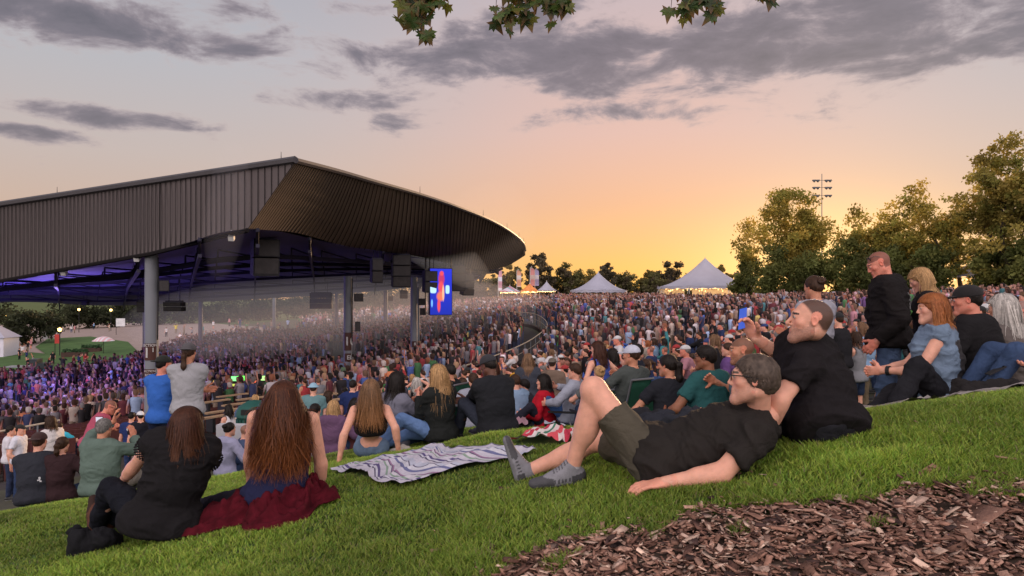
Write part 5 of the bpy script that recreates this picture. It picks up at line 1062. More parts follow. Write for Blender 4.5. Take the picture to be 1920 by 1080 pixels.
# individuals: sixteen kinds of spectator, copied
SAT=lambda c,k=.72,d=.25: tuple((np.array(c)*(1-d)+np.mean(c)*d)*k)
VAR=[]
VSPEC=[('stand','down',0,'short','brown','tee','jeans','fair',None),('stand','up',0,'short','dark','tee','jeans','tan',None),('stand','fold',1,'long','blond','tee','jeans','fair',None),('stand','phone',1,'long','brown','tank','shorts','fair',None),
 ('stand','clap',0,'buzz','brown','tee','shorts','ruddy',None),('stand','down',1,'ponytail','brown','tank','jeans','tan',None),('stand','drink',0,'short','grey','tee','pants','ruddy',None),('stand','oneup',1,'long','dark','long','jeans','tan',None),
 ('stand','down',0,'short','dark','tee','jeans','fair','cap'),('stand','fold',0,'short','sandy','hoodie','jeans','fair',None),('stand','clap',1,'bob','red','tee','jeans','fair',None),('stand','phone',0,'short','dark','long','jeans','brown',None),
 ('cross','down',1,'long','sandy','tee','jeans','fair',None),('cross','clap',0,'short','brown','tee','shorts','fair','cap'),('knees','hug',1,'bun','brown','long','jeans','tan',None),('chair','drink',0,'short','grey','tee','shorts','ruddy','cap')]
for i,(pose,arms,fmq,hair,hc_,top,bot,sk_,hat) in enumerate(VSPEC):
    k=pose_skel(pose if pose!='chair' else 'cross',0,0,0,1.66 if fmq else 1.77,0,bool(fmq),None,-4,arms)
    # flat ground under the prototype
    o=dress(k,'spectator',lod=0,vox=.026,skin=sk_,top=top,bot=bot,hair=hair,hairc=hc_,hlen=.34,hat=hat,hatc=(.3,.3,.3),seed=100+i,root_org=(0,0,g1(0,0) if pose!='stand' else 0),hairn=90,fat=[1,1.1,1.2][i%3])
    VAR.append([o,(pose,arms,fmq,hair,hc_,top,bot,hat),False])
HN={'brown':'brown','dark':'dark','blond':'blond','sandy':'light brown','grey':'grey','red':'ginger'}
used=set(); ZONES=[(330,'at far left by the lower wall'),(560,'left of the second column'),(700,'below the second column'),(850,'below the third column'),(980,'below the video screen'),(1120,'behind the charcoal sweater woman'),(1260,'behind the white cap man'),(1400,'behind the teal shirt man'),(1600,'left of the tall man in the black hoodie'),(2500,'near the right edge')]
ARM={'down':'arms down','up':'both arms raised','fold':'arms folded','phone':'filming','clap':'clapping','drink':'holding a drink','oneup':'one arm raised','hug':'hugging knees'}
for n,i in enumerate(idx_ind):
    seatp=CP[i,2]==0 and cg.random()<(.28 if dist[i]<20 else .1); vi=int(cg.integers(12,16)) if seatp else int(cg.choice(12,p=[.14,.01,.11,.05,.09,.14,.12,.03,.13,.11,.04,.03]))
    proto,spec,first=VAR[vi]
    if not first: o=proto; VAR[vi][2]=True
    else: o=copy_tree(proto)
    x,y=CP[i,:2]; a=math.atan2(PC[1]-y,PC[0]-x)-math.pi/2+cg.normal(0,.35); o.location=(x,y,CZ[i]); o.rotation_euler=(0,0,a); s=cg.normal(1,.035); o.scale=(s*cg.uniform(.95,1.1),s*cg.uniform(.95,1.1),s)
    sc_n,sc_c,_=SHIRTS[cg.choice(len(SHIRTS),p=SW)]; pn,pc=PANTS[cg.integers(len(PANTS))]
    for ch in o.children:
        nm=ch.name.split('.')[0]
        if nm in('shirt','tank_top','long_sleeved_shirt','hoodie'): ch.color=(*SAT(sc_c,.85,.12),1)
        elif nm in('jeans','trousers','shorts'): ch.color=(*pc,1)
        elif nm=='cap': ch.color=(*[(.02,.02,.02),(.5,.5,.5),(.3,.03,.03),(.03,.05,.15)][cg.integers(4)],1)
    z=[q for lim,q in ZONES if CPX[i]<lim][0]; hairtxt=HN[spec[4]]+' '+{'long':'long hair','short':'short hair','buzz':'cropped hair','ponytail':'ponytail','bob':'bob','bun':'bun'}[spec[3]]
    base='%s in %s top with %s, %s'%('woman' if spec[2] else 'man',sc_n,hairtxt,ARM[spec[1]]); lab=base+', '+z
    if len(lab.split())>16: lab='%s in %s top, %s, %s'%('woman' if spec[2] else 'man',sc_n,ARM[spec[1]],z)
    o['label']=lab; o['group']='concertgoers beyond the front row: '+sc_n+' tops'; o['category']='person'; o.name='person'
for o,_,f_ in VAR:
    if not f_:
        for c in list(o.children): bpy.data.objects.remove(c)
        bpy.data.objects.remove(o)
# everyone farther away: one mass
def template(arms,seat=False):
    V=[];Q=[];T=[]   # T: 0 skin 1 hair 2 shirt 3 trousers
    def tube(pts,rs,n,tag,fl=1.,cap=True):
        b=len(V); m=len(pts)
        for (x,y,z),r in zip(pts,rs):
            for j in range(n):
                a=2*math.pi*j/n; V.append((x+r*math.cos(a),y+r*fl*math.sin(a),z)); T.append(tag)
        for i in range(m-1):
            for j in range(n): Q.append((b+i*n+j,b+i*n+(j+1)%n,b+(i+1)*n+(j+1)%n,b+(i+1)*n+j))
    if not seat:
        for s in (-1,1): tube([(s*.10,0,0),(s*.09,0,.45),(s*.08,0,.9)],[.05,.065,.10],5,3)
    z0=-.72 if seat else 0
    if seat: tube([(0,.22,.02),(0,.2,.22),(0,.05,.3)],[.26,.25,.16],6,3)
    tube([(0,0,.86+z0),(0,0,1.05+z0),(0,0,1.32+z0),(0,0,1.46+z0),(0,0,1.48+z0)],[.17,.155,.20,.17,.05],7,2,.6)
    def limb(p0,p1,p2,r=.042):
        b=len(V)
        for p,q in ((p0,r),(p1,r*.85),(p2,r*.7)):
            for j in range(4):
                a=2*math.pi*j/4; V.append((p[0]+q*math.cos(a),p[1]+q*math.sin(a),p[2])); T.append(2 if p is p0 else 0)
        for i in range(2):
            for j in range(4): Q.append((b+i*4+j,b+i*4+(j+1)%4,b+(i+1)*4+(j+1)%4,b+(i+1)*4+j))
    for s in (-1,1):
        sh=(s*.20,0,1.40+z0)
        if arms=='down': limb(sh,(s*.26,.0,1.12+z0),(s*.26,.08,.86+z0))
        elif arms=='up': limb(sh,(s*.28,.08,1.62+z0),(s*.26,.12,1.9+z0))
        else: limb(sh,(s*.24,.12,1.16+z0),(s*.06,.32,1.28+z0))
    tube([(0,0,1.46+z0),(0,.01,1.55+z0)],[.055,.055],5,0)
    tube([(0,.01,1.52+z0),(0,.015,1.60+z0),(0,.01,1.68+z0),(0,0,1.74+z0),(0,0,1.755+z0)],[.055,.085,.095,.065,.01],7,0,1.1)
    b=len(V); tube([(0,-.03,1.55+z0),(0,-.025,1.64+z0),(0,-.012,1.72+z0),(0,0,1.765+z0),(0,0,1.775+z0)],[.075,.094,.098,.065,.01],7,1,1.05)
    return np.array(V),np.array(Q),np.array(T)
def build_mass(name,sel,label):
    Vs=[];Qs=[];Cs=[];n0=0; N_=sel.sum(); P=CP[sel]; Z=CZ[sel]; D=dist[sel]
    kind=cg.choice(4,N_,p=[.42,.09,.31,.18]); kind[P[:,2]==1]=np.where(kind[P[:,2]==1]==3,0,kind[P[:,2]==1])
    for kk,(ar,seat) in enumerate((('down',0),('up',0),('fold',0),('fold',1))):
        m=kind==kk; n=m.sum()
        if not n: continue
        TV,TQ,TT=template(ar,bool(seat)); a=np.arctan2(PC[1]-P[m,1],PC[0]-P[m,0])-math.pi/2+cg.normal(0,.5,n); s=cg.normal(.98,.05,n)
        ca,sa=np.cos(a)[:,None],np.sin(a)[:,None]; w=cg.uniform(.9,1.2,(n,1)); X=TV[None,:,0]*w*s[:,None]; Yv=TV[None,:,1]*s[:,None]+ (TV[None,:,2]**2)*.02*cg.normal(0,1,(n,1))
        Vw=np.stack([X*ca-Yv*sa+P[m,0,None],X*sa+Yv*ca+P[m,1,None],TV[None,:,2]*s[:,None]+Z[m,None]],-1)
        si=cg.choice(len(SHIRTS),n,p=SW); sh=np.array([q[1] for q in SHIRTS])[si]*cg.uniform(.7,1.3,(n,1)); pa=np.array([q[1] for q in PANTS])[cg.integers(len(PANTS),size=n)]
        sk=np.array(list(SKIN.values()))[cg.choice(5,n,p=[.42,.25,.2,.09,.04])]*cg.uniform(.75,1.1,(n,1)); ha=np.array(list(HAIR.values()))[cg.choice(9,n,p=[.22,.24,.10,.14,.06,.03,.05,.06,.10])]; cp=cg.random(n)<.16; ha[cp]=sh[cp]*.6+cg.uniform(0,.3,(cp.sum(),1))
        pal=np.stack([sk*.62,ha*.8,sh,pa],1); pal=(pal*.78+pal.mean(-1,keepdims=True)*.22)*np.array([1.10,.99,1.03]); C=pal[:,TT,:]
        Vs.append(Vw.reshape(-1,3)); Cs.append(C.reshape(-1,3)); Qs.append((TQ[None]+(np.arange(n)*len(TV))[:,None,None]).reshape(-1,4)+n0); n0+=n*len(TV)
    me=newmesh(name,np.concatenate(Vs),np.concatenate(Qs),smooth=True,cols=np.concatenate(Cs),mats=[mat('crowd_mixed',attr='Col',rough=.85,nscale=4,nvar=.2)])
    return link(name,me,label=label,cat='crowd',kind='stuff')
build_mass('crowd',mask,'dense far crowd of thousands filling the bowl, the seats and the lawn hillside')
print('CROWD',len(CP),'indiv',len(idx_ind),'farthest indiv',dist[idx_ind].max())
# rows of seats: benches ringing the stage, the nearest as individuals
m_wood=mat('bench_wood',(.30,.20,.12),rough=.7,nscale=3,nvar=.3,bump=.2,bscale=40)
m_seatw=mat('seat_plastic',(.10,.035,.03),rough=.5,nvar=.2)
def seatmesh():
    b=MB(); b.box((0,0,.42),(.46,.40,.04)); b.box((0,-.20,.66),(.46,.03,.40),rot=(.2,0,0)); b.box((-.22,0,.21),(.03,.3,.42)); b.box((.22,0,.21),(.03,.3,.42)); return b
sb=seatmesh(); SM=newmesh('seat',np.concatenate(sb.v),sb.f,mats=[m_seatw]); 
sp=[]; r=13.4
while r<41:
    n=int(2*math.pi*r/.56); a=np.arange(n)*2*math.pi/n; x=PC[0]+r*np.cos(a); y=PC[1]+r*np.sin(a); ais=(np.abs(((a*180/math.pi)%15)-7.5)>.55*30/r)&(abs(r-27.5)>1.2); sp.append(np.column_stack([x,y,a])[ais]); r+=.92
sp=np.concatenate(sp); sp=sp[sp[:,1]>14]; sz=gh(sp[:,0],sp[:,1]); spx=960+F*sp[:,0]/sp[:,1]; spy=560-F*sz/sp[:,1]; kk=(spx>-60)&(spx<1200)&~((spx<330)&(spy<np.interp(spx,[0,100,230,330],[722,714,694,660]))); sp=sp[kk]; sz=sz[kk]; o_=np.argsort(np.hypot(sp[:,0],sp[:,1])); sp=sp[o_]; sz=sz[o_]
for i in range(300):
    o=link('folding_seat',SM,None,loc=(sp[i,0],sp[i,1],sz[i]),rot=(0,0,sp[i,2]+math.pi/2),label='dark red folding seat in the curved rows under the near side of the pavilion roof',cat='seat',group='folding seats in rows under the roof')
TV=np.concatenate(sb.v); TQ=np.array(sb.f); a=sp[300:,2]+math.pi/2; ca,sa=np.cos(a)[:,None],np.sin(a)[:,None]
Vw=np.stack([TV[None,:,0]*ca-TV[None,:,1]*sa+sp[300:,0,None],TV[None,:,0]*sa+TV[None,:,1]*ca+sp[300:,1,None],TV[None,:,2]+sz[300:,None]],-1).reshape(-1,3)
Qw=(TQ[None]+(np.arange(len(a))*len(TV))[:,None,None]).reshape(-1,4)
link('seat_rows',newmesh('seat_rows',Vw,Qw,mats=[m_seatw]),label='far curved rows of dark folding seats under the pavilion roof',cat='seats',kind='stuff')
# ---------------------------------------------------------------- grass
gg=np.random.default_rng(5)
def inpoly(x,y,Q):
    cx=sum(q[0] for q in Q)/4; cy=sum(q[1] for q in Q)/4; Q=[(cx+(q[0]-cx)*.93,cy+(q[1]-cy)*.93) for q in Q]; s=None; ins=np.zeros(len(x),bool)
    for i in range(4):
        (x0,y0),(x1,y1)=Q[i],Q[(i+1)%4]; c=((y0>y)!=(y1>y))&(x<(x1-x0)*(y-y0)/((y1-y0) or 1e-9)+x0); ins^=c
    return ins
HG=hitground
CLOTHS=[[HG(612,892)[:2],HG(742,921)[:2],HG(1004,856)[:2],HG(806,846)[:2]],[HG(938,842)[:2],HG(1075,838)[:2],HG(1080,816)[:2],HG(1000,822)[:2]],[(1.95,4.15),(4.3,3.75),(4.9,4.6),(2.4,5.1)]]
def front_grass():
    N_=1000000; t=gg.random(N_); y=1.35*(9.5/1.35)**(t**.85); x=gg.uniform(-1,1,N_)*(y*.80+.9)
    lip=np.interp(x,[-8,-4.4,0,2.2,2.9,6],[7.6,7.3,7.5,5.0,5.1,6.0])+1.2; keep=(y<lip)
    e=mulch_edge(x)+.10*wob(x,y,3)+.05*wob(x,y,9,2); k2=(y-e); clump=vnoise(np.column_stack([x*5,y*5,x*0]),3); keep&=(k2>0)|((k2>-.22)&(clump>.66)&(gg.random(N_)<.5))
    keep&=gg.random(N_)<(.35+.65*clump)
    for Q in CLOTHS: keep&=~inpoly(x,y,Q)
    x,y,k2,clump=x[keep],y[keep],k2[keep],clump[keep]; n=len(x); z=gh(x,y)-.004
    dd=np.hypot(x,y); big=vnoise(np.column_stack([x*1.4,y*1.4,x*0]),8); h=(.013+.022*clump+.013*gg.random(n))*(1+.25*np.clip(1.2-np.abs(k2),0,1))*(.8+.5*big); w=.0011+.00050*dd; a=gg.uniform(0,2*math.pi,n); ln=gg.uniform(.25,1.05,n)
    wx,wy=np.cos(a)*w,np.sin(a)*w; b=a+math.pi/2+gg.normal(0,.7,n); lx,ly=np.cos(b)*h*ln+h*.12,np.sin(b)*h*ln-h*.15
    P=np.column_stack([x,y,z]); W=np.column_stack([wx,wy,0*wx]); M1=P+np.column_stack([lx*.35,ly*.35,h*.62]); M2=P+np.column_stack([lx,ly,h])
    V=np.stack([P-W,P+W,M1+W*.8,M1-W*.8,M2+W*.12,M2-W*.12],1).reshape(-1,3); i=(np.arange(n)*6)[:,None]; Fq=np.concatenate([i+np.array([[0,1,2,3]]),i+np.array([[3,2,4,5]])])
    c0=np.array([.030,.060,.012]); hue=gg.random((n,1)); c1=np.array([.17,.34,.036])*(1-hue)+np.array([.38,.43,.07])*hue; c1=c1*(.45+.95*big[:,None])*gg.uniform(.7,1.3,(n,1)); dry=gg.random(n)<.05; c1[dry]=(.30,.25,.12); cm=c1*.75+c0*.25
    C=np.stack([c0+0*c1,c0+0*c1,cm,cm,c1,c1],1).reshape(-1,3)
    return V,Fq,C
V,Fq,C=front_grass(); print('GRASS',len(V)//6)
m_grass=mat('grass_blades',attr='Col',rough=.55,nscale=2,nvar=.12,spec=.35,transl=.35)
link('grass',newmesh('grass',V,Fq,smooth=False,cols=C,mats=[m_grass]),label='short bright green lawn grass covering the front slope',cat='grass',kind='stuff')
# ---------------------------------------------------------------- wood chips
def chips():
    n=72000; y=gg.uniform(.9,3.9,n); x=gg.uniform(-1,1,n)*(y*.82+.9); e=mulch_edge(x)+.10*wob(x,y,3); k=(y<e+.03+gg.exponential(.05,n)*(gg.random(n)<.35)+gg.exponential(.7,n)*(gg.random(n)<.018)); x,y=x[k],y[k]; n=len(x)
    L=gg.lognormal(math.log(.023),.50,n).clip(.008,.10); big=gg.random(n)<.006; L[big]*=2.2; W=L*gg.uniform(.22,.62,n); T=gg.uniform(.0015,.005,n)
    base=np.array([(-1,-.8,-1),(-.9,.9,-1),(1,.7,-1),(.8,-1,-1),(-1,-.8,1),(-.9,.9,1),(1,.7,1),(.8,-1,1)],float)[None]*np.array([.5,.5,.5])+gg.normal(0,.09,(n,8,3))
    B=base*np.stack([L,W,T],-1)[:,None,:]; bend=gg.normal(0,.12,(n,1)); B[:,:,2]+=bend*B[:,:,0]**2*10
    a=gg.uniform(0,2*math.pi,n); t=gg.normal(0,.30,n); r=gg.normal(0,.32,n)
    def rot(B,i,j,an): c,s=np.cos(an)[:,None],np.sin(an)[:,None]; q=B.copy(); q[:,:,i]=B[:,:,i]*c-B[:,:,j]*s; q[:,:,j]=B[:,:,i]*s+B[:,:,j]*c; return q
    B=rot(rot(rot(B,1,2,r),0,2,t),0,1,a); z=gh(x,y)+.004+gg.random(n)**1.5*.018+.010*vnoise(np.column_stack([x*4,y*4,x*0]),2)
    V=(B+np.stack([x,y,z],-1)[:,None,:]).reshape(-1,3); f=np.array([(0,1,2,3),(7,6,5,4),(0,4,5,1),(1,5,6,2),(2,6,7,3),(3,7,4,0)]); Fq=(f[None]+(np.arange(n)*8)[:,None,None]).reshape(-1,4)
    pal=np.array([(.23,.122,.085),(.34,.20,.145),(.13,.065,.047),(.52,.37,.28),(.055,.03,.025),(.36,.25,.195)]); c=1.18*pal[gg.choice(6,n,p=[.28,.24,.2,.10,.1,.08])]*gg.uniform(.6,1.35,(n,1)); C=np.repeat(c[:,None,:],8,1).reshape(-1,3)
    return V,Fq,C
V,Fq,C=chips(); print('CHIPS',len(V)//8)
m_chip=mat('wood_chip',attr='Col',rough=.85,nscale=45,nvar=.35,bump=.5,bscale=160,spec=.25)
link('wood_chips',newmesh('wood_chips',V,Fq,cols=C,mats=[m_chip]),label='loose reddish brown wood chip mulch in the bottom right corner',cat='mulch',kind='stuff')
# ---------------------------------------------------------------- trees
m_bark=mat('bark',(.055,.042,.034),rough=.95,nscale=6,nvar=.3,bump=.6,bscale=30)
m_leaf=mat('tree_leaves',attr='Col',rough=.6,nscale=.4,nvar=.25,transl=.5,spec=.2)
def tree(label,px,Y,ytop,wpx,ybase=None,leaves=9000,lsz=.30,col=(.050,.075,.020),col2=(.10,.10,.025),dens=1.,seed=0,group=None,shape=1.,sparse=0.,low=.12,trunkr=.22,name='tree'):
    g=np.random.default_rng(seed+500); x=(px-960)/F*Y; z0=g1(x,Y) if ybase is None else -(ybase-560)/F*Y; H=-(ytop-560)/F*Y-z0; W=wpx/F*Y/2
    t=thing(name,label,'tree',(x,Y,z0),0,group)
    tips=[]; mb=MB()
    def branch(p,d,L,r,lv):
        pts=[p]; q=p; dd=d
        for i in range(4):
            dd=(dd+Vector(g.normal(0,.13,3))+Vector((0,0,.07))).normalized(); q=q+dd*L/4; pts.append(q)
            if lv>=1: tips.append(q)
        mb.tube(pts,[r,r*.85,r*.7,r*.55,r*.4],5 if lv<2 else 3,False)
        if lv<3:
            for _ in range(4 if lv==0 else 3):
                k=g.integers(2,5); a=g.uniform(0,6.28); e=g.uniform(.45,1.0); nd=(dd*.7+Vector((math.cos(a)*e*W/H*2,math.sin(a)*e*W/H*2,.1))).normalized(); branch(pts[k],nd,L*g.uniform(.45,.62),r*.5,lv+1)
    for s_ in range(1 if shape>=1 else 2): branch(Vector((0,0,-.2)),Vector((g.normal(0,.06),0,1)),H*.42,trunkr*H/10,0)
    mb.build('trunk',m_bark,t,smooth=True)
    # crown: clumps filling an uneven ellipsoid
    nc=int(46*dens); C=[]; tries=0
    while len(C)<nc and tries<4000:
        tries+=1
        u=g.normal(size=3); u/=np.linalg.norm(u); rr=g.random()**.45; zc=.5*(1+low)+u[2]*rr*.5*(1-low); wz=(1-abs((zc-.45)/.60)**2.2)
        if wz<=.05: continue
        cx,cy=u[0]*rr*W*.88*wz**.3,u[1]*rr*W*.88*wz**.3
        if vnoise(np.array([[cx*.35+seed,cy*.35,zc*H*.35]]),seed)[0]<.30+sparse: continue
        C.append((cx,cy,zc*H*.95,g.uniform(.08,.19)*W*(1.25 if sparse<.1 else .9)*(1.5/max(1,dens))**.4*(1.2 if dens<1.1 else 1)))
    if tips and sparse>0:
        for q in [tips[i] for i in g.integers(0,len(tips),nc//2)]: C.append((q.x,q.y,q.z,.13*W))
    C=np.array(C); ci=g.choice(len(C),leaves,p=C[:,3]**2/(C[:,3]**2).sum()); u=g.normal(size=(leaves,3)); u/=np.linalg.norm(u,axis=1,keepdims=True); rad=g.random(leaves)**.5*1.0; off=u*rad[:,None]*C[ci,3][:,None]*np.array([1.15,1.15,.85]); off+=g.normal(0,.17,(leaves,3))*C[ci,3][:,None]
    P=C[ci,:3]+off; P[:,2]=np.maximum(P[:,2],H*low*.5)
    A_=g.normal(size=(leaves,3)); A_/=np.linalg.norm(A_,axis=1,keepdims=True); B_=np.cross(A_,g.normal(size=(leaves,3))); B_/=np.linalg.norm(B_,axis=1,keepdims=True); s=lsz*g.uniform(.55,1.25,(leaves,1))*.5
    V=np.stack([P-A_*s,P-B_*s*.6,P+A_*s*1.1,P+B_*s*.6],1).reshape(-1,3); shade=(.55+.75*g.random((len(C),1)))[ci]*(.75+.5*g.random((leaves,1))); mixv=g.random((len(C),1))[ci]*.7+g.random((leaves,1))*.3; c=(np.array(col)*(1-mixv)+np.array(col2)*mixv)*shade; Cc=np.repeat(c[:,None,:],4,1).reshape(-1,3)
    o=link('crown',newmesh('crown',V,np.arange(leaves*4).reshape(-1,4),cols=Cc,mats=[m_leaf]),t); return t
GR='tall trees at the right edge of the lawn'
OL=(.19,.21,.045); GO=(.60,.42,.09)
tree('rounded big tree with glowing gaps right of the largest white tent',1482,74,335,212,leaves=21000,lsz=.33,col=OL,col2=GO,seed=1,sparse=.03,dens=3.0)
tree('lower olive tree between the floodlight mast tree and the tall right hand trees',1632,70,368,150,leaves=9500,lsz=.33,col=OL,col2=GO,seed=2,sparse=.05,dens=2.2)
tree('tall tree behind the man in the black hoodie, its top level with the sparse tree',1722,66,318,180,leaves=13000,lsz=.31,col=OL,col2=GO,seed=3,sparse=.04,dens=2.6)
tree('sparse airy tree letting sky through, left of the tallest tree',1810,62,306,150,leaves=6000,lsz=.30,col=OL,col2=GO,seed=4,sparse=.10,dens=1.8)
tree('tallest dense tree at the right edge',1905,56,236,235,leaves=21000,lsz=.31,col=(.17,.19,.045),col2=(.44,.32,.08),seed=5,sparse=.02,dens=3.4)
for i,(px,top,w,Y) in enumerate([(1400,470,70,80),(1450,452,110,70),(1530,448,120,69),(1600,445,120,68),(1668,452,120,64),(1745,450,110,61),(1860,445,110,58),(1935,440,120,54)]):
    tree(['small pale bush at the foot of the big rounded tree beside the tent','dark shrubby tree under the big rounded tree','dense low tree below the floodlight mast','low dark tree behind the pinned up brown hair','dark low tree right behind the tall hoodie man','mid green tree behind the chin-length blond woman','dark tree right of the tented pavilion in the trees','low dark tree at the very right edge under the tallest tree'][i],px,Y,top,w,leaves=6500,lsz=.34,col=(.10,.13,.04),col2=(.20,.20,.055),seed=20+i,low=.0,dens=1.)
TL=[(958,482,46,'thin tree with gaps just right of the roof tip'),(1012,468,60,'taller airy tree behind the coloured flags'),(1062,490,60,'pointed dark tree right of the coloured flags'),(1095,500,70,'broad green tree left of the middle white tent'),(1138,486,44,'golden edged tree behind the middle tent peak'),(1172,505,60,'low tree right of the middle tent peak'),(1215,500,50,'dark purple tree between the two large tents'),(1258,478,58,'airy bronze tree left of the largest tent'),(1232,510,60,'low purple brown tree left of the largest tent'),(1352,482,46,'pale tree right of the largest tent peak'),(1020,515,90,'green hedge tree behind the small tents'),(935,500,50,'tree half hidden by the roof tip'),(1300,505,70,'dark tree behind the slope of the largest tent'),(1385,505,60,'dark tree between the largest tent and the rounded tree')]
for i,(px,top,w,lab) in enumerate(TL):
    tree(lab,px,128+3*(i%4),top,w,leaves=5200,lsz=.50,col=[(.10,.12,.05),(.11,.10,.065),(.13,.095,.075)][i%3],col2=[(.30,.21,.06),(.17,.13,.08),(.19,.19,.06)][i%3],seed=50+i,low=.02,dens=1.3,sparse=-.22 if top<490 else -.3)
LT=[(-20,560,130,150),(60,572,110,120),(140,556,120,170),(215,562,110,175),(290,560,120,180),(360,566,120,175),(430,556,120,170),(500,548,120,165),(575,540,120,160),(650,535,120,160),(720,530,120,155),(790,528,110,150),(850,525,110,150),(900,520,90,150)]
LNM=['tree at the left edge behind the food stand','rounded green bush tree near the food stand','tree behind the green banner','tree above the oval lawn','tree left of the nearest column top','tree right of the nearest column','tree left of the far hillside','first tree above the far left crowd','second tree above the far left crowd','tree left of the second column top','tree right of the second column top','tree seen past the third column','tree behind the video screen','tree under the roof tip']
for i,(px,top,w,Y) in enumerate(LT):
    tree(LNM[i],px,Y,top,w,leaves=2600,lsz=.75,col=(.035,.045,.022),col2=(.055,.06,.03),seed=90+i,low=.0,dens=1.1,sparse=-.3)
# ---------------------------------------------------------------- maple boughs overhead
m_maple=mat('maple_leaf',attr='Col',rough=.5,nscale=30,nvar=.25,bump=.2,bscale=90,transl=.3,spec=.4)
LEAF=[(0,0),(.10,.12),(.42,.02),(.34,.20),(.56,.40),(.36,.42),(.38,.60),(.20,.52),(.0,1.0),(-.20,.52),(-.38,.60),(-.36,.42),(-.56,.40),(-.34,.20),(-.42,.02),(-.10,.12)]
def bough(label,spots,Y,seed):
    g=np.random.default_rng(seed); p0=V3(at(spots[0][0],-60,Y)); t=thing('maple_branch',label,'branch',tuple(p0)); V=[];Fs=[];C=[]; tw=MB()
    for (px,py,n,spread) in spots:
        tip=V3(at(px,py,Y))-p0; start=V3((tip[0]*.6+g.normal(0,.05),g.normal(0,.1),.25)); mid=(tip+start)/2+V3(g.normal(0,.03),0,.05)
        tw.tube([tuple(start),tuple(mid),tuple(tip)],[.006,.004,.002],5)
        for j in range(n):
            f=g.uniform(.25,1.0); c=start+(tip-start)*f+g.normal(0,spread,3)*np.array([1,1,.7]); size=g.uniform(.085,.15)*(Y/5); dn=nrm((g.normal(0,.45),g.normal(0,.35),-1)); sd=nrm(np.cross(dn,nrm((g.normal(0,.5),1,g.normal(0,.3))))); nn=np.cross(sd,dn)
            b=len(V); q=g.uniform(.75,1.3)
            for (u,v) in LEAF:
                V.append(c+(sd*u*q+dn*v+nn*(-.18*u*u+.10*v*v*g.uniform(.6,1.4)))*size)
            V.append(c+dn*.35*size); m=len(LEAF)
            for k in range(m): Fs.append((b+k,b+(k+1)%m,b+m))
            col=np.array([(.055,.095,.014),(.035,.070,.012),(.11,.13,.02)][g.integers(3)])*g.uniform(.6,1.3); C+= [col*(.8 if k%2 else 1.15) for k in range(m)]+[col*.8]
            for k in (8,2,14): C[b+k]=np.array((.14,.06,.02))
    tw.tube([(-.25,0,.22),(.1,.02,.27),(.5,.1,.42),(1.1,.3,.9),(2.0,.6,1.9)],[.006,.010,.015,.024,.04],6)
    tw.build('twig',m_bark,t); link('leaves',newmesh('leaves',V,Fs,cols=np.array(C),mats=[m_maple]),t)
bough('leftmost cluster of green maple leaves hanging into the sky above the roof',[(790,58,26,.045),(775,30,20,.05),(800,10,22,.06),(835,15,10,.03),(762,35,8,.02),(815,-20,20,.07)],5.0,1)
bough('widest cluster of maple leaves hanging at top centre',[(945,40,18,.045),(975,25,20,.05),(1000,18,18,.05),(1040,40,14,.025),(1045,5,16,.04),(930,15,10,.04),(1062,5,8,.03),(985,-20,30,.09)],5.0,2)
bough('maple leaf cluster hanging at the top right of centre',[(1282,48,12,.03),(1278,20,12,.035),(1310,5,18,.05),(1345,28,8,.02),(1335,5,14,.04),(1258,18,5,.02),(1300,-20,26,.08)],5.0,3)
bough('small fringe of maple leaves at the top edge right of the others',[(1440,8,8,.025),(1425,5,8,.02),(1460,0,8,.03),(1440,-25,16,.06)],5.0,4)
# ---------------------------------------------------------------- tents
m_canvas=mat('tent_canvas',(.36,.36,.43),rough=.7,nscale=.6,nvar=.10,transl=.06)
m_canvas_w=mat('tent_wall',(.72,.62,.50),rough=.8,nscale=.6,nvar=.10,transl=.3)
m_rope=mat('rope',(.5,.48,.45),rough=.9,nvar=.1)
m_bulb=mat('lit_bulb',(1,.7,.35),emit=(1.,.62,.25),estr=5.,nvar=0.)
def stripe_mat(name,cols,scale,axis=0,rough=.9,obj=False,warp=.0,bump=.3,bscale=300):
    m=bpy.data.materials.new(name); nt=nodes_of(m); L=nt.links.new; out=N(nt,'ShaderNodeOutputMaterial'); p=N(nt,'ShaderNodeBsdfPrincipled'); p.inputs['Roughness'].default_value=rough; p.inputs['Specular IOR Level'].default_value=.2
    tc=N(nt,'ShaderNodeUVMap') if not obj else N(nt,'ShaderNodeTexCoord'); src=tc.outputs['Object' if obj else 'UV']; s=N(nt,'ShaderNodeSeparateXYZ'); L(src,s.inputs[0])
    fr=Mth(nt,'FRACT',Mth(nt,'MULTIPLY',s.outputs[axis],scale)); r=N(nt,'ShaderNodeValToRGB'); r.color_ramp.interpolation='CONSTANT'; e=r.color_ramp.elements
    while len(e)<len(cols): e.new(.5)
    pos=0
    for i,(c,w) in enumerate(cols): e[i].position=pos; e[i].color=(*c,1); pos+=w
    L(fr,r.inputs[0]); nz=N(nt,'ShaderNodeTexNoise'); nz.inputs['Scale'].default_value=60; L(src,nz.inputs['Vector']); c=mixc(nt,.25,r.outputs[0],nz.outputs['Fac'],'OVERLAY'); L(c,p.inputs['Base Color'])
    n3=N(nt,'ShaderNodeTexNoise'); n3.inputs['Scale'].default_value=bscale; tc2=N(nt,'ShaderNodeTexCoord'); L(tc2.outputs['Object'],n3.inputs['Vector']); b=N(nt,'ShaderNodeBump'); b.inputs['Strength'].default_value=bump; b.inputs['Distance'].default_value=.01; L(n3.outputs['Fac'],b.inputs['Height']); L(b.outputs[0],p.inputs['Normal']); L(p.outputs[0],out.inputs[0]); return m
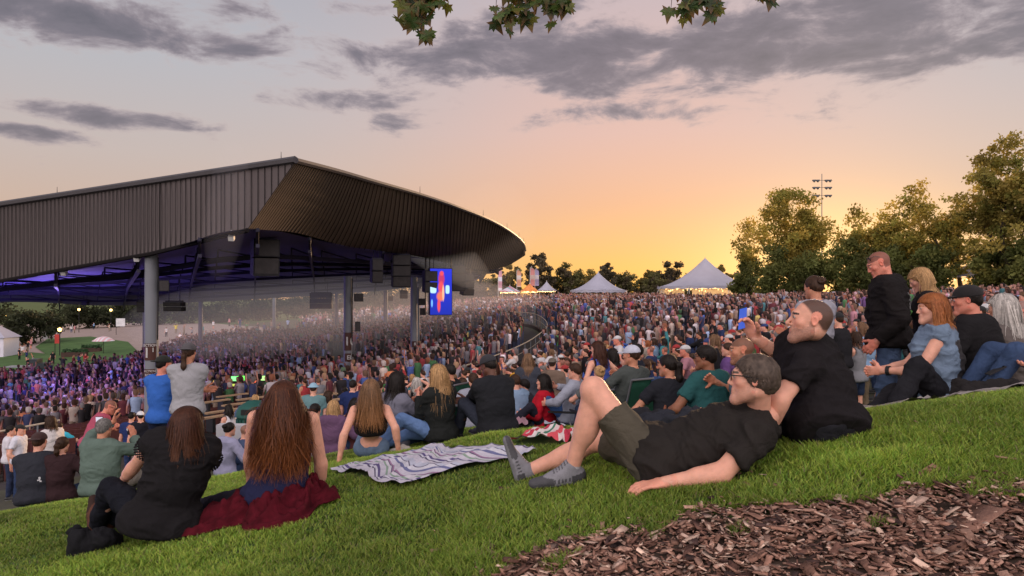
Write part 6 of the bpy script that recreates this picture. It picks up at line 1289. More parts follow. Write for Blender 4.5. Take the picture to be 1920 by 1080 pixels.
def tent(label,px,Y,wpx,ypeak,yeave,ybase=None,m=None,sides=8,lit=False,walls=(),yaw=.2,conc=1.9,guys=True,posts=None):
    x=(px-960)/F*Y; z0=g1(x,Y)-.1; R_=wpx/F*Y/2; ze=-(yeave-560)/F*Y-z0; zp=-(ypeak-560)/F*Y-z0; t=thing('event_tent',label,'tent',(x,Y,z0),yaw)
    m=m or m_canvas; rows=[]
    for i in range(11):
        s=i/10; rr=R_*(1-s)+.03; z=ze+(zp-ze)*(s**conc*.75+s*.25); rows.append([(rr*math.cos(2*math.pi*k/(sides*4))*(1+.0),rr*math.sin(2*math.pi*k/(sides*4)),z-(.035*R_*(1-s)*(1-abs(math.cos(sides*math.pi*k/(sides*4)))) if s<.9 else 0)) for k in range(sides*4+1)])
    b=MB(); b.grid(rows); b.build('canopy',m,t,smooth=True)
    v=MB(); n=sides*6; v.grid([[(R_*math.cos(2*math.pi*k/n),R_*math.sin(2*math.pi*k/n),ze-.02) for k in range(n+1)],[(R_*1.002*math.cos(2*math.pi*k/n),R_*1.002*math.sin(2*math.pi*k/n),ze-(.30+.12*(k%2))*min(1,R_/4)) for k in range(n+1)]]); v.build('valance',m,t)
    for k in range(sides):
        a=2*math.pi*k/sides; q=MB(); q.tube([(R_*.985*math.cos(a),R_*.985*math.sin(a),0),(R_*.985*math.cos(a),R_*.985*math.sin(a),ze)],.05*min(1,R_/3),6); q.build('pole',m_rope,t)
        if guys: q=MB(); q.tube([(R_*math.cos(a),R_*math.sin(a),ze),(R_*1.28*math.cos(a),R_*1.28*math.sin(a),0)],.025,4); q.build('guy_rope',m_rope,t)
    q=MB(); q.tube([(0,0,ze),(0,0,zp+.15)],.05,6); q.build('centre_pole',m_rope,t)
    for (a0,a1) in walls:
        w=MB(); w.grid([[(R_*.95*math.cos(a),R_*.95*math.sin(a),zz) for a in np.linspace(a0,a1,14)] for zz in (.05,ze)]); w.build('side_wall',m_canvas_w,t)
    if lit:
        q=MB(); g=np.random.default_rng(int(px)); q.tube([(R_*.9*math.cos(a),R_*.9*math.sin(a),ze-.2) for a in np.linspace(0,6.28,25)],.012,3,False)
        for k in range(lit*8):
            a=g.uniform(0,6.28); rr=R_*g.uniform(.3,.95); c=(rr*math.cos(a),rr*math.sin(a),ze-g.uniform(.15,.6)*min(1,R_/3)); q.lathe([(0,-.07),(.07,0),(0,.07)],6,c)
        q.build('string_lights',m_bulb,t)
        l=bpy.data.lights.new('tent_lamp','POINT'); l.energy=28*lit*R_; l.color=(1,.62,.28); l.shadow_soft_size=.5; lo=link('tent_lamp',l,t,loc=(0,0,ze*.7))
    return t
tent('largest white peaked tent with warm lights glowing inside, right of centre',1322,92,176,484,537,lit=6,walls=((.35,1.4),(1.6,3.2)),sides=8)
tent('middle white peaked tent left of the largest one',1122,96,106,511,544,walls=((.4,2.6),),sides=8)
m_ts=stripe_mat('striped_canvas',[((.55,.5,.6),.5),((.15,.35,.4),.2),((.45,.2,.25),.3)],.9,0,obj=True)
tent('small striped tent stand nearest the roof tip',956,88,40,536,546,m=m_ts,sides=4,lit=2,yaw=.78,conc=1.2,guys=False)
tent('small glowing orange tent stand between two pale ones',993,90,34,532,545,m=mat('orange_canvas',(.62,.26,.10),rough=.7,nvar=.2,transl=.3,emit=(.9,.35,.08),estr=.12),sides=4,lit=2,yaw=.78,conc=1.2,guys=False)
tent('small white peaked tent stand, right of the orange one',1025,90,38,528,544,sides=4,lit=1,yaw=.78,conc=1.6,guys=False)
tent('open sided white tent glowing among the right hand trees',1812,63,96,498,516,m=m_canvas,sides=6,lit=3,conc=1.4,guys=False)
b=thing('trailer','beige box trailer beside the largest tent','trailer',(at(1402,560,90).x,90,g1(at(1402,560,90).x,90)),.1)
q=MB(); q.box((0,0,1.3),(2.6,4,2.1)); q.build('body',mat('trailer_paint',(.45,.38,.30),rough=.5,nvar=.1),b); q=MB(); q.box((-.3,-2.02,1.7),(.7,.05,.5)); q.build('window',m_black,b)
for sx in(-.8,.8): q=MB(); q.lathe([(0,-.1),(.3,-.1),(.3,.1),(0,.1)],12,(sx,-1.95,.3),M=[[1,0,0],[0,0,1],[0,1,0]]); q.build('wheel',m_black,b)
def flag(px,y0,y1,Y,w,c,c2,lab):
    x=(px-960)/F*Y; zt=-(y0-560)/F*Y; zb=g1(x,Y); t=thing('feather_flag',lab,'flag',(x,Y,zb)); q=MB(); q.tube([(0,0,0),(0,0,zt-zb),(.25,0,zt-zb+.25)],.04,5); q.build('pole',m_rope,t)
    h0=-(y1-560)/F*Y-zb; q=MB(); ww=w/F*Y; q.grid([[(.03+ww*s*(1 if f<.85 else (1-((f-.85)/.15)**2*.6)),.06*math.sin(f*9+s),h0+(zt-zb+.1-h0)*f) for s in (0,.5,1)] for f in np.linspace(0,1,10)]); q.build('banner',stripe_mat('flag_'+lab[:6],[(c,.6),(c2,.4)],.7,2,obj=True),t)
flag(934,505,545,90,7,(.55,.30,.35),(.6,.6,.65),'pink and white feather flag beside the roof tip')
flag(969,508,538,90,8,(.60,.32,.20),(.55,.5,.45),'orange topped feather flag above the striped tent')
flag(994,503,536,90,8,(.50,.22,.20),(.45,.35,.30),'dull red feather flag above the orange tent')
flag(1003,506,536,91,7,(.30,.28,.42),(.5,.48,.5),'mauve feather flag right of the dull red one')
# floodlight mast
p=at(1541,400,95); t=thing('floodlight_mast','tall floodlight mast with banks of lamps rising behind the rounded tree','light mast',(p.x,95,g1(p.x,95))); zb=g1(p.x,95); zt=-(326-560)/F*95-zb
q=MB(); q.tube([(0,0,0),(0,0,zt)],[.10,.05],8); q.build('mast',m_post,t)
for i,dz in enumerate((.9,1.9,3.0)):
    w=1.0; q=MB(); q.tube([(-w,0,zt-dz),(w,0,zt-dz)],.03,5); ar=q.build('cross_arm',m_black,t)
    for sx in (-1.1,-.6,.6,1.1):
        q=MB(); q.lathe([(.05,-.15),(.28,.1),(.28,.2),(0,.2)],9,(sx,-.1,zt-dz-.15)); q.build('lamp',m_post,ar)
# ---------------------------------------------------------------- blankets and cloth
def cloth(name,label,corners,m,cat='blanket',nx=70,ny=30,amp=.025,seed=0,lift=.02,wild=0.,fr=7.,group=None):
    """a crumpled cloth lying on the lawn; corners are ground spots a,b,c,d"""
    a,b,c,d=[np.array(q[:2],float) for q in corners]; S,T=np.meshgrid(np.linspace(0,1,nx),np.linspace(0,1,ny)); P=(a[None,None]*(1-S)[...,None]*(1-T)[...,None]+b*(S*(1-T))[...,None]+c*(S*T)[...,None]+d*((1-S)*T)[...,None])
    x,y=P[...,0].ravel(),P[...,1].ravel(); q=np.column_stack([x*fr,y*fr,0*x]); n1=vnoise(q,seed); n2=vnoise(q*2.3+7,seed+1); r=(1-np.abs(2*n1-1))**2; r2=(1-np.abs(2*n2-1))**2
    x=x+wild*(vnoise(q*.6+3,seed+2)-.5); y=y+wild*(vnoise(q*.6+13,seed+3)-.5); z=gh(x,y)+lift+amp*(r+.5*r2)
    i=np.arange(ny-1)[:,None]*nx+np.arange(nx-1)[None]; Fq=np.stack([i,i+1,i+nx+1,i+nx],-1).reshape(-1,4); org=np.array([x.mean(),y.mean(),z.min()])
    me=newmesh(name,np.column_stack([x,y,z])-org,Fq,smooth=True,mats=[m]); uv=me.uv_layers.new(name='UVMap'); li=np.empty(len(me.loops),np.int32); me.loops.foreach_get('vertex_index',li); UV=np.column_stack([S.ravel(),T.ravel()])[li]; uv.data.foreach_set('uv',UV.astype(np.float32).ravel())
    return link(name,me,None,loc=tuple(org),label=label,cat=cat,group=group)
H_=hitground
pale=(.46,.44,.50); dk=(.09,.08,.13)
m_bl=stripe_mat('serape_stripes',[(pale,.16),(dk,.035),((.5,.5,.56),.05),((.10,.08,.18),.06),(pale,.13),((.22,.30,.24),.05),((.5,.48,.52),.07),(dk,.025),((.28,.16,.26),.04),(pale,.12),((.13,.14,.26),.06),((.5,.5,.55),.08),(dk,.02),((.40,.42,.5),.105)],2.2,1)
cloth('blanket','large crumpled striped grey and purple blanket lying empty on the grass',[H_(612,892),H_(742,921),H_(1004,856),H_(806,846)],m_bl,amp=.030,seed=3,wild=.16,nx=160,ny=90,fr=5)
m_rb=stripe_mat('plaid_red',[((.55,.08,.10),.22),((.60,.52,.50),.16),((.45,.04,.07),.2),((.62,.58,.56),.14),((.06,.18,.12),.08),((.60,.50,.48),.2)],1.7,0)
cloth('blanket','crumpled red and white patterned blanket behind the raised knee',[H_(938,842),H_(1075,838),H_(1080,816),H_(1000,822)],m_rb,amp=.05,seed=5,wild=.12,fr=7)
cloth('blanket','green white and red patterned blanket under the ponytail woman',[H_(1170,802),H_(1330,800),H_(1400,780),H_(1200,784)],m_rb,amp=.03,seed=6,lift=.03)
m_wov=stripe_mat('woven_grey',[((.30,.27,.25),.3),((.12,.11,.11),.1),((.42,.38,.34),.3),((.2,.17,.16),.3)],9,1)
cloth('blanket','woven grey and tan blanket under the denim vest woman, reaching the right edge',[(1.95,4.15),(4.3,3.75),(4.9,4.6),(2.4,5.1)],m_wov,amp=.03,seed=7,lift=.025,wild=.05)
cloth('blanket','pink blanket crumpled beside the black jacket man',[H_(915,812),H_(985,808),H_(992,797),H_(940,796)],mat('pink_fleece',(.38,.20,.24),rough=.95,nvar=.2,fuzz=.1),amp=.09,seed=8,wild=.1)
cloth('blanket','white and blue striped towel under the black sweater woman',[H_(700,838),H_(800,832),H_(830,822),H_(720,824)],stripe_mat('towel_stripes',[((.5,.5,.55),.5),((.15,.25,.45),.5)],9,0),amp=.03,seed=9)
cloth('blanket','pale blue cloth beside the red jacket woman',[H_(1020,811),H_(1060,811),H_(1062,802),H_(1025,802)],mat('blue_cloth',(.28,.33,.42),rough=.95,nvar=.2),amp=.05,seed=10)
# red plaid jacket spread round the long haired woman
pf=FW['pel']; mr=stripe_mat('red_plaid',[((.22,.010,.022),.5),((.12,.006,.014),.2),((.28,.02,.03),.3)],6,0)
na,nr_=260,46; AA,TT=np.meshgrid(np.linspace(R(-215),R(35),na),np.linspace(0,1,nr_)); an1=vnoise(np.column_stack([AA.ravel()*2.6+TT.ravel()*2,TT.ravel()*3,0*AA.ravel()]),4).reshape(AA.shape); an2=vnoise(np.column_stack([AA.ravel()*6-TT.ravel()*3,TT.ravel()*5,0*AA.ravel()]),5).reshape(AA.shape)
rout=.28+.20*(vnoise(np.column_stack([np.cos(AA[0])*2,np.sin(AA[0])*2,AA[0]*.4]),6)-.3)*2; rout=rout+.10*np.exp(-((AA[0]-R(-165))/.35)**2)+.12*np.exp(-((AA[0]-R(-5))/.3)**2)
rr=.155+(rout[None,:]-.155)*TT; X=pf[0]+rr*np.cos(AA)*1.15; Yv=pf[1]+rr*np.sin(AA)*.9; prof=.10*(1-TT)**1.3; rid=(1-np.abs(2*an1-1))**2*.085+(1-np.abs(2*an2-1))**2*.040
Z=gh(X,Yv)+.012+prof+rid*(.45+.8*np.sin(np.pi*np.clip(TT,0,1)))*(1-.6*TT); i_=np.arange(nr_-1)[:,None]*na+np.arange(na-1)[None]; Fq=np.stack([i_,i_+1,i_+na+1,i_+na],-1).reshape(-1,4); org=np.array([pf[0],pf[1],g1(pf[0],pf[1])])
jk=link('jacket',newmesh('jacket',np.stack([X,Yv,Z],-1).reshape(-1,3)-org,Fq,smooth=True,mats=[mat('red_cloth',(.065,.005,.010),rough=.95,spec=.1,nscale=16,nvar=.6,bump=.4,bscale=200)]),None,loc=tuple(org),label='dark red plaid jacket spread on the grass around the long haired woman',cat='jacket'); sm=jk.modifiers.new('thickness','SOLIDIFY'); sm.thickness=.008
def heap(label,px,py,col,w,h,seed,cat='jacket',name='jacket',Y=None):
    c=V3(H_(px,py)) if Y is None else V3(((px-960)/F*Y,Y,g1((px-960)/F*Y,Y))); T=SDF(); g=np.random.default_rng(seed)
    for _ in range(7): a=c+g.uniform(-.5,.5,3)*V3(w,w*.5,0)+V3(0,0,h*.3); b_=c+g.uniform(-.5,.5,3)*V3(w,w*.5,0)+V3(0,0,h*g.uniform(.3,.8)); T.cap(a,b_,h*.35,h*.28,.04)
    v,f=T.mesh(.011); v=folds(v,f,.03,11.,seed); v=folds(v,f,.012,24.,seed+2); org=c; o=link(name,newmesh(name,v-org,f,smooth=True,mats=[m_cloth]),None,loc=tuple(org),label=label,cat=cat); o.color=(*col,1); return o
heap('dark jacket heaped between the ponytail woman and the reclining man',1262,800,(.025,.027,.035),.45,.16,3,Y=4.9)
heap('black jacket heaped left of the ponytail woman',1205,800,(.02,.02,.024),.28,.14,4,Y=5.0)
heap('dark bag lying on the woven blanket right of the denim vest woman',1852,768,(.02,.018,.018),.36,.10,6,cat='bag',name='bag',Y=4.35)
heap('black jacket lying at the boots of the crochet blouse woman',178,1012,(.012,.012,.014),.22,.14,7,Y=3.95)
heap('small off white bag on the grass behind the crop top woman',735,850,(.42,.38,.33),.3,.06,9,cat='bag',name='bag')
# ---------------------------------------------------------------- camp chairs
m_tubem=mat('chair_tube',(.25,.25,.27),rough=.35,metal=.8,nvar=.05); m_chg=mat('chair_green',(.012,.075,.045),rough=.85,nscale=10,nvar=.2,bump=.3,bscale=300)
def camp_chair(label,who,col=m_chg,H=.80):
    p,yaw=SIT[who]; f=yawvec(yaw); p=p-f*.02; z=p[2]-.40; t=thing('camp_chair',label,'camp chair',(p[0],p[1],z),R(yaw))
    q=MB(); q.grid([[(u*.25,-.17-.14*v+.02*math.cos(u*1.5),.30+(H-.30)*v) for u in np.linspace(-1,1,7)] for v in np.linspace(0,1,6)]); bk=q.build('backrest',col,t,smooth=True); sm=bk.modifiers.new('s','SOLIDIFY'); sm.thickness=.012
    q=MB(); q.grid([[(u*.25,-.17+v*.42,.31-.03*math.cos(u*1.5)) for u in np.linspace(-1,1,7)] for v in np.linspace(0,1,4)]); st=q.build('seat',col,t,smooth=True); sm=st.modifiers.new('s','SOLIDIFY'); sm.thickness=.012
    for sx in (-1,1):
        q=MB(); q.tube([(sx*.27,-.32,H+.01),(sx*.27,-.17,.30),(sx*.27,.12,0)],.012,7); q.build('frame',m_tubem,t); q=MB(); q.tube([(sx*.27,-.30,0),(sx*.27,.28,.32)],.012,7); q.build('leg',m_tubem,t)
        q=MB(); q.tube([(sx*.29,-.24,.52),(sx*.29,.22,.50)],.016,7); q.build('armrest',m_black,t)
    q=MB(); q.tube([(-.27,-.32,H+.01),(.27,-.32,H+.01)],.013,7); q.build('top_rail',m_tubem,t); return t
camp_chair('green camp chair under the man in the white cap',1182)
camp_chair('green camp chair behind the messy blond bun',1123)
camp_chair('dark green camp chair right of the black sweater woman',842,H=.86)
camp_chair('low folding chair with steel legs behind the raised knee',1076,mat('chair_blue',(.03,.05,.12),rough=.85,nvar=.2))
# cloth on the chair back
pp,yw=SIT[1182]; T=SDF(); f_=yawvec(yw); r_=np.cross(f_,Zv); b_=pp-f_*.34+Zv*.38-r_*-.10
T.cap(b_-r_*.02,b_+r_*.16,.035,.035,.03); T.cap(b_,b_-Zv*.10-f_*.02,.05,.035,.03,fl=f_,fs=.5); T.cap(b_+r_*.12,b_+r_*.13-Zv*.16-f_*.02,.05,.03,.03,fl=f_,fs=.5)
v,f=T.mesh(.010); v=folds(v,f,.02,12.,5); link('jacket',newmesh('jacket',v-b_,f,smooth=True,mats=[mat('blue_denim',(.03,.06,.15),rough=.95,nscale=12,nvar=.3)]),None,loc=tuple(b_),label='blue denim jacket hung over the back of the green chair of the white cap man',cat='jacket')
# ---------------------------------------------------------------- bin, walls, rails
x=at(477,780,14).x; zb=g1(x,14); t=thing('litter_bin','dark green slatted litter bin with domed lid behind the long haired woman','bin',(x,14,at(0,800,14).z-.55))
m_bin=mat('bin_green',(.012,.075,.060),rough=.5,nvar=.15); q=MB(); q.lathe([(.30,0),(.34,.75),(.36,.78)],20); bd=q.build('body',m_bin,t,smooth=True)
q=MB(); 
for k in range(24): a=k*math.pi/12; q.box((.345*math.cos(a),.345*math.sin(a),.38),(.02,.05,.7),rot=(0,0,a))
q.build('slats',m_bin,bd); q=MB(); q.lathe([(.38,.78),(.38,.86),(.30,.98),(.14,1.08),(0,1.10)],20); q.build('lid',m_bin,t,smooth=True); q=MB(); q.box((0,-.33,.90),(.26,.1,.10)); q.box((.28,-.2,.90),(.12,.2,.10)); q.build('opening',m_black,t)
def arcwall(label,r,a0,a1,h,m,top=None,z_off=0.,th=.25,name='retaining_wall',rail=None,cat='wall'):
    a=np.radians(np.linspace(a0,a1,max(6,int(abs(a1-a0)*1.2)))); c=(PC[0]+r*math.cos(a.mean()),PC[1]+r*math.sin(a.mean())); z0=g1(*c); t=thing(name,label,cat,(c[0],c[1],z0)); q=MB()
    rows=[[],[],[],[]]
    for k in a:
        for j,(rr,zz) in enumerate(((r,-.3),(r,h),(r+th,h),(r+th,-.3))): X=PC[0]+rr*math.cos(k); Yv=PC[1]+rr*math.sin(k); rows[j].append((X-c[0],Yv-c[1],g1(PC[0]+r*math.cos(k),PC[1]+r*math.sin(k))-z0+zz+z_off))
    q.grid(rows); q.build('wall',m,t)
    if top is not None:
        q=MB(); q.tube([tuple(np.array(p)+V3(0,0,.04)) for p in [((u[0]+v[0])/2,(u[1]+v[1])/2,u[2]) for u,v in zip(rows[1],rows[2])]],.055,6); q.build('coping',top,t,smooth=True)
    if rail:
        q=MB(); pt=[((u[0]+v[0])/2,(u[1]+v[1])/2,u[2]) for u,v in zip(rows[1],rows[2])]; q.tube([(p[0],p[1],p[2]+rail) for p in pt],.03,6); q.tube([(p[0],p[1],p[2]+rail*.55) for p in pt],.015,4); q.build('handrail',m_cop,t)
        for p in pt[::2]: q=MB(); q.tube([p,(p[0],p[1],p[2]+rail)],.025,5); q.build('post',m_post,t)
    return t
m_wallb=mat('wall_brown',(.060,.034,.026),rough=.9,nscale=1.5,nvar=.3,bump=.3,bscale=12); m_cop=mat('pale_coping',(.42,.34,.25),rough=.6,nvar=.15); m_conc=mat('pale_concrete',(.42,.42,.44),rough=.85,nscale=2,nvar=.12,bump=.2,bscale=20)
arcwall('curved brown wall with pale coping beyond the third column',36.5,-16,16,.9,m_wallb,m_cop)
arcwall('curved brown wall with pale coping between second and third columns',28.6,-24,8,.8,m_wallb,m_cop)
arcwall('long curved railing at the top of the seats where the lawn begins',42.3,-30,52,.25,m_wallb,None,rail=.95,name='railing',cat='railing')
arcwall('near curved rail and low wall behind the white t-shirt men',37.5,-78,-46,.35,m_wallb,None,rail=.85,name='railing',cat='railing')
arcwall('brown stepped wall at the lower left below the nearest column',34.5,-84,-50,.6,m_wallb,m_wood)
# white wall below the litter bin
c=H_(430,850); Yw=12.; x0,x1=at(405,0,Yw).x,at(478,0,Yw).x; t=thing('white_wall','short white concrete wall behind the two seated women','wall',((x0+x1)/2,Yw,at(0,830,Yw).z)); q=MB(); zt0=at(0,797,Yw).z-at(0,830,Yw).z
q.add([(-(x1-x0)/2,0,-1.2),((x1-x0)/2+.6,.5,-1.2),((x1-x0)/2+.6,.5,zt0-.12),(-(x1-x0)/2,0,zt0),(-(x1-x0)/2,.2,-1.2),((x1-x0)/2+.6,.7,-1.2),((x1-x0)/2+.6,.7,zt0-.12),(-(x1-x0)/2,.2,zt0)],[(0,1,2,3),(4,7,6,5),(3,2,6,7),(0,3,7,4),(1,5,6,2)]); q.build('wall',m_conc,t)
# wooden bench rows near the foot of the columns
for n,(px,py,Y,L,yaw) in enumerate([(398,782,17,1.5,58),(422,770,18,1.8,56),(448,757,19.5,1.6,54),(478,746,21,1.9,52),(405,752,21,1.5,58),(436,741,23,1.8,55),(585,742,19,2.4,40),(604,752,18,2.2,42),(560,760,17.5,2.0,42),(1000,690,22,2.6,40),(1020,700,20.5,2.4,38),(960,700,20,2.2,42)]):
    p=at(px,py,Y); t=thing('bench',"%s pale wooden bench of the stepped rows %s"%(['lowest','second','third','fourth','small upper','highest','middle','nearer','nearest','left','right','lower'][n],'left of the long haired woman' if n<6 else ('right of the bucket hat man' if n<9 else 'below the long railing')),'bench',tuple(p),R(yaw)); L*=.62; q=MB(); q.box((0,0,0),(L,.16,.04)); q.build('seat_board',m_wood,t)
    
    for sx in(-.4,.4): q=MB(); q.box((sx*L,-.06,-.25),(.08,.3,.46)); q.build('leg',m_black,t)
# ---------------------------------------------------------------- plaza at far left
Yf=104; p=H_(2,668,y0=20); t=thing('food_stand','white food stand with peaked roof and warm lit serving window at the left edge','food stand',(p.x,p.y,p.z),.15); s=p.y/104; W=3.2*s
m_wp=mat('white_panel',(.62,.60,.66),rough=.6,nvar=.08); q=MB(); q.box((-W*.3,0,1.35),(W*1.5,4,2.7)); q.build('wall',m_wp,t); q=MB(); q.add([(-W*1.15,-2.3,2.75),(W*.55,-2.3,2.75),(W*.55,2.3,2.75),(-W*1.15,2.3,2.75),(-W*.3,0,4.9)],[(0,1,4),(1,2,4),(2,3,4),(3,0,4),(3,2,1,0)]); q.build('roof',m_canvas,t)
q=MB(); q.box((-.3,-2.03,1.9),(2.0,.06,1.0)); wn=q.build('serving_window',mat('warm_window',(.8,.4,.1),emit=(1.,.42,.08),estr=1.3,nscale=2.5,nvar=.5),t); q=MB(); q.box((-.3,-2.25,1.35),(2.2,.4,.06)); q.build('counter',m_wp,t)
def lamp_post(label,px,py,ytop,Y=None):
    p=H_(px,py,y0=20) if Y is None else Vector((at(px,0,Y).x,Y,g1(at(px,0,Y).x,Y))); h=-(ytop-560)/F*p.y-p.z; t=thing('street_lamp',label,'lamp',tuple(p)); q=MB(); q.tube([(0,0,0),(0,0,h)],.07,6); q.build('post',m_black,t); q=MB(); q.lathe([(0,h),(.22,h+.1),(.3,h+.45),(0,h+.6)],8); q.build('lantern',mat('lantern_glow',(1,.7,.3),emit=(1.,.62,.2),estr=4.,nvar=0.),t)
lamp_post('lit street lamp on the oval lawn at left',112,668,622); lamp_post('small lit lamp far behind the oval lawn',148,610,583,150); lamp_post('lit lamp left of the nearest column in the distance',208,610,584,150); lamp_post('pale lamp at the far left edge',14,612,595,150)
def banner(label,px,y0,y1,w,c,pyb):
    p=H_(px,pyb,y0=20); Y=p.y; t=thing('banner',label,'banner',tuple(p),.1); h1=-(y0-560)/F*Y-p.z; h0=-(y1-560)/F*Y-p.z; ww=w/F*Y; q=MB(); q.box((0,0,(h0+h1)/2),(ww,.06,h1-h0)); q.build('panel',mat('banner_'+label[:5],c,rough=.7,nscale=1.2,nvar=.3),t); q=MB(); q.tube([(-ww/2,0.05,0),(-ww/2,.05,h1)],.05,5); q.build('pole',m_black,t)
banner('red vertical banner with white marks on the oval lawn',107,627,644,8,(.40,.04,.03),668); banner('green upright banner beside the path',96,613,628,8,(.03,.25,.13),640); banner('white sandwich board beside the green banner',85,624,636,9,(.6,.6,.6),640)
banner('white banner far behind the oval lawn',142,588,601,6,(.4,.4,.42),612); banner('white poster board near the column in the distance',226,597,612,16,(.5,.42,.4),628)
p=H_(60,702,y0=20); t=thing('utility_cart','grey covered utility cart parked on the lower lawn at left','cart',tuple(p),.2); s=p.y/80; q=MB(); q.box((-1.2*s,0,.9),(2.6*s,1.6,.12)); q.build('bed',mat('cart_grey',(.25,.26,.27),rough=.5,nvar=.1),t); q=MB(); q.box((.9*s,0,.8),(1.4*s,1.5,.9)); q.box((.4*s,0,1.45),(.8*s,1.4,.5)); q.build('cab',mat('cart_dark',(.03,.04,.04),rough=.5,nvar=.2),t)
for sx in(-1.8,-.6,1.2):
    q=MB(); q.lathe([(0,-.12),(.38,-.12),(.38,.12),(0,.12)],12,(sx*s,-.75,.38),M=[[1,0,0],[0,0,1],[0,1,0]]); q.build('wheel',m_black,t)
for n,(px,py,L,lab) in enumerate([(140,670,3.2,'dark green hedge box on the oval lawn'),(172,661,2.6,'dark planter box right of the hedge box')]):
    p=H_(px,py,y0=20); t=thing('planter',lab,'planter',tuple(p),.15); q=MB(); q.box((0,0,.35),(L,.8,.7)); q.build('box',m_wallb,t); q=MB(); g=np.random.default_rng(n)
    for _ in range(160): q.box((g.uniform(-L/2,L/2),g.uniform(-.4,.4),g.uniform(.6,1.1)),(.3,.02,.2),rot=tuple(g.uniform(0,3,3)))
    q.build('foliage',mat('hedge_leaf',(.03,.07,.025),rough=.8,nvar=.3),t)
p=H_(194,664,y0=20); t=thing('parasol','striped pink and white parasol at the right end of the oval lawn','parasol',tuple(p),0); q=MB(); q.lathe([(1.5,1.9),(.8,2.4),(0,2.6)],10); q.build('canopy',stripe_mat('parasol_stripes',[((.6,.35,.38),.5),((.6,.58,.6),.5)],2.,0,obj=True),t); q=MB(); q.tube([(0,0,0),(0,0,2.5)],.04,5); q.build('pole',m_black,t)
# people strolling on the plaza
WK=[(36,676,'dark'),(42,668,'white'),(52,660,'black'),(50,678,'navy'),(58,655,'pink'),(60,650,'grey'),(52,700,'black'),(56,624,'white'),(60,626,'charcoal'),(68,622,'black'),(92,699,'black'),(118,700,'charcoal'),(99,684,'black'),(62,692,'grey'),(138,694,'maroon'),(148,690,'navy'),(160,692,'red'),(176,690,'black'),(186,700,'charcoal'),(134,624,'white'),(140,625,'pink'),(176,618,'light blue'),(205,622,'cream'),(330,626,'yellow'),(312,632,'white'),(345,628,'tan'),(380,628,'teal'),(360,632,'grey'),(400,618,'white'),(430,612,'pink'),(450,615,'navy')]
walkers=[o for o,_,f_ in VAR if f_ and _[0]=='stand']; SD=dict((a,b) for a,b,_ in SHIRTS); wg=np.random.default_rng(77)
for n,(px,py,cn) in enumerate(WK):
    p=H_(px,py,y0=20); o=copy_tree(walkers[n%len(walkers)]); o.location=p; o.rotation_euler=(0,0,wg.uniform(0,6.28)); o.name='person'; c=SD.get(cn,(.02,.02,.025))
    for ch in o.children:
        if ch.name.split('.')[0] in('shirt','tank_top','long_sleeved_shirt','hoodie'): ch.color=(*c,1)
    side='on the path by the food stand' if px<75 else ('beside the oval lawn' if px<250 else 'on the walkway under the far trees'); o['label']='small distant person in %s top walking %s'%(cn,side); o['group']='people strolling on the plaza in %s tops'%cn; o['category']='person'
# mixing desk lights among the seats
for n,(px,py,c) in enumerate([(440,710,(.25,.9,.3)),(452,709,(.2,1.,.15)),(492,709,(.5,.9,.3)),(403,716,(1.,.6,.1)),(478,716,(.9,.2,.1)),(437,722,(.5,.6,.1)),(476,716,(1.,.8,.3))]):
    p=at(px,py,30); t=thing('control_desk_screen',"%s glowing control desk screen among the seats"%['pale green','bright green','right hand lime','amber left hand','tiny red','dim olive','small yellow'][n],'screen',tuple(p)); q=MB(); q.box((0,0,0),(.30 if n<3 else .14,.04,.20 if n<3 else .1)); q.build('display',mat('desk_glow_%d'%n,c,emit=c,estr=1.2,nvar=0.),t); q=MB(); q.box((0,.05,-.02),(.36,.05,.26)); q.box((0,.1,-.4),(.1,.1,.7)); q.build('stand',m_black,t)
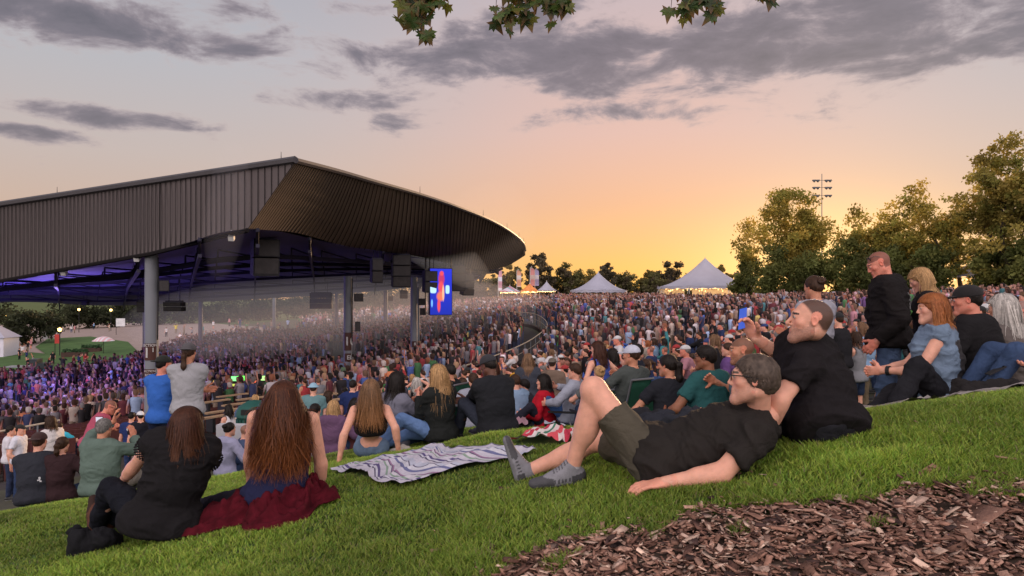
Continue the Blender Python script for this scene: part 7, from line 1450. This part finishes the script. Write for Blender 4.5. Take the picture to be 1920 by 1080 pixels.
# ---------------------------------------------------------------- stage light and haze
def lamp(kind,name,loc,energy,col,size=2.,tgt=None,spot=None):
    l=bpy.data.lights.new(name,kind); l.energy=energy; l.color=col
    if kind=='SPOT': l.spot_size=spot; l.spot_blend=.8; l.shadow_soft_size=size
    elif kind=='AREA': l.size=size
    else: l.shadow_soft_size=size
    o=bpy.data.objects.new(name,l); COL.objects.link(o); o.location=loc
    if tgt is not None: o.rotation_euler=(Vector(tgt)-Vector(loc)).to_track_quat('-Z','Y').to_euler()
    return o
lamp('POINT','stage_light',(-44,38,-5),4200,(.22,.16,1.),1.5)
lamp('POINT','stage_light',(-31,46,-3.0),2200,(.36,.24,1.),1.5)
lamp('POINT','stage_light',(-24,36,-2.6),1000,(.45,.3,1.),1.2)
def haze(name,label,c,r,dens,col,emis,rot=(0,0,0)):
    m=bpy.data.materials.new(name+'_volume'); nt=nodes_of(m); out=N(nt,'ShaderNodeOutputMaterial'); L=nt.links.new
    v=N(nt,'ShaderNodeVolumePrincipled'); v.inputs['Density'].default_value=dens; v.inputs['Color'].default_value=(*col,1); v.inputs['Emission Strength'].default_value=emis; v.inputs['Emission Color'].default_value=(*col,1); v.inputs['Anisotropy'].default_value=.3; L(v.outputs[0],out.inputs['Volume'])  # weak emission stands in for light caught by the smoke
    bm=bmesh.new(); bmesh.ops.create_icosphere(bm,subdivisions=4,radius=1); me=bpy.data.meshes.new(name); bm.to_mesh(me); bm.free(); me.materials.append(m)
    return link(name,me,None,loc=c,rot=rot,scale=r,label=label,cat='haze',kind='stuff')
HAZE=True
if HAZE:
    haze('haze','faint wisp of smoke drifting up across the ribbed left fascia',tuple(at(425,395,18.2)),(.55,.5,1.9),.035,(.62,.58,.66),.02,rot=(0,.12,0)); haze('haze','soft plume of smoke leaving the end of the roof towards the sky',tuple(at(905,455,44)),(3.2,2.,4.2),.007,(.85,.72,.64),.006,rot=(0,.5,0))
    b0=V3(at(700,380,44)); b1=V3(at(925,540,50)); dv=b1-b0; haze('haze','pale shaft of self-lit smoke slanting across the end of the roof to its tip',tuple((b0+b1)/2+V3(0,-6.5,0)),(1.5,1.5,float(np.linalg.norm(dv)/2)),.035,(.8,.72,.66),.03,rot=Vector(dv).to_track_quat('Z','Y').to_euler())
    haze('haze','thin grey stage haze drifting under the roof and over the far seats',(-14,66,-2.0),(20,23,4.4),.0075,(.75,.66,.66),.0035)
